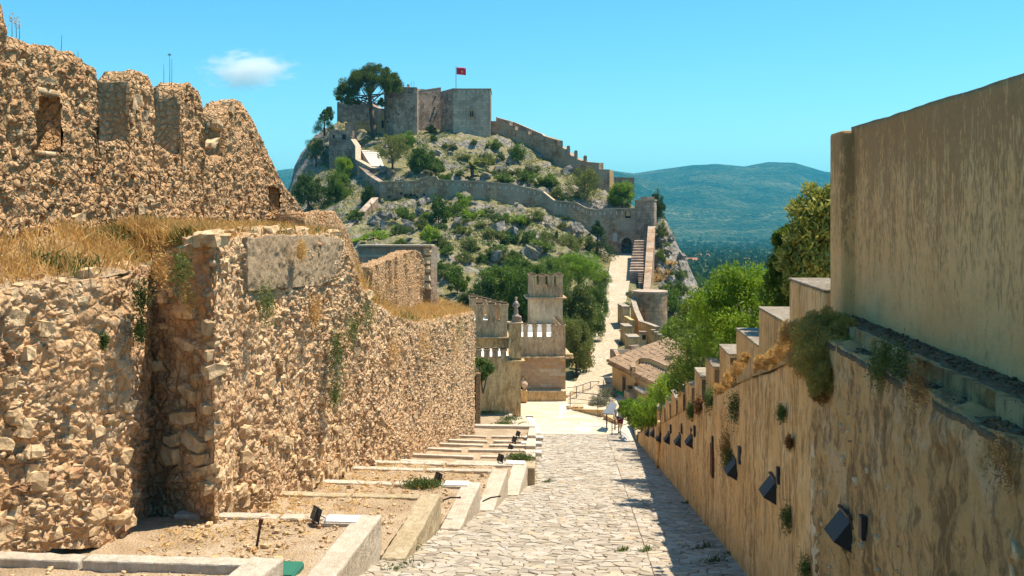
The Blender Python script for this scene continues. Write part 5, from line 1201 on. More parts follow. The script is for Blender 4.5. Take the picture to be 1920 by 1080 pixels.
# front wing with its corner turret
fr_box('wing_wall', pal, 899, 976.5, 671, 800, 62.3, 4.2, MAT['palace_plain'])
for k in range(4): merlon(pal, W(892 + k * 15.6, 671, 62.3), .36, .34, 18.5 / F * 62.3, MAT['palace'], .2)
fr_box('wing_terrace', pal, 893, 954, 668, 671, 62.9, 3.4, MAT['roof_white'])
fr_box('turret_cornice', pal, 954.5, 978, 676, 680, 62.2, .9, MAT['palace_plain'], off=.15, side=.2)
fr_box('turret', pal, 955, 977.8, 607, 676, 62.3, .85, MAT['palace_plain']); fr_box('turret_cap', pal, 955, 977.8, 605, 607, 62.3, .85, MAT['palace_cream'], off=.08, side=.1)
fr_box('statue_pedestal', pal, 961, 978, 594, 605, 62.5, .55, MAT['castle'], .02)
# statue: robed standing figure
sp = W(967.5, 594, 62.6)
st_ = thing('statue', 'small weathered stone statue of a robed figure on the palace turret', 'statue', sp)
MB().lathe(sp, [(.26, 0), (.26, .08), (.19, .10), (.16, .2)], 10).build('base', MAT['castle'], st_)
MB().lathe(sp + Vector((0, 0, .2)), [(.13, 0), (.145, .12), (.115, .34), (.125, .55), (.14, .68), (.10, .78), (.045, .82), (.05, .84), (.078, .90), (.082, .96), (.06, 1.03), (.015, 1.06)], 12).build('figure', MAT['castle'], st_, smooth=True)
for s_ in (-1, 1): MB().path([sp + Vector((.13 * s_, 0, .86)), sp + Vector((.19 * s_, -.05, .68)), sp + Vector((.08 * s_, -.14, .62))], [.05, .045, .035], 6).build('arm', MAT['castle'], st_)
# left rear wing
fr_box('rear_wing', pal, 880, 951, 634, 700, 70, 5, MAT['palace_plain']); fr_box('eave', pal, 880, 951, 631.5, 634, 70, 5, MAT['palace'], off=.35, side=.2)
fr_box('parapet', pal, 880, 951, 601, 631.4, 70, .35, MAT['palace']); fr_box('roof_terrace', pal, 881, 950, 606, 620, 70.4, 7.5, MAT['roof_white'])
for k in range(3): merlon(pal, W(891.5 + k * 23.2, 600.9, 70), .55, .4, 34 / F * 70, MAT['palace'], .3)
c2 = W(951, 601, 70)
for k in range(1, 8): merlon(pal, c2 - RGT * (.45 + .30 * k) + PB * (1.05 * k), .42, .42, 33 / F * 70, MAT['palace'], .28)
pp_ = [c2 - RGT * .40 + PB * .36, c2 + PB * .36, c2 + PB * 7.8 - RGT * 2.2, c2 - RGT * 2.6 + PB * 7.8]
MB().prism([(p.x, p.y) for p in pp_], W(0,631.4,70).z, c2.z).build('side_parapet', MAT['palace'], pal)
merlon(pal, W(880.5, 590, 74.5), .55, .4, 1.35, MAT['palace'], .3)
# square tower
fr_box('tower_wall', pal, 994, 1055, 560.5, 640, 74, 2.4, MAT['palace_cream']); fr_box('tower_eave', pal, 994, 1055, 557.5, 560.4, 74, 2.4, MAT['palace'], off=.28, side=.3)
fr_box('tower_parapet', pal, 994, 1055.5, 538.5, 557.4, 74, .3, MAT['palace'])
c3 = W(1055.5, 538.5, 74)
for s_ in (0, 1):
    o_ = c3 - RGT * (2.43 if s_ else .3) + PB * .31; pp_ = [o_, o_ + RGT * .3, o_ + RGT * .3 + PB * 2.1, o_ + PB * 2.1]; MB().prism([(p.x, p.y) for p in pp_], W(0,557.4,74).z, c3.z).build('tower_parapet', MAT['palace'], pal)
    for k in range(1, 4): merlon(pal, o_ - PB * .31 + PB * (.66 * k), .3, .34, 25 / F * 74, MAT['palace'])
MB().prism([tuple(p)[:2] for p in (c3 - RGT * 2.42 + PB * 2.1, c3 + PB * 2.1, c3 + PB * 2.4, c3 - RGT * 2.42 + PB * 2.4)], W(0,557.4,74).z, c3.z).build('tower_parapet', MAT['palace'], pal)
fr_box('tower_roof', pal, 996, 1053, 540.5, 545, 74.35, 1.9, MAT['brick_red'])
for k in range(4): merlon(pal, W(994 + k * 16.4, 538.4, 74), .48, .3, 25.5 / F * 74, MAT['palace'])
MB().tube(W(1026, 560, 75), W(1026, 476, 75), .035, .025).build('mast', MAT['iron'], pal)
# rubble gate post and door beside the retaining wall's end
gp = thing('gate_post', 'narrow rubble gate post between the retaining wall and the palace', 'post', W(897, 795, 58.5))
fr_box('post', gp, 892, 901, 700, 800, 58.5, .4, MAT['rubble_up'], .03); fr_box('gate_leaf', gp, 886, 892, 705, 795, 58.9, .08, MAT['dark'])
# bed in front of the wing
sheet('palace_bed', [Pz(890,800,-12.72), Pz(966,800,-12.72), Pz(960,771,-12.72), Pz(893,771,-12.72)], MAT['soil'], thick=.3)
kb = thing('planter_kerb', 'thin pale kerb edging the weedy bed under the palace wing', 'kerb', Pz(970, 795, -12.7))
a, b = Pz(972,802,-12.66), Pz(958,772,-12.66); MB().wallq(a, b, .22, -13.2, -12.66, -13.2, -12.66).build('kerb', MAT['kerb'], kb)

# ================================================================== tiled house and terraces right of the road
hs = thing('tiled_house', 'ochre house with a broad clay-tiled roof and green awning at the foot of the road', 'house', W(1190, 765, 66))
MAT['house'] = plaster_mat('golden_render', (.56, .38, .17), (.27, .17, .08), (.62, .46, .24), .45, .52, .75, .25)
MAT['tile'] = simple('weathered_clay_tile', (.45, .30, .18), (.20, .14, .09), 3.5, .9, bump=.4, rand=.7)
E1, E2, R1, R2 = W(1139, 679, 72.5), W(1262, 741, 59.5), W(1252, 638, 75), W(1300, 668, 63)
wa, wb = W(1148, 700, 72.2), W(1262, 760, 60.5)
MB().wallq(wa, wb, .35, -14.2, E1.z - .12, -14.2, E2.z - .12).build('wall', MAT['house'], hs)
bk2 = W(1246, 640, 75.5); MB().wallq(wa, bk2, .01, -14.2, E1.z - .2, -14.2, R1.z - .25).build('gable_wall', MAT['house'], hs)
U_ = (E2 - E1); V_ = (R1 - E1); V2 = (R2 - E2)
def rp(u, v): return (E1.lerp(E2, u)).lerp(R1.lerp(R2, u), v)
g = [tuple(rp(i / 12, j / 12) - Vector((0, 0, k_))) for k_ in (.05, .16) for j in range(13) for i in range(13)]; I = np.arange(169).reshape(13, 13)
Q_ = np.stack([I[:-1, :-1], I[:-1, 1:], I[1:, 1:], I[1:, :-1]], -1).reshape(-1, 4); rimq = []
for e_ in (I[0], I[:, -1], I[-1][::-1], I[:, 0][::-1]): rimq += [(e_[i], e_[i] + 169, e_[i + 1] + 169, e_[i + 1]) for i in range(12)]
solid('roof_deck', g, np.vstack([Q_, (Q_ + 169)[:, ::-1], np.array(rimq)]), MAT['tile'], hs)
# tiles: one shared barrel-tile mesh
NR, NC = 11, 24
tw_ = U_.length / NC; tl_ = V_.length / NR * 1.16
tm = MB(); n_ = 6
for zz_, k_ in ((0, 0), (1, 1)):
    for i in range(n_ + 1):
        a_ = math.pi * i / n_; r_2 = tw_ * (.50 if k_ == 0 else .42); tm.v.append((-r_2 * math.cos(a_), tl_ * zz_, r_2 * .85 * math.sin(a_)))
for i in range(n_): tm.f.append((i, i + 1, n_ + 2 + i, n_ + 1 + i))
tm.f.append(tuple(range(n_, -1, -1)))
tme = bpy.data.meshes.new('roof_tile'); tme.from_pydata(tm.v, [], tm.f); tme.update(); tme.materials.append(MAT['tile'])
rt_ = random.Random(6)
for i in range(NC):
    for j in range(NR):
        u, v = (i + .5) / NC, j / NR
        p = rp(u, v); vd = (rp(u, v + .05) - p).normalized(); ud = (rp(u + .02, v) - p).normalized(); nn = ud.cross(vd).normalized(); ud = vd.cross(nn)
        M_ = Matrix((ud, vd, nn)).transposed().to_4x4(); o = bpy.data.objects.new('roof_tile', tme); COL.objects.link(o); o.parent = hs
        o.matrix_local = Matrix.Translation(p - Vector(hs.location) + nn * (.02 + rt_.uniform(0, .03)) + ud * rt_.uniform(-.02, .02)) @ M_ @ Matrix.Rotation(rt_.uniform(-.05, .05), 4, 'Z') @ Matrix.Rotation(.035, 4, 'X')
# roof parapet pieces, chimney, roof well
def prl(n, a, b, h, th=.3, mat='house'):
    p, q = W(*a), W(*b); return MB().wallq(p, q, th, p.z - h, p.z, q.z - h, q.z).build(n, MAT[mat], hs)
prl('parapet', (1150,655,75), (1183,656,77), 1.2, .3, 'castle_brown'); prl('parapet', (1150,656,74.9), (1160,675,71.5), .9, .3, 'castle_brown'); prl('parapet', (1184,649,77.2), (1200,647,78), 1.4, .4, 'castle'); 
ch = fr_box('chimney', hs, 1201, 1211.5, 626, 665, 76.5, .5, MAT['house']); fr_box('chimney_cap', hs, 1199.5, 1213, 622, 625.5, 76.4, .6, MAT['tile']); fr_box('chimney_flue', hs, 1204.5, 1211, 628, 637, 76.45, .2, MAT['dark'])
def roof_at(px_, py_, up=0.0):
    best = None
    for i in range(61):
        for j in range(61):
            r_3 = rp(i / 60, j / 60); u_, v_, d_ = pix(r_3); e_ = (u_ - px_) ** 2 + (v_ - py_) ** 2
            if best is None or e_ < best[0]: best = (e_, r_3)
    return best[1] + Vector((0, 0, up))
cw = [roof_at(*c) for c in ((1191,704),(1192,694),(1198,688),(1207,686),(1217,688),(1236,696),(1254,704))]
for p_, q_ in zip(cw[:-1], cw[1:]): MB().wallq(p_, q_, .22, p_.z - .5, p_.z + .5, q_.z - .5, q_.z + .5).build('roof_well', MAT['house'], hs); MB().wallq(p_ + Vector((0, -.03, 0)), q_ + Vector((0, -.03, 0)), .28, p_.z + .503, p_.z + .56, q_.z + .503, q_.z + .56).build('well_coping', MAT['tile'], hs)
p_, q_ = roof_at(1247, 680), roof_at(1262, 680); MB().wallq(p_, q_, .4, p_.z - .3, p_.z + .5, q_.z - .3, q_.z + .5).build('roof_block', MAT['house'], hs)
# openings
def on_wall(px0, px1, y0_, y1_, t_, nm, mat, th=.1):
    def at(px_):
        lo, hi = 0.0, 1.0
        for _ in range(40):
            m_ = (lo + hi) / 2
            if pix(wa.lerp(wb, m_))[0] < px_: lo = m_
            else: hi = m_
        return wa.lerp(wb, lo)
    a_, b_ = at(px0), at(px1); d_ = (b_ - a_); d_.z = 0; d_.normalize(); n2 = Vector((d_.y, -d_.x, 0)); dm = pix(a_)[2]
    z0_, z1_ = (HY - y1_) / F * dm, (HY - y0_) / F * dm
    return MB().wallq(a_ + n2 * t_, b_ + n2 * t_, th, z0_, z1_, z0_, z1_).build(nm, mat, hs), a_, b_, n2, dm
MAT['wood_dark'] = simple('dark_wood', (.07, .04, .028), (.04, .024, .017), 8, .7)
w1 = on_wall(1167.5, 1173, 704, 736, .03, 'window', MAT['wood_dark'])[0]; on_wall(1166.5, 1174, 701.5, 704, .06, 'window_lintel', MAT['orange_wall'])
w2 = on_wall(1190, 1196, 716, 730, .03, 'window', MAT['wood_dark'])[0]; on_wall(1189, 1197, 714, 716, .06, 'window_lintel', MAT['orange_wall'])
on_wall(1166, 1173, 742, 770, .03, 'door', MAT['wood_dark'])
MAT['awning'] = simple('green_canvas', (.03, .42, .13), (.02, .30, .09), 4, .85)
_, a_, b_, n2, dm = on_wall(1158, 1183, 731, 733, .02, 'awning_rail', MAT['iron'])
z0_ = (HY - 731.5) / F * dm
MB().add([a_ + Vector((0,0,z0_ - a_.z)), b_ + Vector((0,0,z0_ - b_.z)), b_ + n2 * .7 + Vector((0,0,z0_ - .28 - b_.z)), a_ + n2 * .7 + Vector((0,0,z0_ - .28 - a_.z)), b_ + n2 * .72 + Vector((0,0,z0_ - .46 - b_.z)), a_ + n2 * .72 + Vector((0,0,z0_ - .46 - a_.z))], [(0,1,2,3),(3,2,4,5)]).build('awning', MAT['awning'], hs)
on_wall(1183, 1194, 731, 760, .5, 'counter', MAT['palace_cream'], .5); on_wall(1199, 1216, 724, 729, .35, 'canopy', MAT['roof_white'], .5)
lp = on_wall(1184.5, 1187.5, 722, 728, .35, 'wall_lamp', MAT['iron'], .25)
# ---- terraces and round bastion above the house
tr = thing('terrace_steps', 'stepped ochre terrace walls climbing beside the road', 'terrace', W(1185, 640, 84))
fr_box('terrace_block', tr, 1168, 1181, 577, 640, 93, 3.0, MAT['palace_plain'], .03); fr_box('terrace_block', tr, 1171, 1186, 614, 660, 86, 2.2, MAT['palace_plain'], .03); fr_box('terrace_block', tr, 1179, 1201, 634, 672, 82, 2.0, MAT['palace_plain'], .03); fr_box('terrace_block', tr, 1182, 1190, 600, 650, 89, 3.5, MAT['palace_plain'], .03)
for (a0, a1, y_, d_, l_) in ((1168,1181,575,93,3.0),(1171,1186,612,86,2.2),(1179,1201,632,82,2.0)): fr_box('terrace_cap', tr, a0 - .5, a1 + .5, y_ - .5, y_ + 1.9, d_ - .05, l_, MAT['cap'])
tp2 = thing('terrace_parapet', 'sloping parapet with small slots and stepped blocks in front of the round bastion', 'parapet', W(1210, 630, 88))
pts = [(1183,560,99),(1190,583,94),(1199,604,90),(1208,606,89.5),(1229,614,86)]
mb, cb, P = poly_wall(pts, .35, lambda p: p.z - 2.8, cope=.08); mb.build('wall', MAT['palace_plain'], tp2); cb.build('coping', MAT['cap'], tp2)
for i in range(5):
    p = P[3].lerp(P[4], .1 + .18 * i); n2 = Vector((.3, -1, 0)).normalized() * .04; MB().wallq(p + n2 + Vector((0,0,0)), p + n2 + Vector((.13, .03, 0)), .1, p.z - .75, p.z - .25, p.z - .75, p.z - .25).build('slot', MAT['dark'], tp2)
for i in range(7): fr_box('step_block', tp2, 1222 + i * 6.2, 1229.5 + i * 6.2, 620 + i * 4.2, 665, 85 - i * .9, .4, MAT['palace_plain']); fr_box('step_cap', tp2, 1221.6 + i * 6.2, 1229.9 + i * 6.2, 618.6 + i * 4.2, 619.95 + i * 4.2, 84.95 - i * .9, .5, MAT['cap'])
bs = thing('round_bastion', 'round grey stone bastion with a pale rim below the walkway parapet', 'bastion', W(1219, 640, 98))
c_ = W(1219, 548, 99); Rb = 32 / F * 98
MB().lathe((c_.x, c_.y, 0), [(Rb * 1.03, -18), (Rb, c_.z - .2), (Rb, c_.z)], 36).build('wall', MAT['castle_brown'], bs, smooth=False)
rim_ = []
MB().lathe((c_.x, c_.y, 0), [(Rb + .06, c_.z + .003), (Rb + .06, c_.z + .16), (Rb - .3, c_.z + .16)], 36).build('rim', MAT['castle_pale'], bs)
# ================================================================== vegetation
def leaf_geo(C, size, r, aspect=.45, up=0.0, out=None, droop=0.0):
    """one diamond leaf per centre; returns vertices and quads"""
    n = len(C); u = r.normal(size=(n, 3))
    if out is not None: u = u * .8 + out
    u[:, 2] += up - droop; u /= np.linalg.norm(u, axis=1, keepdims=True) + 1e-9
    w = np.cross(u, r.normal(size=(n, 3))); w /= np.linalg.norm(w, axis=1, keepdims=True) + 1e-9
    L = (size * r.uniform(.6, 1.3, n))[:, None]
    V = np.stack([C - u * L * .5, C + w * L * aspect * .5, C + u * L * .5, C - w * L * aspect * .5], 1).reshape(-1, 3)
    return V, np.arange(4 * n).reshape(-1, 4)
def clump_points(r, cen, rad, n, shell=.45):
    """points through the volume of clumps, denser to the outside"""
    k = r.integers(0, len(cen), n); v = r.normal(size=(n, 3)); v /= np.linalg.norm(v, axis=1, keepdims=True)
    return cen[k] + v * (rad[k] * r.random(n) ** shell)[:, None], v
def dome(r, n, rx, rz, zc, lo=-.35, pw=.35, hole=.0):
    v = r.normal(size=(n, 3)); v /= np.linalg.norm(v, axis=1, keepdims=True); v[:, 2] = np.where(v[:, 2] < lo, -v[:, 2], v[:, 2])
    q = r.random(n) ** pw; return v * q[:, None] * np.array([rx, rx, rz]) + np.array([0, 0, zc])
PROTO = {}
def proto(key, crown, trunk=None):
    PROTO.setdefault(key, []).append((crown, trunk))
def crown_mesh(parts):
    V = []; Q_ = []; b = 0
    for v, q in parts: V.append(v); Q_.append(q + b); b += len(v)
    return mesh_np(np.vstack(V), np.vstack(Q_))
def trunk_mesh(paths):
    mb = MB()
    for pts, rs_ in paths: mb.path(pts, rs_, 7)
    me = bpy.data.meshes.new('trunk'); me.from_pydata([tuple(p) for p in mb.v], [], mb.f); me.update(); return me
for s in range(3):      # shrubs, 1 m tall, about 1.1 m across
    r = np.random.default_rng(200 + s); c = dome(r, 22, .52, .45, .30, -.9, .5); c[:, 0] *= r.uniform(.8, 1.25); c[:, 2] *= r.uniform(.5, 1.15, 22); P_, o_ = clump_points(r, c, r.uniform(.09, .24, 22), 2300, .55); P_[:, 2] = np.abs(P_[:, 2])
    proto('shrub', crown_mesh([leaf_geo(P_, .085, r, .5, .3, o_)]), trunk_mesh([([(0, 0, -.1), (.05 * i, .06 * (i - 1), .3)], [.02, .008]) for i in range(3)]))
for s in range(3):      # broadleaf trees, 6 m tall
    r = np.random.default_rng(220 + s); c = dome(r, 70, 2.5, 2.7, 3.2, -.8, .45); P_, o_ = clump_points(r, c, r.uniform(.5, 1.0, 70), 13000)
    br = [([(0, 0, -.3), (.1, .05, 1.2), (.0, .1, 2.2)], [.24, .18, .13])]
    for k in range(7):
        a = k * .9 + s; e = c[k * 7]; br.append(([(0, .1, 1.5 + k * .12), tuple(e * .5 + np.array([0, 0, 1.0])), tuple(e)], [.1, .06, .02]))
    proto('broad', crown_mesh([leaf_geo(P_, .25, r, .55, .2, o_)]), trunk_mesh(br))
for s in range(2):      # airy olive-like trees, 5 m tall
    r = np.random.default_rng(240 + s); c = dome(r, 56, 2.2, 2.2, 2.7, -.8, .4); P_, o_ = clump_points(r, c, r.uniform(.35, .8, 56), 8000)
    br = [([(0, 0, -.3), (.05, 0, .9)], [.16, .12])]
    for k in range(9): br.append(([(.05, 0, .8), tuple(c[k * 5] * .55 + np.array([0, 0, .6])), tuple(c[k * 5])], [.07, .04, .015]))
    proto('olive', crown_mesh([leaf_geo(P_, .19, r, .34, .4, o_)]), trunk_mesh(br))
for s in range(3):      # bushy pines, 6 m tall
    r = np.random.default_rng(260 + s); c = dome(r, 70, 2.4, 2.4, 3.4, -.75, .45); rad = r.uniform(.45, .85, 70); P_, o_ = clump_points(r, c, rad, 12000, .4); P_[:, 2] += .15
    br = [([(0, 0, -.3), (.1, 0, 1.5), (.15, .1, 3.4)], [.22, .17, .1])] + [([(.1, 0, 1.6 + .2 * k), tuple(c[k * 6])], [.08, .02]) for k in range(8)]
    proto('pine', crown_mesh([leaf_geo(P_, .30, r, .2, .7, o_)]), trunk_mesh(br))
for s in range(2):      # conical dark conifer, 6 m
    r = np.random.default_rng(280 + s); n = 60; z_ = np.sort(r.random(n)) ; a = r.uniform(0, 6.28, n); rr_ = (1 - z_) ** .8 * 2.0 * r.uniform(.55, 1.0, n); c = np.stack([np.cos(a) * rr_, np.sin(a) * rr_, .5 + z_ * 5.2], 1); P_, o_ = clump_points(r, c, .25 + .45 * (1 - z_), 8000)
    proto('conifer', crown_mesh([leaf_geo(P_, .24, r, .25, .5, o_)]), trunk_mesh([([(0, 0, -.3), (0, 0, 5.4)], [.18, .03])]))
for s in range(2):      # cypress column, 8 m
    r = np.random.default_rng(300 + s); n = 50; z_ = r.random(n); rr_ = .75 * np.sin(np.clip(z_ * 2.9 + .25, 0, 3.14)) ** .6; a = r.uniform(0, 6.28, n); c = np.stack([np.cos(a) * rr_ * .6, np.sin(a) * rr_ * .6, .3 + z_ * 7.4], 1); P_, o_ = clump_points(r, c, .2 + .25 * rr_, 4200)
    proto('cypress', crown_mesh([leaf_geo(P_, .22, r, .2, 1.2, o_)]), trunk_mesh([([(0, 0, -.3), (0, 0, 7.0)], [.14, .03])]))
HT = {'shrub': 1.0, 'broad': 6.3, 'olive': 5.2, 'pine': 6.2, 'conifer': 6.1, 'cypress': 8.0}
WD = {'shrub': 1.1, 'broad': 6.6, 'olive': 5.4, 'pine': 5.9, 'conifer': 4.0, 'cypress': 1.7}
_mc = {}
def mat_mesh(me, mat):
    k = (me.name, mat.name)
    if k not in _mc:
        c = me.copy(); c.materials.clear(); c.materials.append(mat); _mc[k] = c
    return _mc[k]
vr = random.Random(77)
def plant(kind, loc, h, w, mat, name, label, cat, group=None, var=None):
    ps = PROTO[kind]; cm, tm = ps[(var if var is not None else vr.randrange(len(ps))) % len(ps)]
    t = thing(name, label, cat, loc, 0, group)
    rz_ = vr.uniform(0, 6.28); sc3 = (w / WD[kind], w / WD[kind], h / HT[kind])
    c = link('crown' if kind != 'shrub' else 'foliage', mat_mesh(cm, mat), None, t); c.rotation_euler = (0, 0, rz_); c.scale = sc3
    if tm is not None:
        b = link('trunk' if kind != 'shrub' else 'stem', mat_mesh(tm, MAT['bark']), None, t); b.rotation_euler = (0, 0, rz_); b.scale = sc3
    return t
def hill_plant(kind, px_, yb, wpx, hpx, mat, name, label, cat, group=None, d=None):
    p = on_hill(px_, yb) if d is None else None
    if group: wpx, hpx = wpx * 1.3 * vr.uniform(.8, 1.25), hpx * 1.25 * vr.uniform(.8, 1.2)
    if d is not None: q = W(px_, yb, d); p = Vector((q.x, q.y, q.z))
    if p is None: return
    dd = pix(p)[2]; plant(kind, p, hpx / F * dd, wpx / F * dd, MAT[mat], name, label, cat, group)
# --- single trees and bushes one can tell apart on the castle hill
hill_plant('olive', 736, 313, 76, 66, 'leaf_olive', 'olive_tree', 'thin grey-green olive tree beside the pale steps', 'tree', d=159.2)
hill_plant('broad', 792, 335, 76, 62, 'leaf_mid', 'leafy_tree', 'round green tree between the olive tree and the palm', 'tree', d=157)
hill_plant('olive', 1096, 392, 86, 80, 'leaf_olive', 'olive_tree', 'large olive-green tree behind the rampart, left of the bright green one', 'tree', d=152)
hill_plant('broad', 1166, 393, 66, 54, 'leaf_bright', 'leafy_tree', 'bright yellow-green tree behind the rampart near the corner tower', 'tree', d=151.5)
hill_plant('broad', 1232, 425, 38, 68, 'leaf_dark', 'dark_tree', 'dark green tree leaning out behind the corner tower', 'tree', d=153)
hill_plant('conifer', 1120, 492, 70, 82, 'leaf_dark', 'conifer', 'dark conical conifer in front of the gate', 'tree', d=139)
hill_plant('cypress', 1044, 492, 11, 62, 'leaf_dark', 'cypress', 'slim dark cypress on the slope below the rampart', 'tree', d=134)
hill_plant('olive', 1062, 488, 62, 50, 'leaf_olive', 'olive_bush', 'grey-green bush to the right of the slim cypress', 'bush', d=135)
hill_plant('olive', 1022, 490, 52, 54, 'leaf_olive', 'olive_bush', 'loose grey-green bush to the left of the slim cypress', 'bush', d=130)
hill_plant('conifer', 608, 252, 42, 50, 'leaf_mid', 'conifer', 'green conifer on the cliff top left of the guardhouse', 'tree', d=188)
hill_plant('olive', 592, 310, 56, 54, 'leaf_mid', 'cliff_bush', 'green bush clinging to the cliff left of the guardhouse', 'bush', d=180)
hill_plant('broad', 645, 338, 46, 46, 'leaf_bright', 'leafy_tree', 'bright green tree against the shaded wall left of the pale steps', 'tree', d=166)
hill_plant('broad', 632, 398, 66, 80, 'leaf_mid', 'leafy_tree', 'broad fresh-green tree below the guardhouse', 'tree', d=154)
hill_plant('broad', 578, 396, 78, 74, 'leaf_dark', 'leafy_tree', 'dark green tree at the far left foot of the castle hill', 'tree', d=152)
hill_plant('broad', 690, 402, 40, 60, 'leaf_dark', 'dark_tree', 'shadowy tree in the corner beside the descending wall', 'tree', d=150)
hill_plant('shrub', 667, 412, 44, 26, 'leaf_mid', 'corner_bush', 'low green bush behind the descending wall', 'bush', d=140)
hill_plant('broad', 616, 232, 26, 34, 'leaf_dark', 'dark_tree', 'small dark tree beside the crenellated wall behind the pine', 'tree', d=199)
hill_plant('shrub', 857, 546, 54, 62, 'leaf_mid', 'rounded_bush', 'upright green bush on the rocks above the left palace wing', 'bush', d=104)
hill_plant('shrub', 705, 460, 90, 36, 'leaf_bright', 'bush_patch', 'yellow-green bush behind the framed wall', 'bush', d=127)
CN = {'leaf_bright': 'bright yellow-green', 'leaf_mid': 'fresh green', 'leaf_olive': 'olive-green', 'leaf_dark': 'dark green', 'leaf_grey': 'silvery grey-green', 'weed': 'dull green', 'straw': 'straw-coloured'}
def CN_(k): return 'low ' + CN[k]
G1 = 'shrubs on the rocky slope above the rampart'; G2 = 'shrubs on the rocky slope below the rampart'
for (a, b, w, h, m_) in [(763,276,28,28,'leaf_bright'),(830,240,34,24,'leaf_dark'),(808,250,22,16,'leaf_dark'),(971,302,30,40,'leaf_mid'),(926,280,26,20,'leaf_mid'),(1016,348,38,34,'leaf_mid'),(945,344,34,20,'leaf_mid'),(838,350,22,20,'leaf_mid'),(960,330,30,18,'leaf_olive'),(985,340,24,20,'leaf_mid'),(1000,325,22,18,'leaf_olive'),(905,310,24,12,'leaf_olive'),(870,300,22,14,'leaf_olive'),(1030,355,26,22,'leaf_mid'),(850,280,18,12,'leaf_olive'),(940,300,18,14,'leaf_mid'),(888,272,16,10,'leaf_olive'),(1045,370,20,18,'leaf_olive'),(920,330,16,14,'leaf_olive'),(820,325,26,24,'leaf_mid'),(1060,385,26,20,'leaf_mid')]:
    hill_plant('shrub', a, b, w, h, m_, 'shrub', CN_(m_) + ' shrub on the grey rocks between keep and rampart', 'shrub', G1)
for (a, b, w, h, m_) in [(757,422,38,36,'leaf_mid'),(822,420,42,48,'leaf_mid'),(868,392,36,32,'leaf_bright'),(888,412,36,26,'leaf_bright'),(806,455,30,34,'leaf_bright'),(846,402,34,24,'leaf_mid'),(938,422,30,22,'leaf_mid'),(968,424,26,18,'leaf_bright'),(965,458,36,32,'leaf_mid'),(1004,415,26,16,'leaf_olive'),(920,450,38,20,'leaf_olive'),(885,470,30,18,'leaf_olive'),(930,480,34,22,'leaf_mid'),(838,480,26,18,'leaf_mid'),(858,440,20,18,'leaf_dark'),(900,430,22,14,'leaf_olive'),(995,455,30,22,'leaf_mid'),(1010,475,36,30,'leaf_mid'),(870,500,30,20,'leaf_olive'),(825,510,30,24,'leaf_mid'),(842,525,34,22,'leaf_olive'),(905,492,30,20,'leaf_mid'),(955,490,26,16,'leaf_olive'),(790,430,22,18,'leaf_olive'),(745,440,26,22,'leaf_mid'),(875,420,18,12,'leaf_olive'),(1085,462,40,26,'leaf_olive'),(985,425,22,16,'leaf_dark'),(915,405,24,14,'leaf_olive')]:
    hill_plant('shrub', a, b, w, h, m_, 'shrub', CN_(m_) + ' shrub on the grey rocks below the long rampart', 'shrub', G2)
ex = random.Random(123)
for k in range(75):
    up_side = k % 3 == 0
    a = ex.uniform(800, 1060) if up_side else ex.uniform(735, 1080); b = ex.uniform(262, 345) if up_side else ex.uniform(405, 520)
    if up_side and a > 800 + 260 * (b - 240) / 100: continue
    w = ex.uniform(9, 24); m_ = ex.choice(['leaf_mid', 'leaf_olive', 'leaf_olive', 'leaf_grey', 'weed']); hill_plant('shrub', a, b, w, w * ex.uniform(.5, .85), m_, 'shrub', CN_(m_) + ' shrub on the grey rocks between keep and rampart' if up_side else CN_(m_) + ' shrub on the grey rocks below the long rampart', 'shrub', G1 if up_side else G2)
for (a, b, w, h, m_) in [(1246,475,14,12,'leaf_grey'),(1258,500,14,12,'straw'),(1250,520,18,16,'straw'),(1238,530,22,18,'straw'),(1262,540,12,12,'leaf_olive'),(1236,445,14,14,'leaf_grey'),(1240,500,20,22,'leaf_mid'),(1252,545,22,20,'leaf_olive'),(1268,530,20,22,'leaf_mid'),(1275,555,26,26,'leaf_olive'),(1244,465,16,16,'leaf_mid'),(1234,515,18,16,'straw'),(1242,455,18,26,'leaf_olive'),(1236,490,16,22,'leaf_olive'),(1262,600,40,46,'leaf_mid'),(1268,560,24,30,'leaf_mid'),(1255,640,34,40,'leaf_bright'),(1275,625,40,40,'leaf_mid')]:
    hill_plant('shrub', a, b, w, h, m_, 'shrub', CN_(m_) + ' shrub growing on the cliff beside the round bastion', 'shrub', 'shrubs on the cliff right of the bastion')
hill_plant('shrub', 1181, 558, 20, 17, 'leaf_grey', 'lavender_bush', 'rounded silvery bush by the road above the terrace blocks', 'bush', d=106); hill_plant('shrub', 1177, 578, 18, 18, 'leaf_mid', 'verge_bush', 'small green bush on the road verge below the silvery bush', 'bush', d=99)
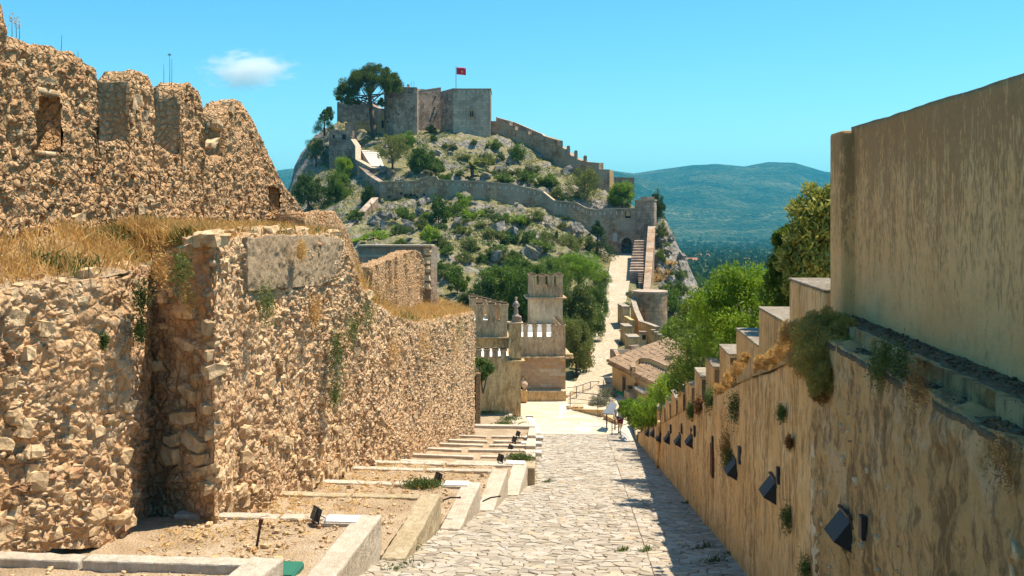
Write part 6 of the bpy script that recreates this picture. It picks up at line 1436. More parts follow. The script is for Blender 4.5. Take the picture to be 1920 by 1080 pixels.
# low scrub and dry tufts that cover the ledges of the slope
sr_ = np.random.default_rng(55); C0 = np.stack([sr_.uniform(-48, 26, 26000), sr_.uniform(92, 192, 26000)], 1)
nm_ = fbm(np.stack([C0[:, 0], C0[:, 1], C0[:, 0] * 0], 1), 5.5, 4, 61); C0 = C0[(nm_ > .02) & (road_mask(C0) > 1.5)]
for nm, lab, mt, lo_, n_ in (('scrub', 'low green scrub spreading over the rocky castle slope', 'leaf_mid', 0, 5200), ('dry_scrub', 'dry straw-coloured tufts between the castle rocks', 'leaf_grey', 5200, 3800), ('olive_scrub', 'olive-green undergrowth in the gullies of the castle slope', 'leaf_olive', 9000, 4600)):
    cc = C0[lo_:lo_ + n_]; zc_ = np.array([hz(a_, b_) for a_, b_ in cc]); k_ = np.repeat(np.arange(len(cc)), 9); rad = sr_.uniform(.18, .55, len(cc))[k_]
    P_ = np.stack([cc[k_, 0], cc[k_, 1], zc_[k_]], 1) + sr_.normal(size=(len(k_), 3)) * np.array([.7, .7, .4]) * rad[:, None]; P_[:, 2] = np.maximum(P_[:, 2], zc_[k_]) + .05
    V, Q_ = leaf_geo(P_, .24, sr_, .5, .6); tag(solid(nm, V, Q_, MAT[mt]), lab, 'scrub', kind='stuff')
# palm
pm = thing('palm', 'small date palm with arching fronds on the rocky slope', 'palm', W(885, 338, 157))
pb_ = Vector(pm.location); hgt = 1.9
MB().path([pb_ - Vector((0, 0, .6)), pb_ + Vector((.05, 0, .9)), pb_ + Vector((0, 0, hgt))], [.32, .26, .3], 10).build('trunk', MAT['bark'], pm)
rp_ = np.random.default_rng(9)
for k in range(22):
    a = k * 2.399; el = rp_.uniform(-.1, 1.25); V = []; Q_ = []
    for i in range(9):
        t_ = i / 8; L_ = 2.6 * t_; c = np.array([math.cos(a) * math.cos(el) * L_, math.sin(a) * math.cos(el) * L_, math.sin(el) * L_ - 1.0 * t_ * t_]) + np.array(pb_) + np.array([0, 0, hgt])
        sd_ = np.array([-math.sin(a), math.cos(a), 0]) * (.34 * math.sin(math.pi * min(1, t_ * .9 + .12)))
        V += [c - sd_ + np.array([0, 0, -.12]), c, c + sd_ + np.array([0, 0, -.12])]
    for i in range(8):
        for j in (0, 1): b = i * 3 + j; Q_.append((b, b + 1, b + 4, b + 3))
    solid('frond', V, Q_, MAT['leaf_olive'], pm)
# --- the tall umbrella pine by the keep
up_ = thing('umbrella_pine', 'tall umbrella pine with a dark flattened crown beside the keep', 'tree', W(703, 266, 184))
T0 = [W(706, 268, 184), W(699, 235, 184), W(696, 205, 184), W(693, 185, 184), W(695, 160, 184)]
paths = [(T0, [.62, .5, .44, .36, .22])]; r = np.random.default_rng(5); C_ = []; R_ = []
for (a, b) in [(645,165),(652,182),(660,150),(675,140),(690,130),(705,128),(720,135),(735,145),(744,158),(668,170),(640,172),(655,192),(725,160),(748,163),(712,150),(680,155),(700,145),(662,140),(733,168),(650,158),(690,140),(715,190),(640,186),(668,188),(683,147),(700,160),(722,148),(672,160),(655,170),(735,156),(690,168)]:
    for k in range(4):
        c = W(a + r.uniform(-7, 7), b + r.uniform(-4, 4), 184 + r.uniform(-4.6, 4.6)); C_.append(tuple(c)); R_.append(r.uniform(.55, 1.0) if b < 175 else r.uniform(.3, .6))
for k in range(0, 96, 6):
    e = Vector(C_[k]); s_ = T0[3].lerp(T0[2], r.uniform(-.6, .9)); m_ = s_.lerp(e, .55) - Vector((0, 0, .5)); paths.append(([s_, m_, e], [.15, .09, .03]))
mb = MB()
for pts, rs_ in paths[:1]: mb.path(pts, rs_, 9)
mb.build('trunk', MAT['bark'], up_, smooth=True)
for pts, rs_ in paths[1:]: MB().path(pts, rs_, 6).build('branch', MAT['bark'], up_)
P_, o_ = clump_points(r, np.array(C_), np.array(R_) * 1.12, 46000, .42); P_[:, 2] = np.array(C_)[:, 2].mean() + (P_[:, 2] - np.array(C_)[:, 2].mean()) * 1.02
V, Q_ = leaf_geo(P_, .42, r, .2, .7, o_); solid('crown', V, Q_, MAT['leaf_pine'], up_)
# --- trees between palace and road
def tree_at(kind, px_, ytop, wpx, d, mat, name, label, zoff=0.0, var=None):
    q = W(px_, ytop, d); z_ = hz(q.x, q.y) - .2 + zoff; plant(kind, Vector((q.x, q.y, z_)), q.z - z_, wpx / F * d, MAT[mat], name, label, 'tree', None, var)
tree_at('broad', 948, 492, 128, 92, 'leaf_mid', 'leafy_tree', 'broad dark green tree rising behind the left palace wing')
tree_at('broad', 985, 505, 90, 88, 'leaf_mid', 'leafy_tree', 'dense green tree between the statue turret and the square tower')
tree_at('broad', 1040, 500, 80, 90, 'leaf_mid', 'leafy_tree', 'green tree pressed against the right side of the square palace tower')
tree_at('broad', 905, 520, 70, 90, 'leaf_dark', 'leafy_tree', 'lower dark tree behind the palace side crenellations')
tree_at('broad', 1010, 488, 84, 98, 'leaf_mid', 'leafy_tree', 'green tree directly behind the square palace tower')
tree_at('pine', 1086, 470, 112, 108, 'leaf_bright', 'stone_pine', 'bright green stone pine left of the climbing road')
tree_at('pine', 1050, 482, 60, 116, 'leaf_bright', 'stone_pine', 'smaller bright pine partly behind the larger stone pine')
tree_at('broad', 1078, 525, 112, 84, 'leaf_olive', 'leafy_tree', 'grey-green tree leaning over the road beside the palace tower', var=1)
tree_at('pine', 1118, 530, 64, 93, 'leaf_mid', 'stone_pine', 'dark rounded pine crown overhanging the road', var=2)
tree_at('broad', 1080, 590, 84, 77, 'leaf_olive', 'leafy_tree', 'low grey-green tree with a leaning trunk at the palace corner', var=2)
for (k_, a, b, w_, d_, m_, lab) in [('broad', 880, 545, 60, 96, 'leaf_dark', 'dark tree left of the palace rear wing'), ('broad', 925, 500, 90, 100, 'leaf_mid', 'tall green tree up the slope behind the palace'), ('broad', 970, 480, 90, 104, 'leaf_mid', 'rounded green tree above the statue turret'), ('pine', 1040, 478, 90, 104, 'leaf_mid', 'bushy pine above the square palace tower'), ('broad', 1105, 560, 80, 88, 'leaf_mid', 'full green tree on the left edge of the road'), ('broad', 1060, 590, 70, 80, 'leaf_olive', 'grey-green tree against the palace side wall'), ('pine', 1125, 505, 50, 112, 'leaf_mid', 'small pine on the road verge below the conifer'), ('broad', 1010, 520, 90, 94, 'leaf_dark', 'shadowy tree filling the gap behind the palace tower')]:
    tree_at(k_, a, b, w_, d_, m_, 'leafy_tree' if k_ == 'broad' else 'stone_pine', lab)
MB().path([W(1108, 700, 78), W(1103, 660, 78.5), W(1092, 630, 79)], [.22, .18, .12], 8).build('leaning_trunk', simple('reddish_bark', (.30, .14, .07), (.12, .07, .05), 6, .9, bump=.6))
tag(bpy.data.objects['leaning_trunk'], 'bare reddish leaning trunk at the edge of the road under the trees', 'trunk')
# --- forest slope and valley on the right
fr_ = np.random.default_rng(31); VV = []; QQ = []; base = 0
def blob_tree(c, w, h, n):
    v = fr_.normal(size=(n, 3)); v /= np.linalg.norm(v, axis=1, keepdims=True); v[:, 2] = np.abs(v[:, 2]) * .9 - .15
    P = c + v * np.array([w / 2, w / 2, h * .62]) * fr_.uniform(.65, 1.05, n)[:, None] + np.array([0, 0, h * .35])
    return leaf_geo(P, w * .38, fr_, .75, .2, v * 1.2)
cnt = 0
for k in range(5200):
    dd = 230 * (2300 / 230) ** (fr_.random() ** .8); px_ = fr_.uniform(1215, 1640) if fr_.random() < .85 else fr_.uniform(480, 600)
    if fbm(np.array([[px_ * dd / F / 260, dd / 420, 0.0]]), 1.0, 3, 77)[0] < (-.35 if dd < 800 else .02): continue
    z_ = valley_z(px_, dd); q = W(px_, 400, dd); w_ = fr_.uniform(5, 9) * (1 if dd < 900 else 1.25); V, Q_ = blob_tree(np.array([q.x, q.y, z_]), w_, w_ * fr_.uniform(.8, 1.15), 46 if dd < 700 else 18)
    VV.append(V); QQ.append(Q_ + base); base += len(V); cnt += 1
fo = solid('valley_forest', np.vstack(VV), np.vstack(QQ), MAT['leaf_dark']); tag(fo, 'distant pine forest filling the valley below the mountains', 'forest', kind='stuff')
for k in range(34):
    dd = vr.uniform(270, 480); px_ = vr.uniform(1262, 1470); q = W(px_, 400, dd); z_ = valley_z(px_, dd) - .5
    if dd < 300: z_ = min(z_, hz(q.x, q.y) if q.y < 299 and abs(q.x) < 90 else z_) if False else max(z_, hz(q.x, q.y) if (q.y < 298 and -110 < q.x < 90) else z_)
    plant('pine', Vector((q.x, q.y, z_)), vr.uniform(7, 11), vr.uniform(7, 11), MAT[vr.choice(['leaf_mid', 'leaf_dark', 'leaf_pine'])], 'pine_tree', 'rounded pine on the wooded slope beyond the cliff', 'tree', 'pines on the slope beyond the cliff')
for k in range(15):
    px_ = [1332,1337,1343,1350,1356,1362,1371,1380,1386,1392,1398,1404,1410,1418,1424][k]; dd = 620 + (k * 37 % 90); z_ = valley_z(px_, dd) - .5; q = W(px_, 400, dd)
    plant('cypress', Vector((q.x, q.y, z_)), vr.uniform(9, 15), vr.uniform(2.6, 3.6), MAT['leaf_dark'], 'cypress', 'dark cypress in the row down in the valley', 'tree', 'row of cypresses in the valley')
for k, (px_, dd) in enumerate([(1268, 900), (1292, 760), (1318, 1000), (1240, 1100), (1395, 820)]):
    q = W(px_, 400, dd); z_ = valley_z(px_, dd) + 3.5; t = thing('farmhouse', ['long pale farmhouse among the valley pines', 'small cream farmhouse half hidden by trees below the cliff', 'white farmhouse beyond the cypress row', 'low white house at the foot of the far slope', 'tiny pale house beside the valley cypresses'][k], 'house', (q.x, q.y, z_ - 3), .2 * k)
    MB().box(-6, 6, -4, 4, -3, 5).build('wall', MAT['roof_white'], t, local=True); MB().prism([(-6.4, -4.4), (6.4, -4.4), (6.4, 4.4), (-6.4, 4.4)], 5.02, 7.2, [(-6.4, -.1), (6.4, -.1), (6.4, .1), (-6.4, .1)]).build('roof', MAT['brick_red'], t, local=True)
    for j in (-3, 0, 3): MB().box(j - .5, j + .5, -4.05, -3.9, 1.2, 2.8).build('window', MAT['dark'], t, local=True)
# --- garden bushes behind the right-hand wall
def big_bush(name, label, clumps, n, size, mat, aspect=.5, up=.5, seed=1, cat='bush', stems=True, droop=0.0):
    """clumps: (px, py, depth, radius in metres)"""
    r = np.random.default_rng(seed); C = np.array([tuple(W(a, b, d)) for a, b, d, q in clumps]); R = np.array([q for a, b, d, q in clumps])
    sub = []; sr = []
    for c, q in zip(C, R):
        v = r.normal(size=(14, 3)); v /= np.linalg.norm(v, axis=1, keepdims=True); sub.append(c + v * q * .72); sr.append(np.full(14, q * .42))
    P, o = clump_points(r, np.vstack([C] + sub), np.concatenate([R * .7] + sr), n, .45)
    V, Q_ = leaf_geo(P, size, r, aspect, up, o, droop)
    t = thing(name, label, cat, (C[:, 0].mean(), C[:, 1].mean(), C[:, 2].min() - R.max()))
    solid('foliage', V, Q_, MAT[mat] if isinstance(mat, str) else mat, t)
    if stems:
        mb = MB(); b0 = Vector(t.location) - Vector((0, 0, .4))
        for c in C[::2]: mb.path([b0, b0.lerp(Vector(c), .5) + Vector((0, 0, .1)), Vector(c)], [.05, .035, .012], 6)
        mb.build('stems', MAT['bark'], t)
    return t
big_bush('garden_bush', 'large bright green bush rising behind the stepped merlons', [(1330,560,25,.55),(1355,545,25,.6),(1385,535,25,.6),(1415,535,25,.6),(1440,550,24.5,.6),(1340,600,25,.7),(1375,585,25,.8),(1410,585,24.5,.8),(1440,600,24,.7),(1345,640,24.5,.7),(1380,630,24,.7),(1420,630,23.5,.7),(1455,580,23.5,.55),(1460,630,23,.6),(1320,590,26,.5)], 30000, .085, 'leaf_bright', .42, .7, 11)
big_bush('red_tipped_bush', 'green bush with reddish shoot tips beside the tiled roof', [(1292,600,31,.6),(1310,580,31,.55),(1285,635,31,.75),(1310,630,30,.8),(1290,675,30,.8),(1315,670,29,.8),(1280,705,31,.6),(1300,705,29,.6),(1325,640,28,.6)], 17000, .09, 'leaf_red', .45, .5, 12)
big_bush('variegated_shrub', 'tall cream-and-green variegated shrub against the tall wall pier', [(1530,375,18.5,.36),(1515,405,18.5,.4),(1540,420,18.3,.45),(1505,445,18.5,.42),(1530,465,18.3,.5),(1500,490,18.5,.42),(1530,510,18.3,.5),(1505,530,18.3,.4),(1560,400,18.3,.5),(1555,470,18.3,.5)], 11000, .12, 'leaf_var', .38, .7, 13)
big_bush('dark_glossy_shrub', 'dark glossy green shrub between the bright bush and the variegated shrub', [(1468,450,19.2,.22),(1480,440,19.2,.2),(1465,490,19.2,.3),(1475,525,19,.38),(1462,560,19,.4),(1485,560,18.8,.35),(1470,590,18.8,.35),(1488,500,19,.3)], 6500, .11, 'leaf_mid', .4, .7, 14)
big_bush('clipped_hedge', 'clipped green hedge beside the lowest merlons and hand rail', [(1210,765,44,.55),(1225,755,43,.6),(1240,740,41,.6),(1255,725,39,.6),(1268,715,38,.6),(1230,775,42,.5),(1250,750,39,.6),(1215,780,44,.5),(1275,735,36,.6),(1205,792,44.5,.5),(1200,775,45,.5)], 17000, .1, 'leaf_bright', .45, .5, 15, stems=False)
big_bush('round_hedge', 'rounded bright green bush in front of the green awning', [(1170,763,52,.38),(1180,762,52,.42),(1190,768,51,.42),(1175,772,51.5,.38),(1185,778,51,.42),(1192,790,51,.42)], 8500, .1, 'leaf_bright', .45, .5, 16, stems=False)
big_bush('lavender_patch', 'rounded olive-grey lavender clump behind the square railing', [(1118,752,66,.55),(1128,745,66.5,.6),(1138,752,66,.6),(1126,762,65.5,.5),(1112,762,66,.4)], 5000, .13, 'leaf_grey', .2, 1.0, 17, stems=False)
big_bush('lavender_patch', 'smaller lavender clump against the house corner', [(1138,738,69,.45),(1146,738,69,.45)], 2200, .13, 'leaf_grey', .2, 1.0, 18, stems=False)
def tuft(V, Q_, mat, name, label, cat, group=None):
    t = thing(name, label, cat, (V[:, 0].mean(), V[:, 1].mean(), V[:, 2].min()), 0, group); o = solid('leaves', V, Q_, MAT[mat], t); o['kind'] = 'stuff'; return t
# hanging growth on the street wall
big_bush('hanging_shrub', 'big dark brown-green shrub hanging over the wall below the pier', [(1545,605,11.0,.17),(1562,620,10.7,.2),(1530,640,10.7,.24),(1562,655,10.4,.23),(1540,685,10.3,.26),(1515,665,10.7,.22),(1556,700,10.2,.17),(1535,718,10.2,.15),(1580,615,10.6,.15),(1518,625,11.0,.2)], 22000, .06, leaf_mat('dry_olive_growth', (.42, .33, .08), (.17, .13, .03), (.55, .28, .08), .25, 3.0), .14, .2, 19, stems=False)
big_bush('golden_shrub', 'golden dried shrub on the wall left of the dark hanging growth', [(1500,620,11.6,.15),(1485,640,11.8,.16),(1505,655,11.4,.16),(1470,655,12.0,.13),(1520,600,11.5,.12),(1455,670,12.2,.12),(1440,672,12.6,.10),(1510,690,11.1,.13),(1495,670,11.3,.16),(1480,620,11.8,.14),(1425,684,13.0,.12)], 14000, .055, 'straw', .14, .5, 20, stems=False)
big_bush('rusty_growth', 'reddish-brown dry growth at the hem of the hanging shrub', [(1555,720,10.25,.12),(1570,700,10.2,.10),(1540,745,10.2,.09),(1525,700,10.6,.09)], 3000, .05, 'straw_dark', .12, -.2, 21, stems=False)
big_bush('pale_weed', 'pale yellow-green weed sprouting from the wall crease', [(1385,690,15.6,.12),(1372,705,15.9,.12),(1395,670,15.4,.09),(1362,715,16.2,.10),(1350,728,16.5,.10)], 3500, .06, 'straw', .16, 1.0, 22, stems=False)
WT = 'weed tufts rooted in the street wall'
WL = ['green weed hanging on the street wall below the pale yellow weed', 'brown weed sprouting above the weed-covered wall lamp', 'green weed hugging the side of the weed-covered wall lamp', 'green weed on the wall below the lamp beyond the mortar seam', 'tiny green weed on the bare plaster left of the mortar seam', 'green weed in the crease under the fourth merlon', 'brown weed in the crease under the fifth merlon', 'green weed in the crease near the slot covers', 'green weed just under the ledge beside the hanging shrub', 'green weed under the ledge, second from the hanging shrub', 'green weed at the foot of the mortar seam', 'reddish dead weed on the plaster left of the mortar seam', 'brown weed under the ledge on the rough wall', 'brown weed on the dark stained end of the rough wall', 'small green weed on the ledge lip beside the hanging shrub']
for k, (a, b, w_, m_) in enumerate([(1377,765,.16,'weed'),(1362,840,.17,'straw_dark'),(1366,862,.14,'weed'),(1476,972,.10,'weed'),(1465,775,.06,'weed'),(1330,748,.14,'weed'),(1310,760,.12,'straw_dark'),(1296,770,.12,'weed'),(1645,690,.10,'weed'),(1690,680,.10,'weed'),(1510,1068,.10,'weed'),(1480,830,.05,'straw_dark'),(1720,720,.12,'straw_dark'),(1880,860,.12,'straw_dark'),(1660,665,.08,'weed')]):
    p = Px(a, b, 2.42); r = np.random.default_rng(k); P = np.array(p) + r.normal(size=(900, 3)) * np.array([.35, .7, .8]) * w_; V, Q_ = leaf_geo(P, .012 + .0028 * pix(p)[2], r, .2, .3)
    tuft(V, Q_, m_, 'weed_tuft', WL[k], 'weed', WT)
for k, (a, b, w_) in enumerate([(1025,905,.08),(1320,1030,.1),(1340,1055,.1),(1375,1040,.08),(1290,945,.08),(750,1068,.14),(770,1035,.1),(800,1005,.08),(1010,830,.1),(1167,1035,.06),(1210,1035,.08)]):
    p = GS(a, b); r = np.random.default_rng(40 + k); P = np.array(p) + np.abs(r.normal(size=(160, 3))) * np.array([1.0, 1.0, .5]) * w_ * r.choice([-1, 1], size=(160, 1)) * np.array([1, 1, 0]) + np.array([0, 0, .02]) + np.abs(r.normal(size=(160, 1))) * np.array([0, 0, w_ * .4]); V, Q_ = leaf_geo(P, .07, r, .22, .9)
    tuft(V, Q_, 'weed', 'weed_tuft', 'little green weed between the cobbles', 'weed', 'weeds between the cobbles')
# weeds on the left walls
RL_ = ['dark green creeper hanging halfway up the rubble wall', 'green upper part of the creeper on the rubble wall', 'green lower tip of the creeper on the rubble wall', 'dry yellow tuft under the corner of the grey rendered block', 'green weed under the far end of the grey rendered block', 'green weed on the rim below the broken wall stump', 'straw tuft on the rubble wall below the ruined wall', 'straw tuft near the rim beyond the ruined wall', 'straw tuft low on the far end of the rubble wall', 'green weed high on the far end of the rubble wall', 'green weed on the wall below the grey rendered block', 'dry tuft on the face of the grey rendered block', 'green vine at the upper left edge of the recess', 'short vine lower on the left edge of the recess', 'dry tuft inside the recess above the flat stones', 'dry tuft on the rim over the recess', 'green weed on the rim over the recess', 'tiny green weed on the wall left of the recess']
for k, (a, b, x0, w_, m_) in enumerate([(630,690,-6.0,.32,'weed'),(632,650,-6.0,.22,'weed'),(628,740,-6.0,.18,'weed'),(592,585,-6.0,.2,'straw'),(660,620,-6.0,.25,'weed'),(690,590,-6.0,.3,'weed'),(740,660,-6.1,.3,'straw'),(795,640,-6.1,.35,'straw'),(850,650,-6.2,.4,'straw'),(860,620,-6.2,.4,'weed'),(500,570,-6.0,.22,'weed'),(565,470,-6.0,.12,'straw'),(265,560,-7.1,.14,'weed'),(262,620,-7.1,.1,'weed'),(355,560,-6.6,.12,'straw'),(300,500,-6.8,.2,'straw'),(340,505,-6.6,.2,'weed'),(195,640,-7.2,.06,'weed')]):
    p = Px(a, b, x0 + .12); r = np.random.default_rng(140 + k); P = np.array(p) + r.normal(size=(700, 3)) * np.array([.35, .7, .9]) * w_; V, Q_ = leaf_geo(P, .075, r, .22, .3)
    tuft(V, Q_, m_, 'weed_tuft', RL_[k], 'weed', 'weed tufts on the rubble wall')
big_bush('hanging_climber', 'green climber hanging over the palace wing wall', [(897,680,60.5,.35),(908,685,60.5,.45),(918,690,60.5,.35),(905,700,60.3,.4),(900,712,60.3,.3)], 4500, .12, 'leaf_mid', .4, -.2, 23)
# dry grass on the ledges
def grass(name, label, sel, n, h0, h1, mat, seed, parent=None, lean=.35):
    r = np.random.default_rng(seed); k = r.integers(0, len(sel), n); B = sel[k] + r.normal(size=(n, 3)) * np.array([.12, .12, 0]); d = r.normal(size=(n, 3)) * lean; d[:, 2] = 1; d /= np.linalg.norm(d, axis=1, keepdims=True)
    L = r.uniform(h0, h1, n)[:, None]; w = np.cross(d, r.normal(size=(n, 3))); w /= np.linalg.norm(w, axis=1, keepdims=True); wd = .006 + .004 * r.random((n, 1)) + L * .008
    bend = r.normal(size=(n, 3)) * .25 * L; bend[:, 2] = -np.abs(bend[:, 2]) * .5
    V = np.stack([B - d * .05, B + d * L * .55 + w * wd, B + d * L + bend, B + d * L * .55 - w * wd], 1).reshape(-1, 3)
    return tag(solid(name, V, np.arange(4 * n).reshape(-1, 4), MAT[mat]), label, 'grass', kind='stuff')
lgx = LG.reshape(220, 26, 3)
near = lgx[8:132, 1:20].reshape(-1, 3); far_ = lgx[140:, 0:22].reshape(-1, 3)
grass('dry_grass', 'tall golden dry grass on the ledge below the battlement wall', near, 19000, .08, .40, 'straw', 1)
grass('dry_grass', 'golden dry grass on the ledge around the ruined wall', far_, 16000, .15, .6, 'straw', 2)
grass('green_grass', 'patches of green weeds in the dry grass of the ledge', near[fbm(near, .8, 2, 5) > .28], 4200, .08, .36, 'weed', 3)
grass('green_grass', 'sparse green weeds around the ruined wall', far_[fbm(far_, 1.2, 2, 6) > .25], 2500, .1, .45, 'weed', 4)
# thin flower stalks on the battlement top
for k, (a, b, t_) in enumerate([(22,78,38),(30,80,42),(36,82,45),(114,92,65),(307,150,120),(318,152,102),(322,152,110),(146,105,95)]):
    p, q = Px(a, b + 8, -9.25), Px(a + (2 if k == 3 else 0), t_, -9.25); mb = MB(); mb.path([p, p.lerp(q, .5) + Vector((0, .01, 0)), q], [.006, .005, .003], 5); o = thing('dry_stalk', 'thin dry flower stalk standing on the battlement top', 'plant', p, 0, 'dry stalks on the battlement'); mb.build('stem', MAT['weed'] if k < 3 else MAT['bark'], o)
    if k in (0, 1, 2, 5):
        r = np.random.default_rng(k); P = np.array(q) + r.normal(size=(30, 3)) * np.array([.02, .02, .06 if k < 3 else .015]); V, Q_ = leaf_geo(P, .035, r, .4, .5); solid('flower_head', V, Q_, MAT['straw'] if k < 3 else MAT['weed'], o)
# ================================================================== small things
# --- shielded lamps on the street wall
def wall_lamp(px_, py_, k, lab, plate):
    p = Px(px_, py_, 2.46); s = 1.0
    t = thing('wall_lamp', lab, 'lamp', p)
    L_, H, out = .40, .32, .17
    A = [Vector((2.47, p.y - L_ / 2 * e, 0)) for e in (-1, 1)]
    far, nr = p.y + L_ / 2, p.y - L_ / 2; zt, zb = p.z + .16, p.z - .16
    v = [(2.47, far, zt), (2.47, nr, zt), (2.47 - out, far, p.z - .06), (2.47 - out, nr, p.z - .06), (2.47, far, zb), (2.47, nr, zb)]
    MB().add(v, [(0, 1, 3, 2), (2, 3, 5, 4), (1, 5, 3), (0, 2, 4)]).build('hood', MAT['lamp_black'], t, bevel=.006)
    MB().box(2.44, 2.475, nr - .015, far + .015, zt - .005, zt + .02).build('back_plate', MAT['lamp_black'], t)
    MB().path([Vector((2.45, nr + .02, zt - .02)), Vector((2.435, nr - .05, zt + .06)), Vector((2.44, nr - .09, zt + .02)), Vector((2.45, nr - .12, zt - .06))], [.008] * 4, 6).build('cable', MAT['lamp_black'], t)
    for e_ in (far - .03, nr + .03): MB().tube((2.45, e_, zt + .008), (2.432, e_, zt + .008), .008).build('screw', MAT['iron'], t)
    return t
LL = [(1585,993),(1449,917),(1377,878),(1297,826),(1275,826),(1254,822),(1237.5,820),(1226,812),(1216,811)]
ll = ['big dark wedge-shaped wall lamp under the pale mortar seam', 'dark wedge wall lamp just beyond the pale mortar seam', 'dark wedge wall lamp under a brown weed tuft', 'dark wedge wall lamp below a reddish grille', 'dark wedge wall lamp between two thin slots', 'dark wedge wall lamp next to the drain pipe', 'dark wedge wall lamp just beyond the drain pipe', 'small dark wedge wall lamp low under the far merlons', 'last dark wedge wall lamp before the hand rail']
for k, (a, b) in enumerate(LL): wall_lamp(a, b, k, ll[k], True)
def slot(px_, py_, w, h, mat, name, label, cat):
    p = Px(px_, py_, 2.45); t = thing(name, label, cat, p); MB().box(2.425, 2.48, p.y - w / 2, p.y + w / 2, p.z - h / 2, p.z + h / 2).build('cover', MAT[mat], t, bevel=.008); MB().box(2.43, 2.47, p.y - w / 2 - .012, p.y + w / 2 + .012, p.z - h / 2 - .015, p.z - h / 2 - .001).build('clip', MAT['iron'], t)
slot(1617, 987, .10, .20, 'lamp_black', 'junction_cover', 'narrow dark junction cover beside the biggest wall lamp', 'cover')
slot(1459, 890, .09, .20, 'lamp_black', 'junction_cover', 'narrow dark junction cover beside the lamp beyond the mortar seam', 'cover')
slot(1386, 852, .12, .26, 'iron', 'junction_cover', 'grey junction cover above the weed-covered lamp', 'cover')
slot(1336, 832, .10, .30, 'lamp_black', 'junction_cover', 'tall dark slot cover above the red grille', 'cover'); slot(1335, 862, .30, .62, 'rust', 'vent_grille', 'tall rusty red grille let into the street wall', 'grille')
slot(1302, 808, .12, .24, 'lamp_black', 'junction_cover', 'thin slot cover above the lamp with the reddish grille', 'cover'); slot(1296.5, 815, .2, .3, 'rust', 'vent_grille', 'small rusty red grille above a wall lamp', 'grille')
slot(1278, 803, .12, .24, 'lamp_black', 'junction_cover', 'thin slot cover above the middle wall lamp', 'cover'); slot(1257, 804, .12, .24, 'lamp_black', 'junction_cover', 'thin slot cover above the lamp near the drain pipe', 'cover')
p = Px(1234, 840, 2.44); q = Px(1234, 882, 2.44); dp = thing('drain_pipe', 'vertical ochre drain pipe with a white foot on the street wall', 'pipe', q)
MB().tube(Px(1236, 790, 2.42), q, .07).build('pipe', MAT['wall_ochre'], dp, smooth=True); MB().box(2.33, 2.48, q.y - .1, q.y + .1, street_z(q.y) - .05, q.z + .05).build('foot', MAT['cap'], dp, bevel=.01)
# --- floodlights, lids, boxes on the planting beds
def flood(p, k, lab, s=1.0, rz=.35):
    t = thing('floodlight', lab, 'floodlight', p, rz); R_ = lambda v: v
    hd = MB(); hd.hexa([(-.17, -.10, .12), (.17, -.10, .12), (.17, .02, .06), (-.17, .02, .06)], [(-.17, .02, .42), (.17, .02, .42), (.17, .12, .36), (-.17, .12, .36)])
    h = hd.build('housing', MAT['lamp_black'], t, local=True, bevel=.012)
    MB().add([(-.14, -.095, .155), (.14, -.095, .155), (.14, .0, .395), (-.14, .0, .395)], [(0, 1, 2, 3)]).add([(-.14, -.10, .15), (.14, -.10, .15), (.14, -.006, .40), (-.14, -.006, .40)], [(0, 1, 2, 3)]).build('glass', MAT['glass_lamp'], h, local=True)
    for sx in (-1, 1): MB().box(sx * .19 - .012, sx * .19 + .012, -.02, .02, .0, .28).build('bracket_leg', MAT['lamp_black'], t, local=True)
    MB().box(-.2, .2, -.03, .03, -.02, .012).build('bracket_foot', MAT['lamp_black'], t, local=True)
    pts = [Vector((.0, .1, .2)), Vector((.14, .2, .14)), Vector((.22, .16, .06)), Vector((.3, .1, .0))]; mb = MB(); mb.path(pts, [.012] * 4, 6); mb.build('cable', MAT['lamp_black'], t, local=True)
    t.scale = (s, s, s); return t
def lid(p, lab, w=.55, l=.38, mat='white_box', rz=0.0):
    t = thing('cable_box', lab, 'box', p, rz); MB().box(-w / 2, w / 2, -l / 2, l / 2, -.1, .035).build('frame', MAT['kerb'], t, local=True, bevel=.01); MB().box(-w / 2 + .04, w / 2 - .04, -l / 2 + .035, l / 2 - .035, .037, .06).build('lid', MAT[mat], t, local=True, bevel=.008); MB().tube((0, -.05, .06), (0, -.05, .066), .012).build('screw', MAT['iron'], t, local=True)
def bed_at(px_, py_, k): return Pz(px_, py_, BED[k][2] + .03)
fa = [(bed_at(592,982,1), 'black floodlight on the gravel beside the whitewashed kerb corner', 'white square box lid beside the floodlight at the whitewashed kerb', bed_at(642,978,1)),
      (bed_at(821,908,3), 'black floodlight behind the green ice-plant', 'white box lid beside the ice-plant floodlight', bed_at(856,910,3)),
      (bed_at(938,869,5), 'black floodlight on the bed behind the last angled kerb', 'white box lid on the bed behind the last angled kerb', bed_at(966,870,5))]
for k, (p, l1, l2, p2) in enumerate(fa): flood(p, k, l1, .66, -.95); lid(p2, l2, .62, .42)
for k, (a, b, y_) in enumerate([(957,848,38.6),(964,831,43.2),(971,820,47.0)]):
    z_ = street_z(y_) + .40; p = Pz(a, b, z_); flood(p, k, ['black floodlight on the first low cross kerb of the stepped bed', 'black floodlight on the middle cross kerb of the stepped bed', 'black floodlight on the uppermost cross kerb near the square'][k], .72, -.95); q = p + Vector((.75, 0, 0)); lid(q, ['white lid beside the first cross-kerb floodlight', 'white lid beside the middle cross-kerb floodlight', 'white lid beside the floodlight nearest the square'][k], .9, .35)
p = Pz(478, 1032, BED[1][2] + .02); q = W(490, 974, pix(p)[2]); ps = thing('marker_post', 'short tilted rusty brown iron post stuck in the gravel bed', 'post', p); MB().tube(p - Vector((0, 0, .1)), q, .022, .02, 8).build('rod', MAT['lamp_black'], ps); MB().tube(p.lerp(q, .84), q + (q - p) * .02, .034, .034, 8).build('sleeve', MAT['rust'], ps)
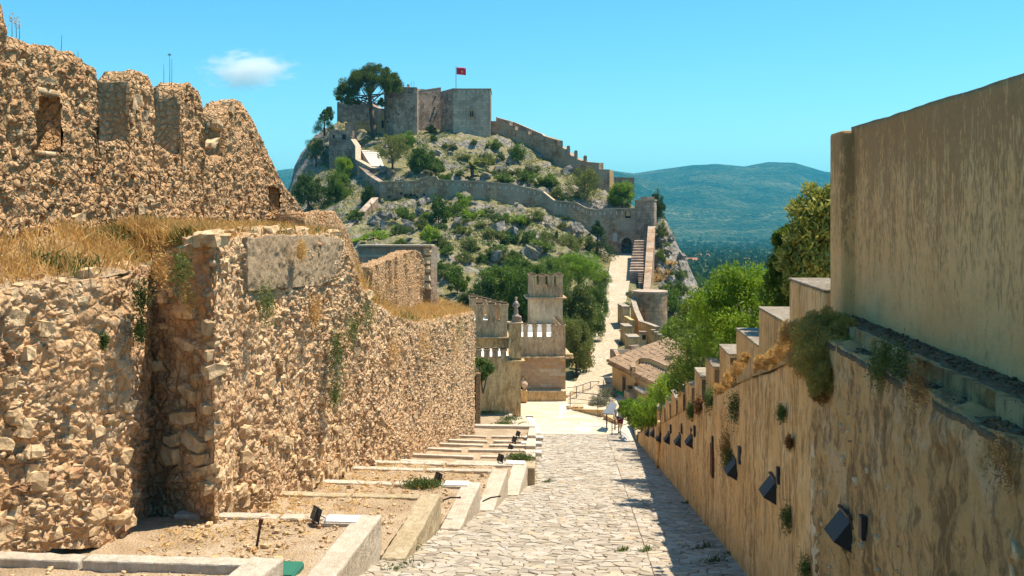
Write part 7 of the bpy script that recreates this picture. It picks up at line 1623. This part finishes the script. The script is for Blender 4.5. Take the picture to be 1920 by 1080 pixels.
p = Pz(548, 1072, BED[1][2] + .05); gbx = thing('irrigation_box', 'green plastic irrigation box beside the low concrete kerb', 'box', p); MB().box(p.x - .2, p.x + .14, p.y - .45, p.y + .12, p.z - .1, p.z + .10).build('body', MAT['green_box'], gbx, bevel=.02); MB().box(p.x - .18, p.x + .12, p.y - .43, p.y + .10, p.z + .102, p.z + .115).build('lid', MAT['green_box'], gbx, bevel=.006)
for k, (pa, pb, lab) in enumerate([((905,940),(935,931),'black cable with red tip poking over the fourth kerb'),((830,938),(860,933),'black cable with red tip lying over the third kerb')]):
    a, b = W(*pa, 22.6 if k == 0 else 20.6), W(*pb, 22.5 if k == 0 else 20.5); t = thing('cable_end', lab, 'cable', a); MB().path([a, a.lerp(b, .5) + Vector((0, 0, .03)), b], [.018, .02, .018], 6).build('cable', MAT['lamp_black'], t); MB().tube(b, b + (b - a) * .12, .02).build('tip', MAT['rust'], t)
a = Pz(968, 802, SQZ + .25); t = thing('bent_conduit', 'thin bent grey conduit sticking up beside the end kerb at the square', 'pipe', a); MB().path([a - Vector((0, 0, .2)), a + Vector((.1, 0, .2)), a + Vector((.4, 0, .34)), a + Vector((.62, 0, .34))], [.025] * 4, 6).build('pipe', MAT['iron'], t)
# ice-plant and weeds on the beds
for k, (a, b, bd, w_, lab) in enumerate([(792,913,3,.17,'mat of dark green ice-plant behind the pale kerb'),(975,862,5,.16,'green weed clump against the inside of the last kerb')]):
    p = bed_at(a, b, bd); r = np.random.default_rng(70 + k); P = np.array(p) + r.normal(size=(1500, 3)) * np.array([w_ * 1.2, w_ * .6, .05]) + np.array([0, 0, .07]); V, Q_ = leaf_geo(P, .08, r, .3, .8); tuft(V, Q_, 'weed', 'ice_plant', lab, 'plant')
for k, (a, b, w_) in enumerate([(957,787,.35),(945,797,.28),(908,775,.2),(930,774,.22)]):
    p = Pz(a, b, -12.7); r = np.random.default_rng(90 + k); P = np.array(p) + r.normal(size=(700, 3)) * np.array([w_, w_ * .8, .05]) + np.array([0, 0, .1]); V, Q_ = leaf_geo(P, .12, r, .25, 1.0); tuft(V, Q_, 'weed', 'weed_clump', 'green weed clump in the bed under the palace wing', 'weed', 'weed clumps under the palace wing')
# loose stones and gravel on the beds
rs = random.Random(15); gspots = []
for k in range(70):
    bi = rs.choice([1, 1, 1, 2, 3, 4, 5]); yn, yf, z_, xr = BED[bi]; x_ = rs.uniform(WALLX(yf) + .3, xr - .1); y_ = rs.uniform(yn, yf - .3); s_ = rs.uniform(.04, .13)
    o = bpy.data.objects.new('loose_stone', STONES[rs.randrange(14)]); COL.objects.link(o); o.location = (x_, y_, z_ + s_ * .22 + .03 * (yf - y_)); o.scale = (s_ * 1.4, s_, s_ * .75); o.rotation_euler = (rs.uniform(-.3, .3), rs.uniform(-.3, .3), rs.uniform(0, 6)); tag(o, 'loose pale stone lying on the gravel planting beds', 'stone', 'loose stones on the beds')
V = []; Q_ = []; b_ = 0; r = np.random.default_rng(3); ids = []
for k in range(2600):
    bi = r.integers(0, 6); yn, yf, z_, xr = BED[bi]
    if r.random() < .3 and bi == 1: x_, y_ = r.normal(xr - .9, .5), r.normal(yf - .9, .5)
    else: x_, y_ = r.uniform(WALLX(yf), xr), r.uniform(yn, yf - .25)
    if not (WALLX(yf) - .3 < x_ < xr - .02 and yn < y_ < yf - .25): continue
    gv, gf = SGEO[r.integers(14)]; s_ = .008 + .04 * r.random() ** 2.5; a = r.uniform(0, 6.28); v = gv * np.array([1.3, 1, .7]) * s_ * 1.4; v = np.stack([v[:, 0] * math.cos(a) - v[:, 1] * math.sin(a), v[:, 0] * math.sin(a) + v[:, 1] * math.cos(a), v[:, 2]], 1) + np.array([x_, y_, z_ + .02 + .03 * (yf - y_)])
    V.append(v); Q_.append(gf + b_); b_ += len(v); ids.append(np.full(len(v), r.random()))
o = solid('gravel', np.vstack(V), np.vstack(Q_), MAT['stone']); tag(o, 'loose gravel scattered over the planting beds', 'gravel', kind='stuff')
bl = []
for (yn, yf, z_, xr) in BED[1:]:
    for k in range(260): bl.append((random.Random(k + int(yf * 10)).triangular(WALLX(yf), xr, WALLX(yf)), yn + (yf - .3 - yn) * random.Random(k * 7 + int(yf)).random(), z_ + .05))
grass('straw_litter', 'dry straw litter lying on the planting beds under the rubble wall', np.array(bl), 3800, .05, .2, 'straw', 9, lean=2.2)
# --- square: railings, low walls, ramp, sign, person
def rail(name, lab, posts, tops, mids=True, r0=.025):
    t = thing(name, lab, 'railing', posts[0][0])
    for a, b in posts: MB().tube(a, b, r0 * 1.1).build('post', MAT['iron'], t)
    for a, b in zip(tops[:-1], tops[1:]):
        MB().tube(a, b, r0).build('hand_rail', MAT['iron'], t)
        if mids: MB().tube(a - Vector((0, 0, .42)), b - Vector((0, 0, .42)), r0 * .7).build('mid_rail', MAT['iron'], t)
P1 = Pz(1069, 767, SQZ); P2 = Pz(1121, 773, SQZ + .15); P3 = Pz(1150, 790, SQZ + .1)
up1 = Vector((0, 0, 1.12))
rail('square_railing', 'grey iron railing along the edge of the square', [(P1, P1 + up1), (P2, P2 + up1), (P3, P3 + up1)], [P1 + up1, P2 + up1, P3 + up1])
B1, B2 = W(1062, 748, 68.5), W(1130, 742, 75)
rail('path_railing', 'grey iron railing along the sloping path behind the square', [(W(1081,752,68.5), W(1081,726,68.5)), (W(1093,745,70), W(1093,722,70)), (W(1107,738,71), W(1107,717,71)), (W(1123,733,73), W(1123,716,73))], [W(1063,727,67.5), W(1081,725,68.5), W(1093,721,70), W(1107,716,71), W(1124,715,73)])
rail('road_gate_rail', 'short iron rail with a black post at the house corner', [(W(1131.5,742,72), W(1131.5,713,72)), (W(1137.5,735,72.5), W(1137.5,717,72.5)), (W(1141,735,72.6), W(1141,717,72.6))], [W(1131.5,718,72), W(1147,718,73)])
Pq = Pz(1147.5, 812, SQZ); ra_ = Pq + up1
plinth = thing('concrete_plinth', 'small concrete plinth block at the foot of the cobbles', 'block', Pz(1155, 820, SQZ)); q_ = GS(1156, 825)
MB().box(q_.x - .33, q_.x + .33, q_.y - .05, q_.y + .8, street_z(q_.y) - .3, SQZ + .32).build('block', MAT['kerb'], plinth, bevel=.02); MB().box(q_.x - .35, q_.x + .35, q_.y - .07, q_.y + .82, SQZ + .322, SQZ + .36).build('cap', MAT['cap'], plinth, bevel=.01)
h0 = W(1147.5, 790, 56.3); h1 = W(1195, 773, 51.5); rail('stair_railing', 'black iron hand rail slanting up beside the round hedge', [(W(1147.5, 816, 56.3), h0)], [h0, h1])
rampw = thing('ramp_slab', 'grey concrete ramp slab beside the end of the street wall', 'ramp', GS(1178, 826)); a = GS(1168, 828); b = GS(1191, 826)
MB().hexa([(a.x, a.y, a.z - .3), (b.x, b.y, b.z - .3), (b.x, b.y + 4, b.z - 1), (a.x, a.y + 4, a.z - 1)], [(a.x, a.y, a.z + .02), (b.x, b.y, b.z + .02), (b.x, b.y + 4.2, W(0, 804, 55).z), (a.x, a.y + 4.2, W(0, 804, 55).z)]).build('slab', MAT['paving_grey'], rampw, bevel=.02)
MB().hexa([(b.x + .02, b.y - .5, b.z - .3), (b.x + .3, b.y - .5, b.z - .3), (b.x + .3, b.y + 4.5, b.z - .6), (b.x + .02, b.y + 4.5, b.z - .6)], [(b.x + .02, b.y - .5, b.z + .3), (b.x + .3, b.y - .5, b.z + .3), (b.x + .3, b.y + 4.5, b.z + .9), (b.x + .02, b.y + 4.5, b.z + .9)]).build('cheek_wall', MAT['kerb_ochre'], rampw, bevel=.02)
lw_ = thing('low_wall', 'low ochre retaining wall wedge with a small square lamp facing the square', 'wall', Pz(1105, 785, SQZ)); a, b = Pz(1071, 769, SQZ), Pz(1131, 783, SQZ)
MB().wallq(a, b, .3, SQZ - .1, SQZ + .06, SQZ - .1, SQZ + .48).build('wall', MAT['palace_plain'], lw_, bevel=.01); c_ = a.lerp(b, .83); MB().wallq(c_ + Vector((0, -.03, 0)), c_ + Vector((.32, .0, 0)), .05, SQZ + .2, SQZ + .33, SQZ + .2, SQZ + .33).build('lamp', MAT['lamp_black'], lw_)
a, b = Pz(1131, 786, SQZ), Pz(1158, 797, SQZ); lw2 = thing('low_wall', 'stub of low ochre wall behind the hand-rail post', 'wall', a); MB().wallq(a, b, .3, SQZ - .1, SQZ + .3, SQZ - .1, SQZ + .22).build('wall', MAT['palace_plain'], lw2, bevel=.01)
for k, (pa, pb, h_, lab) in enumerate([((1062,758,67),(1090,757,68),.35,'low stone edging by the palace corner'),((1064,745,68.5),(1105,735,72),.4,'low curved stone edging beside the sloping path'),((1098,735,73),(1131,720,77),.45,'low stone edging of the weedy patch by the road'),((1090,725,77),(1124,718,78.5),.35,'far stone edging of the weedy patch by the road')]):
    a, b = W(*pa), W(*pb); t = thing('stone_edging', lab, 'edging', a); n_ = 5
    for i in range(n_): u, v = a.lerp(b, i / n_), a.lerp(b, (i + .94) / n_); MB().wallq(u, v, .3, u.z - .6, u.z + h_ * .4, v.z - .6, v.z + h_ * .4 + .02).build('edge_stone', MAT['palace_plain'] if i % 2 else MAT['castle_pale'], t, bevel=.03)
rs = random.Random(44)
for k in range(16):
    p = W(rs.uniform(1066, 1092), rs.uniform(762, 768), 64.5 + rs.random()); o = bpy.data.objects.new('rubble_block', STONES[rs.randrange(14)]); COL.objects.link(o); s_ = rs.uniform(.15, .4); o.location = (p.x, p.y, SQZ + s_ * .2); o.scale = (s_ * 1.5, s_, s_ * .8); o.rotation_euler = (0, 0, rs.uniform(0, 6)); tag(o, 'loose rubble block beside the square railing', 'stone', 'rubble blocks beside the square railing')
sg = thing('info_panel', 'tilted dark grey information panel beside the lavender', 'sign', W(1145, 790, 58.5)); pts = [W(1129, 775, 58.2), W(1149, 776, 57.8), W(1157, 758, 59.0), W(1146, 752, 59.4)]
MB().add(pts + [p - Vector((0, 0, .06)) for p in pts], [(0, 1, 2, 3), (7, 6, 5, 4), (0, 4, 5, 1), (1, 5, 6, 2), (2, 6, 7, 3), (3, 7, 4, 0)]).build('panel', simple('grey_panel', (.17, .18, .20), (.14, .15, .16), 4, .5), sg)
for p in (pts[0].lerp(pts[3], .5), pts[1].lerp(pts[2], .5)): MB().tube(Vector((p.x, p.y, SQZ - .1)), p, .04).build('leg', MAT['rust'], sg)
# --- the walker on the square
def person(loc, rz):
    t = thing('person', 'person in a pale top and dark red shorts walking beside the hand rail', 'person', loc, rz)
    def skin(name, mat, vs_, es_, rs_, sub=1):
        me = bpy.data.meshes.new(name); me.from_pydata(vs_, es_, []); me.update(); o = link(name, me, mat, t)
        m1 = o.modifiers.new('skin', 'SKIN'); m1.use_smooth_shade = True
        for i, q in enumerate(rs_): me.skin_vertices[0].data[i].radius = (q, q) if not hasattr(q, '__len__') else q; me.skin_vertices[0].data[i].use_root = (i == 0)
        s_ = o.modifiers.new('sub', 'SUBSURF'); s_.levels = sub; s_.render_levels = sub
        return o
    V = [(0, 0, .93), (0, 0, 1.12), (0, .01, 1.32), (0, 0, 1.44), (0, -.01, 1.52), (0, -.02, 1.62), (0, -.02, 1.70),
         (.10, 0, .88), (.11, -.12, .50), (.11, -.02, .09), (.11, -.16, .04), (-.10, 0, .88), (-.11, .16, .50), (-.11, .36, .14), (-.11, .26, .05),
         (.19, 0, 1.38), (.25, .06, 1.12), (.25, -.06, .90), (.25, -.10, .82), (-.19, 0, 1.38), (-.25, -.08, 1.12), (-.24, -.22, .92), (-.24, -.27, .85)]
    E = [(0, 1), (1, 2), (2, 3), (3, 4), (4, 5), (5, 6), (0, 7), (7, 8), (8, 9), (9, 10), (0, 11), (11, 12), (12, 13), (13, 14), (2, 15), (15, 16), (16, 17), (17, 18), (2, 19), (19, 20), (20, 21), (21, 22)]
    R = [(.15, .11), (.13, .10), (.16, .11), (.07, .07), (.055, .06), (.085, .10), (.07, .09), .09, .065, .042, .04, .09, .065, .042, .04, .06, .045, .034, .03, .06, .045, .034, .03]
    MS = simple('skin_tone', (.45, .25, .16), (.38, .20, .13), 3, .6); b = skin('body', MS, V, E, R)
    for s_ in (-1, 1):
        h = Vector(V[18] if s_ > 0 else V[22])
        for j, (dx, dy, L_) in enumerate(((-.02, -.01, .07), (-.007, -.012, .08), (.007, -.012, .076), (.02, -.01, .06))): MB().path([h + Vector((dx, dy, -.01)), h + Vector((dx, dy - .01, -.01 - L_ * .6)), h + Vector((dx, dy - .005, -.01 - L_))], [.009, .0085, .007], 6).build('finger', MS, b, local=True)
        MB().path([h + Vector((0, -.025, .02)), h + Vector((0, -.05, -.02)), h + Vector((0, -.05, -.045))], [.011, .009, .008], 6).build('thumb', MS, b, local=True)
    skin('shirt', simple('pale_cotton', (.50, .49, .47), (.42, .41, .40), 4), [V[i] for i in (1, 2, 3, 15, 16, 19, 20)] + [(0, 0, .90)], [(0, 1), (1, 2), (1, 3), (3, 4), (1, 5), (5, 6), (0, 7)], [(.155, .125), (.18, .13), (.085, .085), .08, .065, .08, .065, (.17, .13)])
    skin('shorts', simple('dark_red_cotton', (.16, .03, .035), (.10, .02, .022), 6), [(0, 0, .95), V[7], (.11, -.10, .55), V[11], (-.11, .13, .55)], [(0, 1), (1, 2), (0, 3), (3, 4)], [(.175, .14), .115, .10, .115, .10])
    MB().lathe((0, .0, 1.66), [(.06, -.06), (.098, 0), (.10, .05), (.07, .10), (.02, .125)], 12).build('hair', simple('brown_hair', (.06, .035, .02), (.03, .02, .012), 20), t, local=True, smooth=True)
    MB().lathe((0, -.125, 1.635), [(.012, -.02), (.016, 0), (.006, .03)], 6).build('nose', MS, t, local=True)
    for s_ in (-1, 1):
        MB().lathe((.036 * s_, -.105, 1.665), [(.004, -.008), (.011, 0), (.004, .008)], 6).build('eye', MAT['dark'], t, local=True); MB().lathe((.095 * s_, -.01, 1.64), [(.008, -.03), (.014, 0), (.008, .03)], 6).build('ear', MS, t, local=True)
        f_ = Vector(V[10] if s_ > 0 else V[14]); MB().box(f_.x - .045, f_.x + .045, f_.y - .10, f_.y + .16, 0.0, .075).build('shoe', MAT['lamp_black'], t, local=True, bevel=.02)
    MB().box(-.03, .03, -.118, -.11, 1.595, 1.603).build('mouth', MAT['rust'], t, local=True)
pp_ = Pz(1163, 813, SQZ + .02); person(Vector((pp_.x, pp_.y, SQZ + .02)), math.pi * .9)
# lamp pole on the slope behind the framed wall
t = thing('thin_pole', 'thin grey metal pole on the slope beside the descending wall', 'pole', W(702, 458, 122)); MB().tube(W(702, 470, 122), W(697, 384, 122), .035, .025).build('pole', MAT['iron'], t)
MB().tube(W(697, 384, 122), W(694, 381, 122), .06, .08).build('head', MAT['iron'], t)
# boulders on the castle slope
rs = random.Random(91); k = 0
while k < 90:
    a, b = rs.uniform(700, 1130), rs.uniform(255, 540)
    p = on_hill(a, b, 95)
    if p is None or road_mask(np.array([[p.x, p.y]]))[0] < 3 or not (100 < p.y < 190): continue
    s_ = rs.uniform(.5, 1.9); o = bpy.data.objects.new('boulder', STONES[rs.randrange(14)]); COL.objects.link(o); o.location = p + Vector((0, 0, s_ * .1)); o.scale = (s_ * 1.4, s_, s_ * 1.0); o.rotation_euler = (rs.uniform(-.5, .5), rs.uniform(-.5, .5), rs.uniform(0, 6)); o.parent = hill; o.location = o.location - hill.location; o.material_slots[0].link = 'OBJECT'; o.material_slots[0].material = MAT['rock']; k += 1
k = 0
while k < 34:
    p = on_hill(rs.uniform(1232, 1282), rs.uniform(440, 560), 100)
    if p is None: continue
    s_ = rs.uniform(.4, 1.3); o = bpy.data.objects.new('boulder', STONES[rs.randrange(14)]); COL.objects.link(o); o.parent = hill; o.location = p - hill.location; o.scale = (s_, s_, s_ * 1.8); o.rotation_euler = (rs.uniform(-.6, .2), rs.uniform(.2, .8), rs.uniform(0, 6)); o.material_slots[0].link = 'OBJECT'; o.material_slots[0].material = MAT['rock']; k += 1
# ================================================================== cloud and haze
cl = NT('cloud_vapour'); pc = cl.obj(); n1 = cl.noise(pc, 2.6, 9, 0.62); n2 = cl.noise(pc, 0.9, 2)
ln = cl.n('ShaderNodeVectorMath', operation='LENGTH'); cl.l(pc, ln.inputs[0])
shape = cl.math('SUBTRACT', 1.0, ln.outputs['Value']); dens = cl.math('ADD', cl.math('MULTIPLY', shape, 1.25), cl.math('MULTIPLY', cl.math('SUBTRACT', n1, 0.5), 2.6)); dens = cl.math('SUBTRACT', dens, 0.28)
dens = cl.math('MULTIPLY', cl.math('MAXIMUM', dens, 0.0), 0.035)
pv = cl.n('ShaderNodeVolumePrincipled'); pv.inputs['Color'].default_value = (1, 1, 1, 1); pv.inputs['Anisotropy'].default_value = 0.0; cl.l(dens, pv.inputs['Density']); cl.l(pv.outputs[0], cl.out.inputs['Volume'])
me = bpy.data.meshes.new('cloud'); bm = bmesh.new(); bmesh.ops.create_icosphere(bm, subdivisions=3, radius=1.0); bm.to_mesh(me); bm.free()
co = link('cloud', me, cl.m, None, W(466, 132, 3000)); k3 = 3000 / F; co.scale = (105 * k3, 60 * k3, 44 * k3); tag(co, 'single small white cloud in the blue sky above the battlement', 'cloud')
hzm = NT('air_haze'); pv = hzm.n('ShaderNodeVolumePrincipled'); pv.inputs['Color'].default_value = (0.07, 0.62, 0.92, 1); pv.inputs['Density'].default_value = 0.00012; pv.inputs['Anisotropy'].default_value = 0.1; hzm.l(pv.outputs[0], hzm.out.inputs['Volume'])
mb = MB(); mb.box(-9800, 9800, -60, 9900, -95, 300); ho = mb.build('haze', hzm.m); tag(ho, 'thin blue summer haze over the valley', 'haze', kind='stuff')
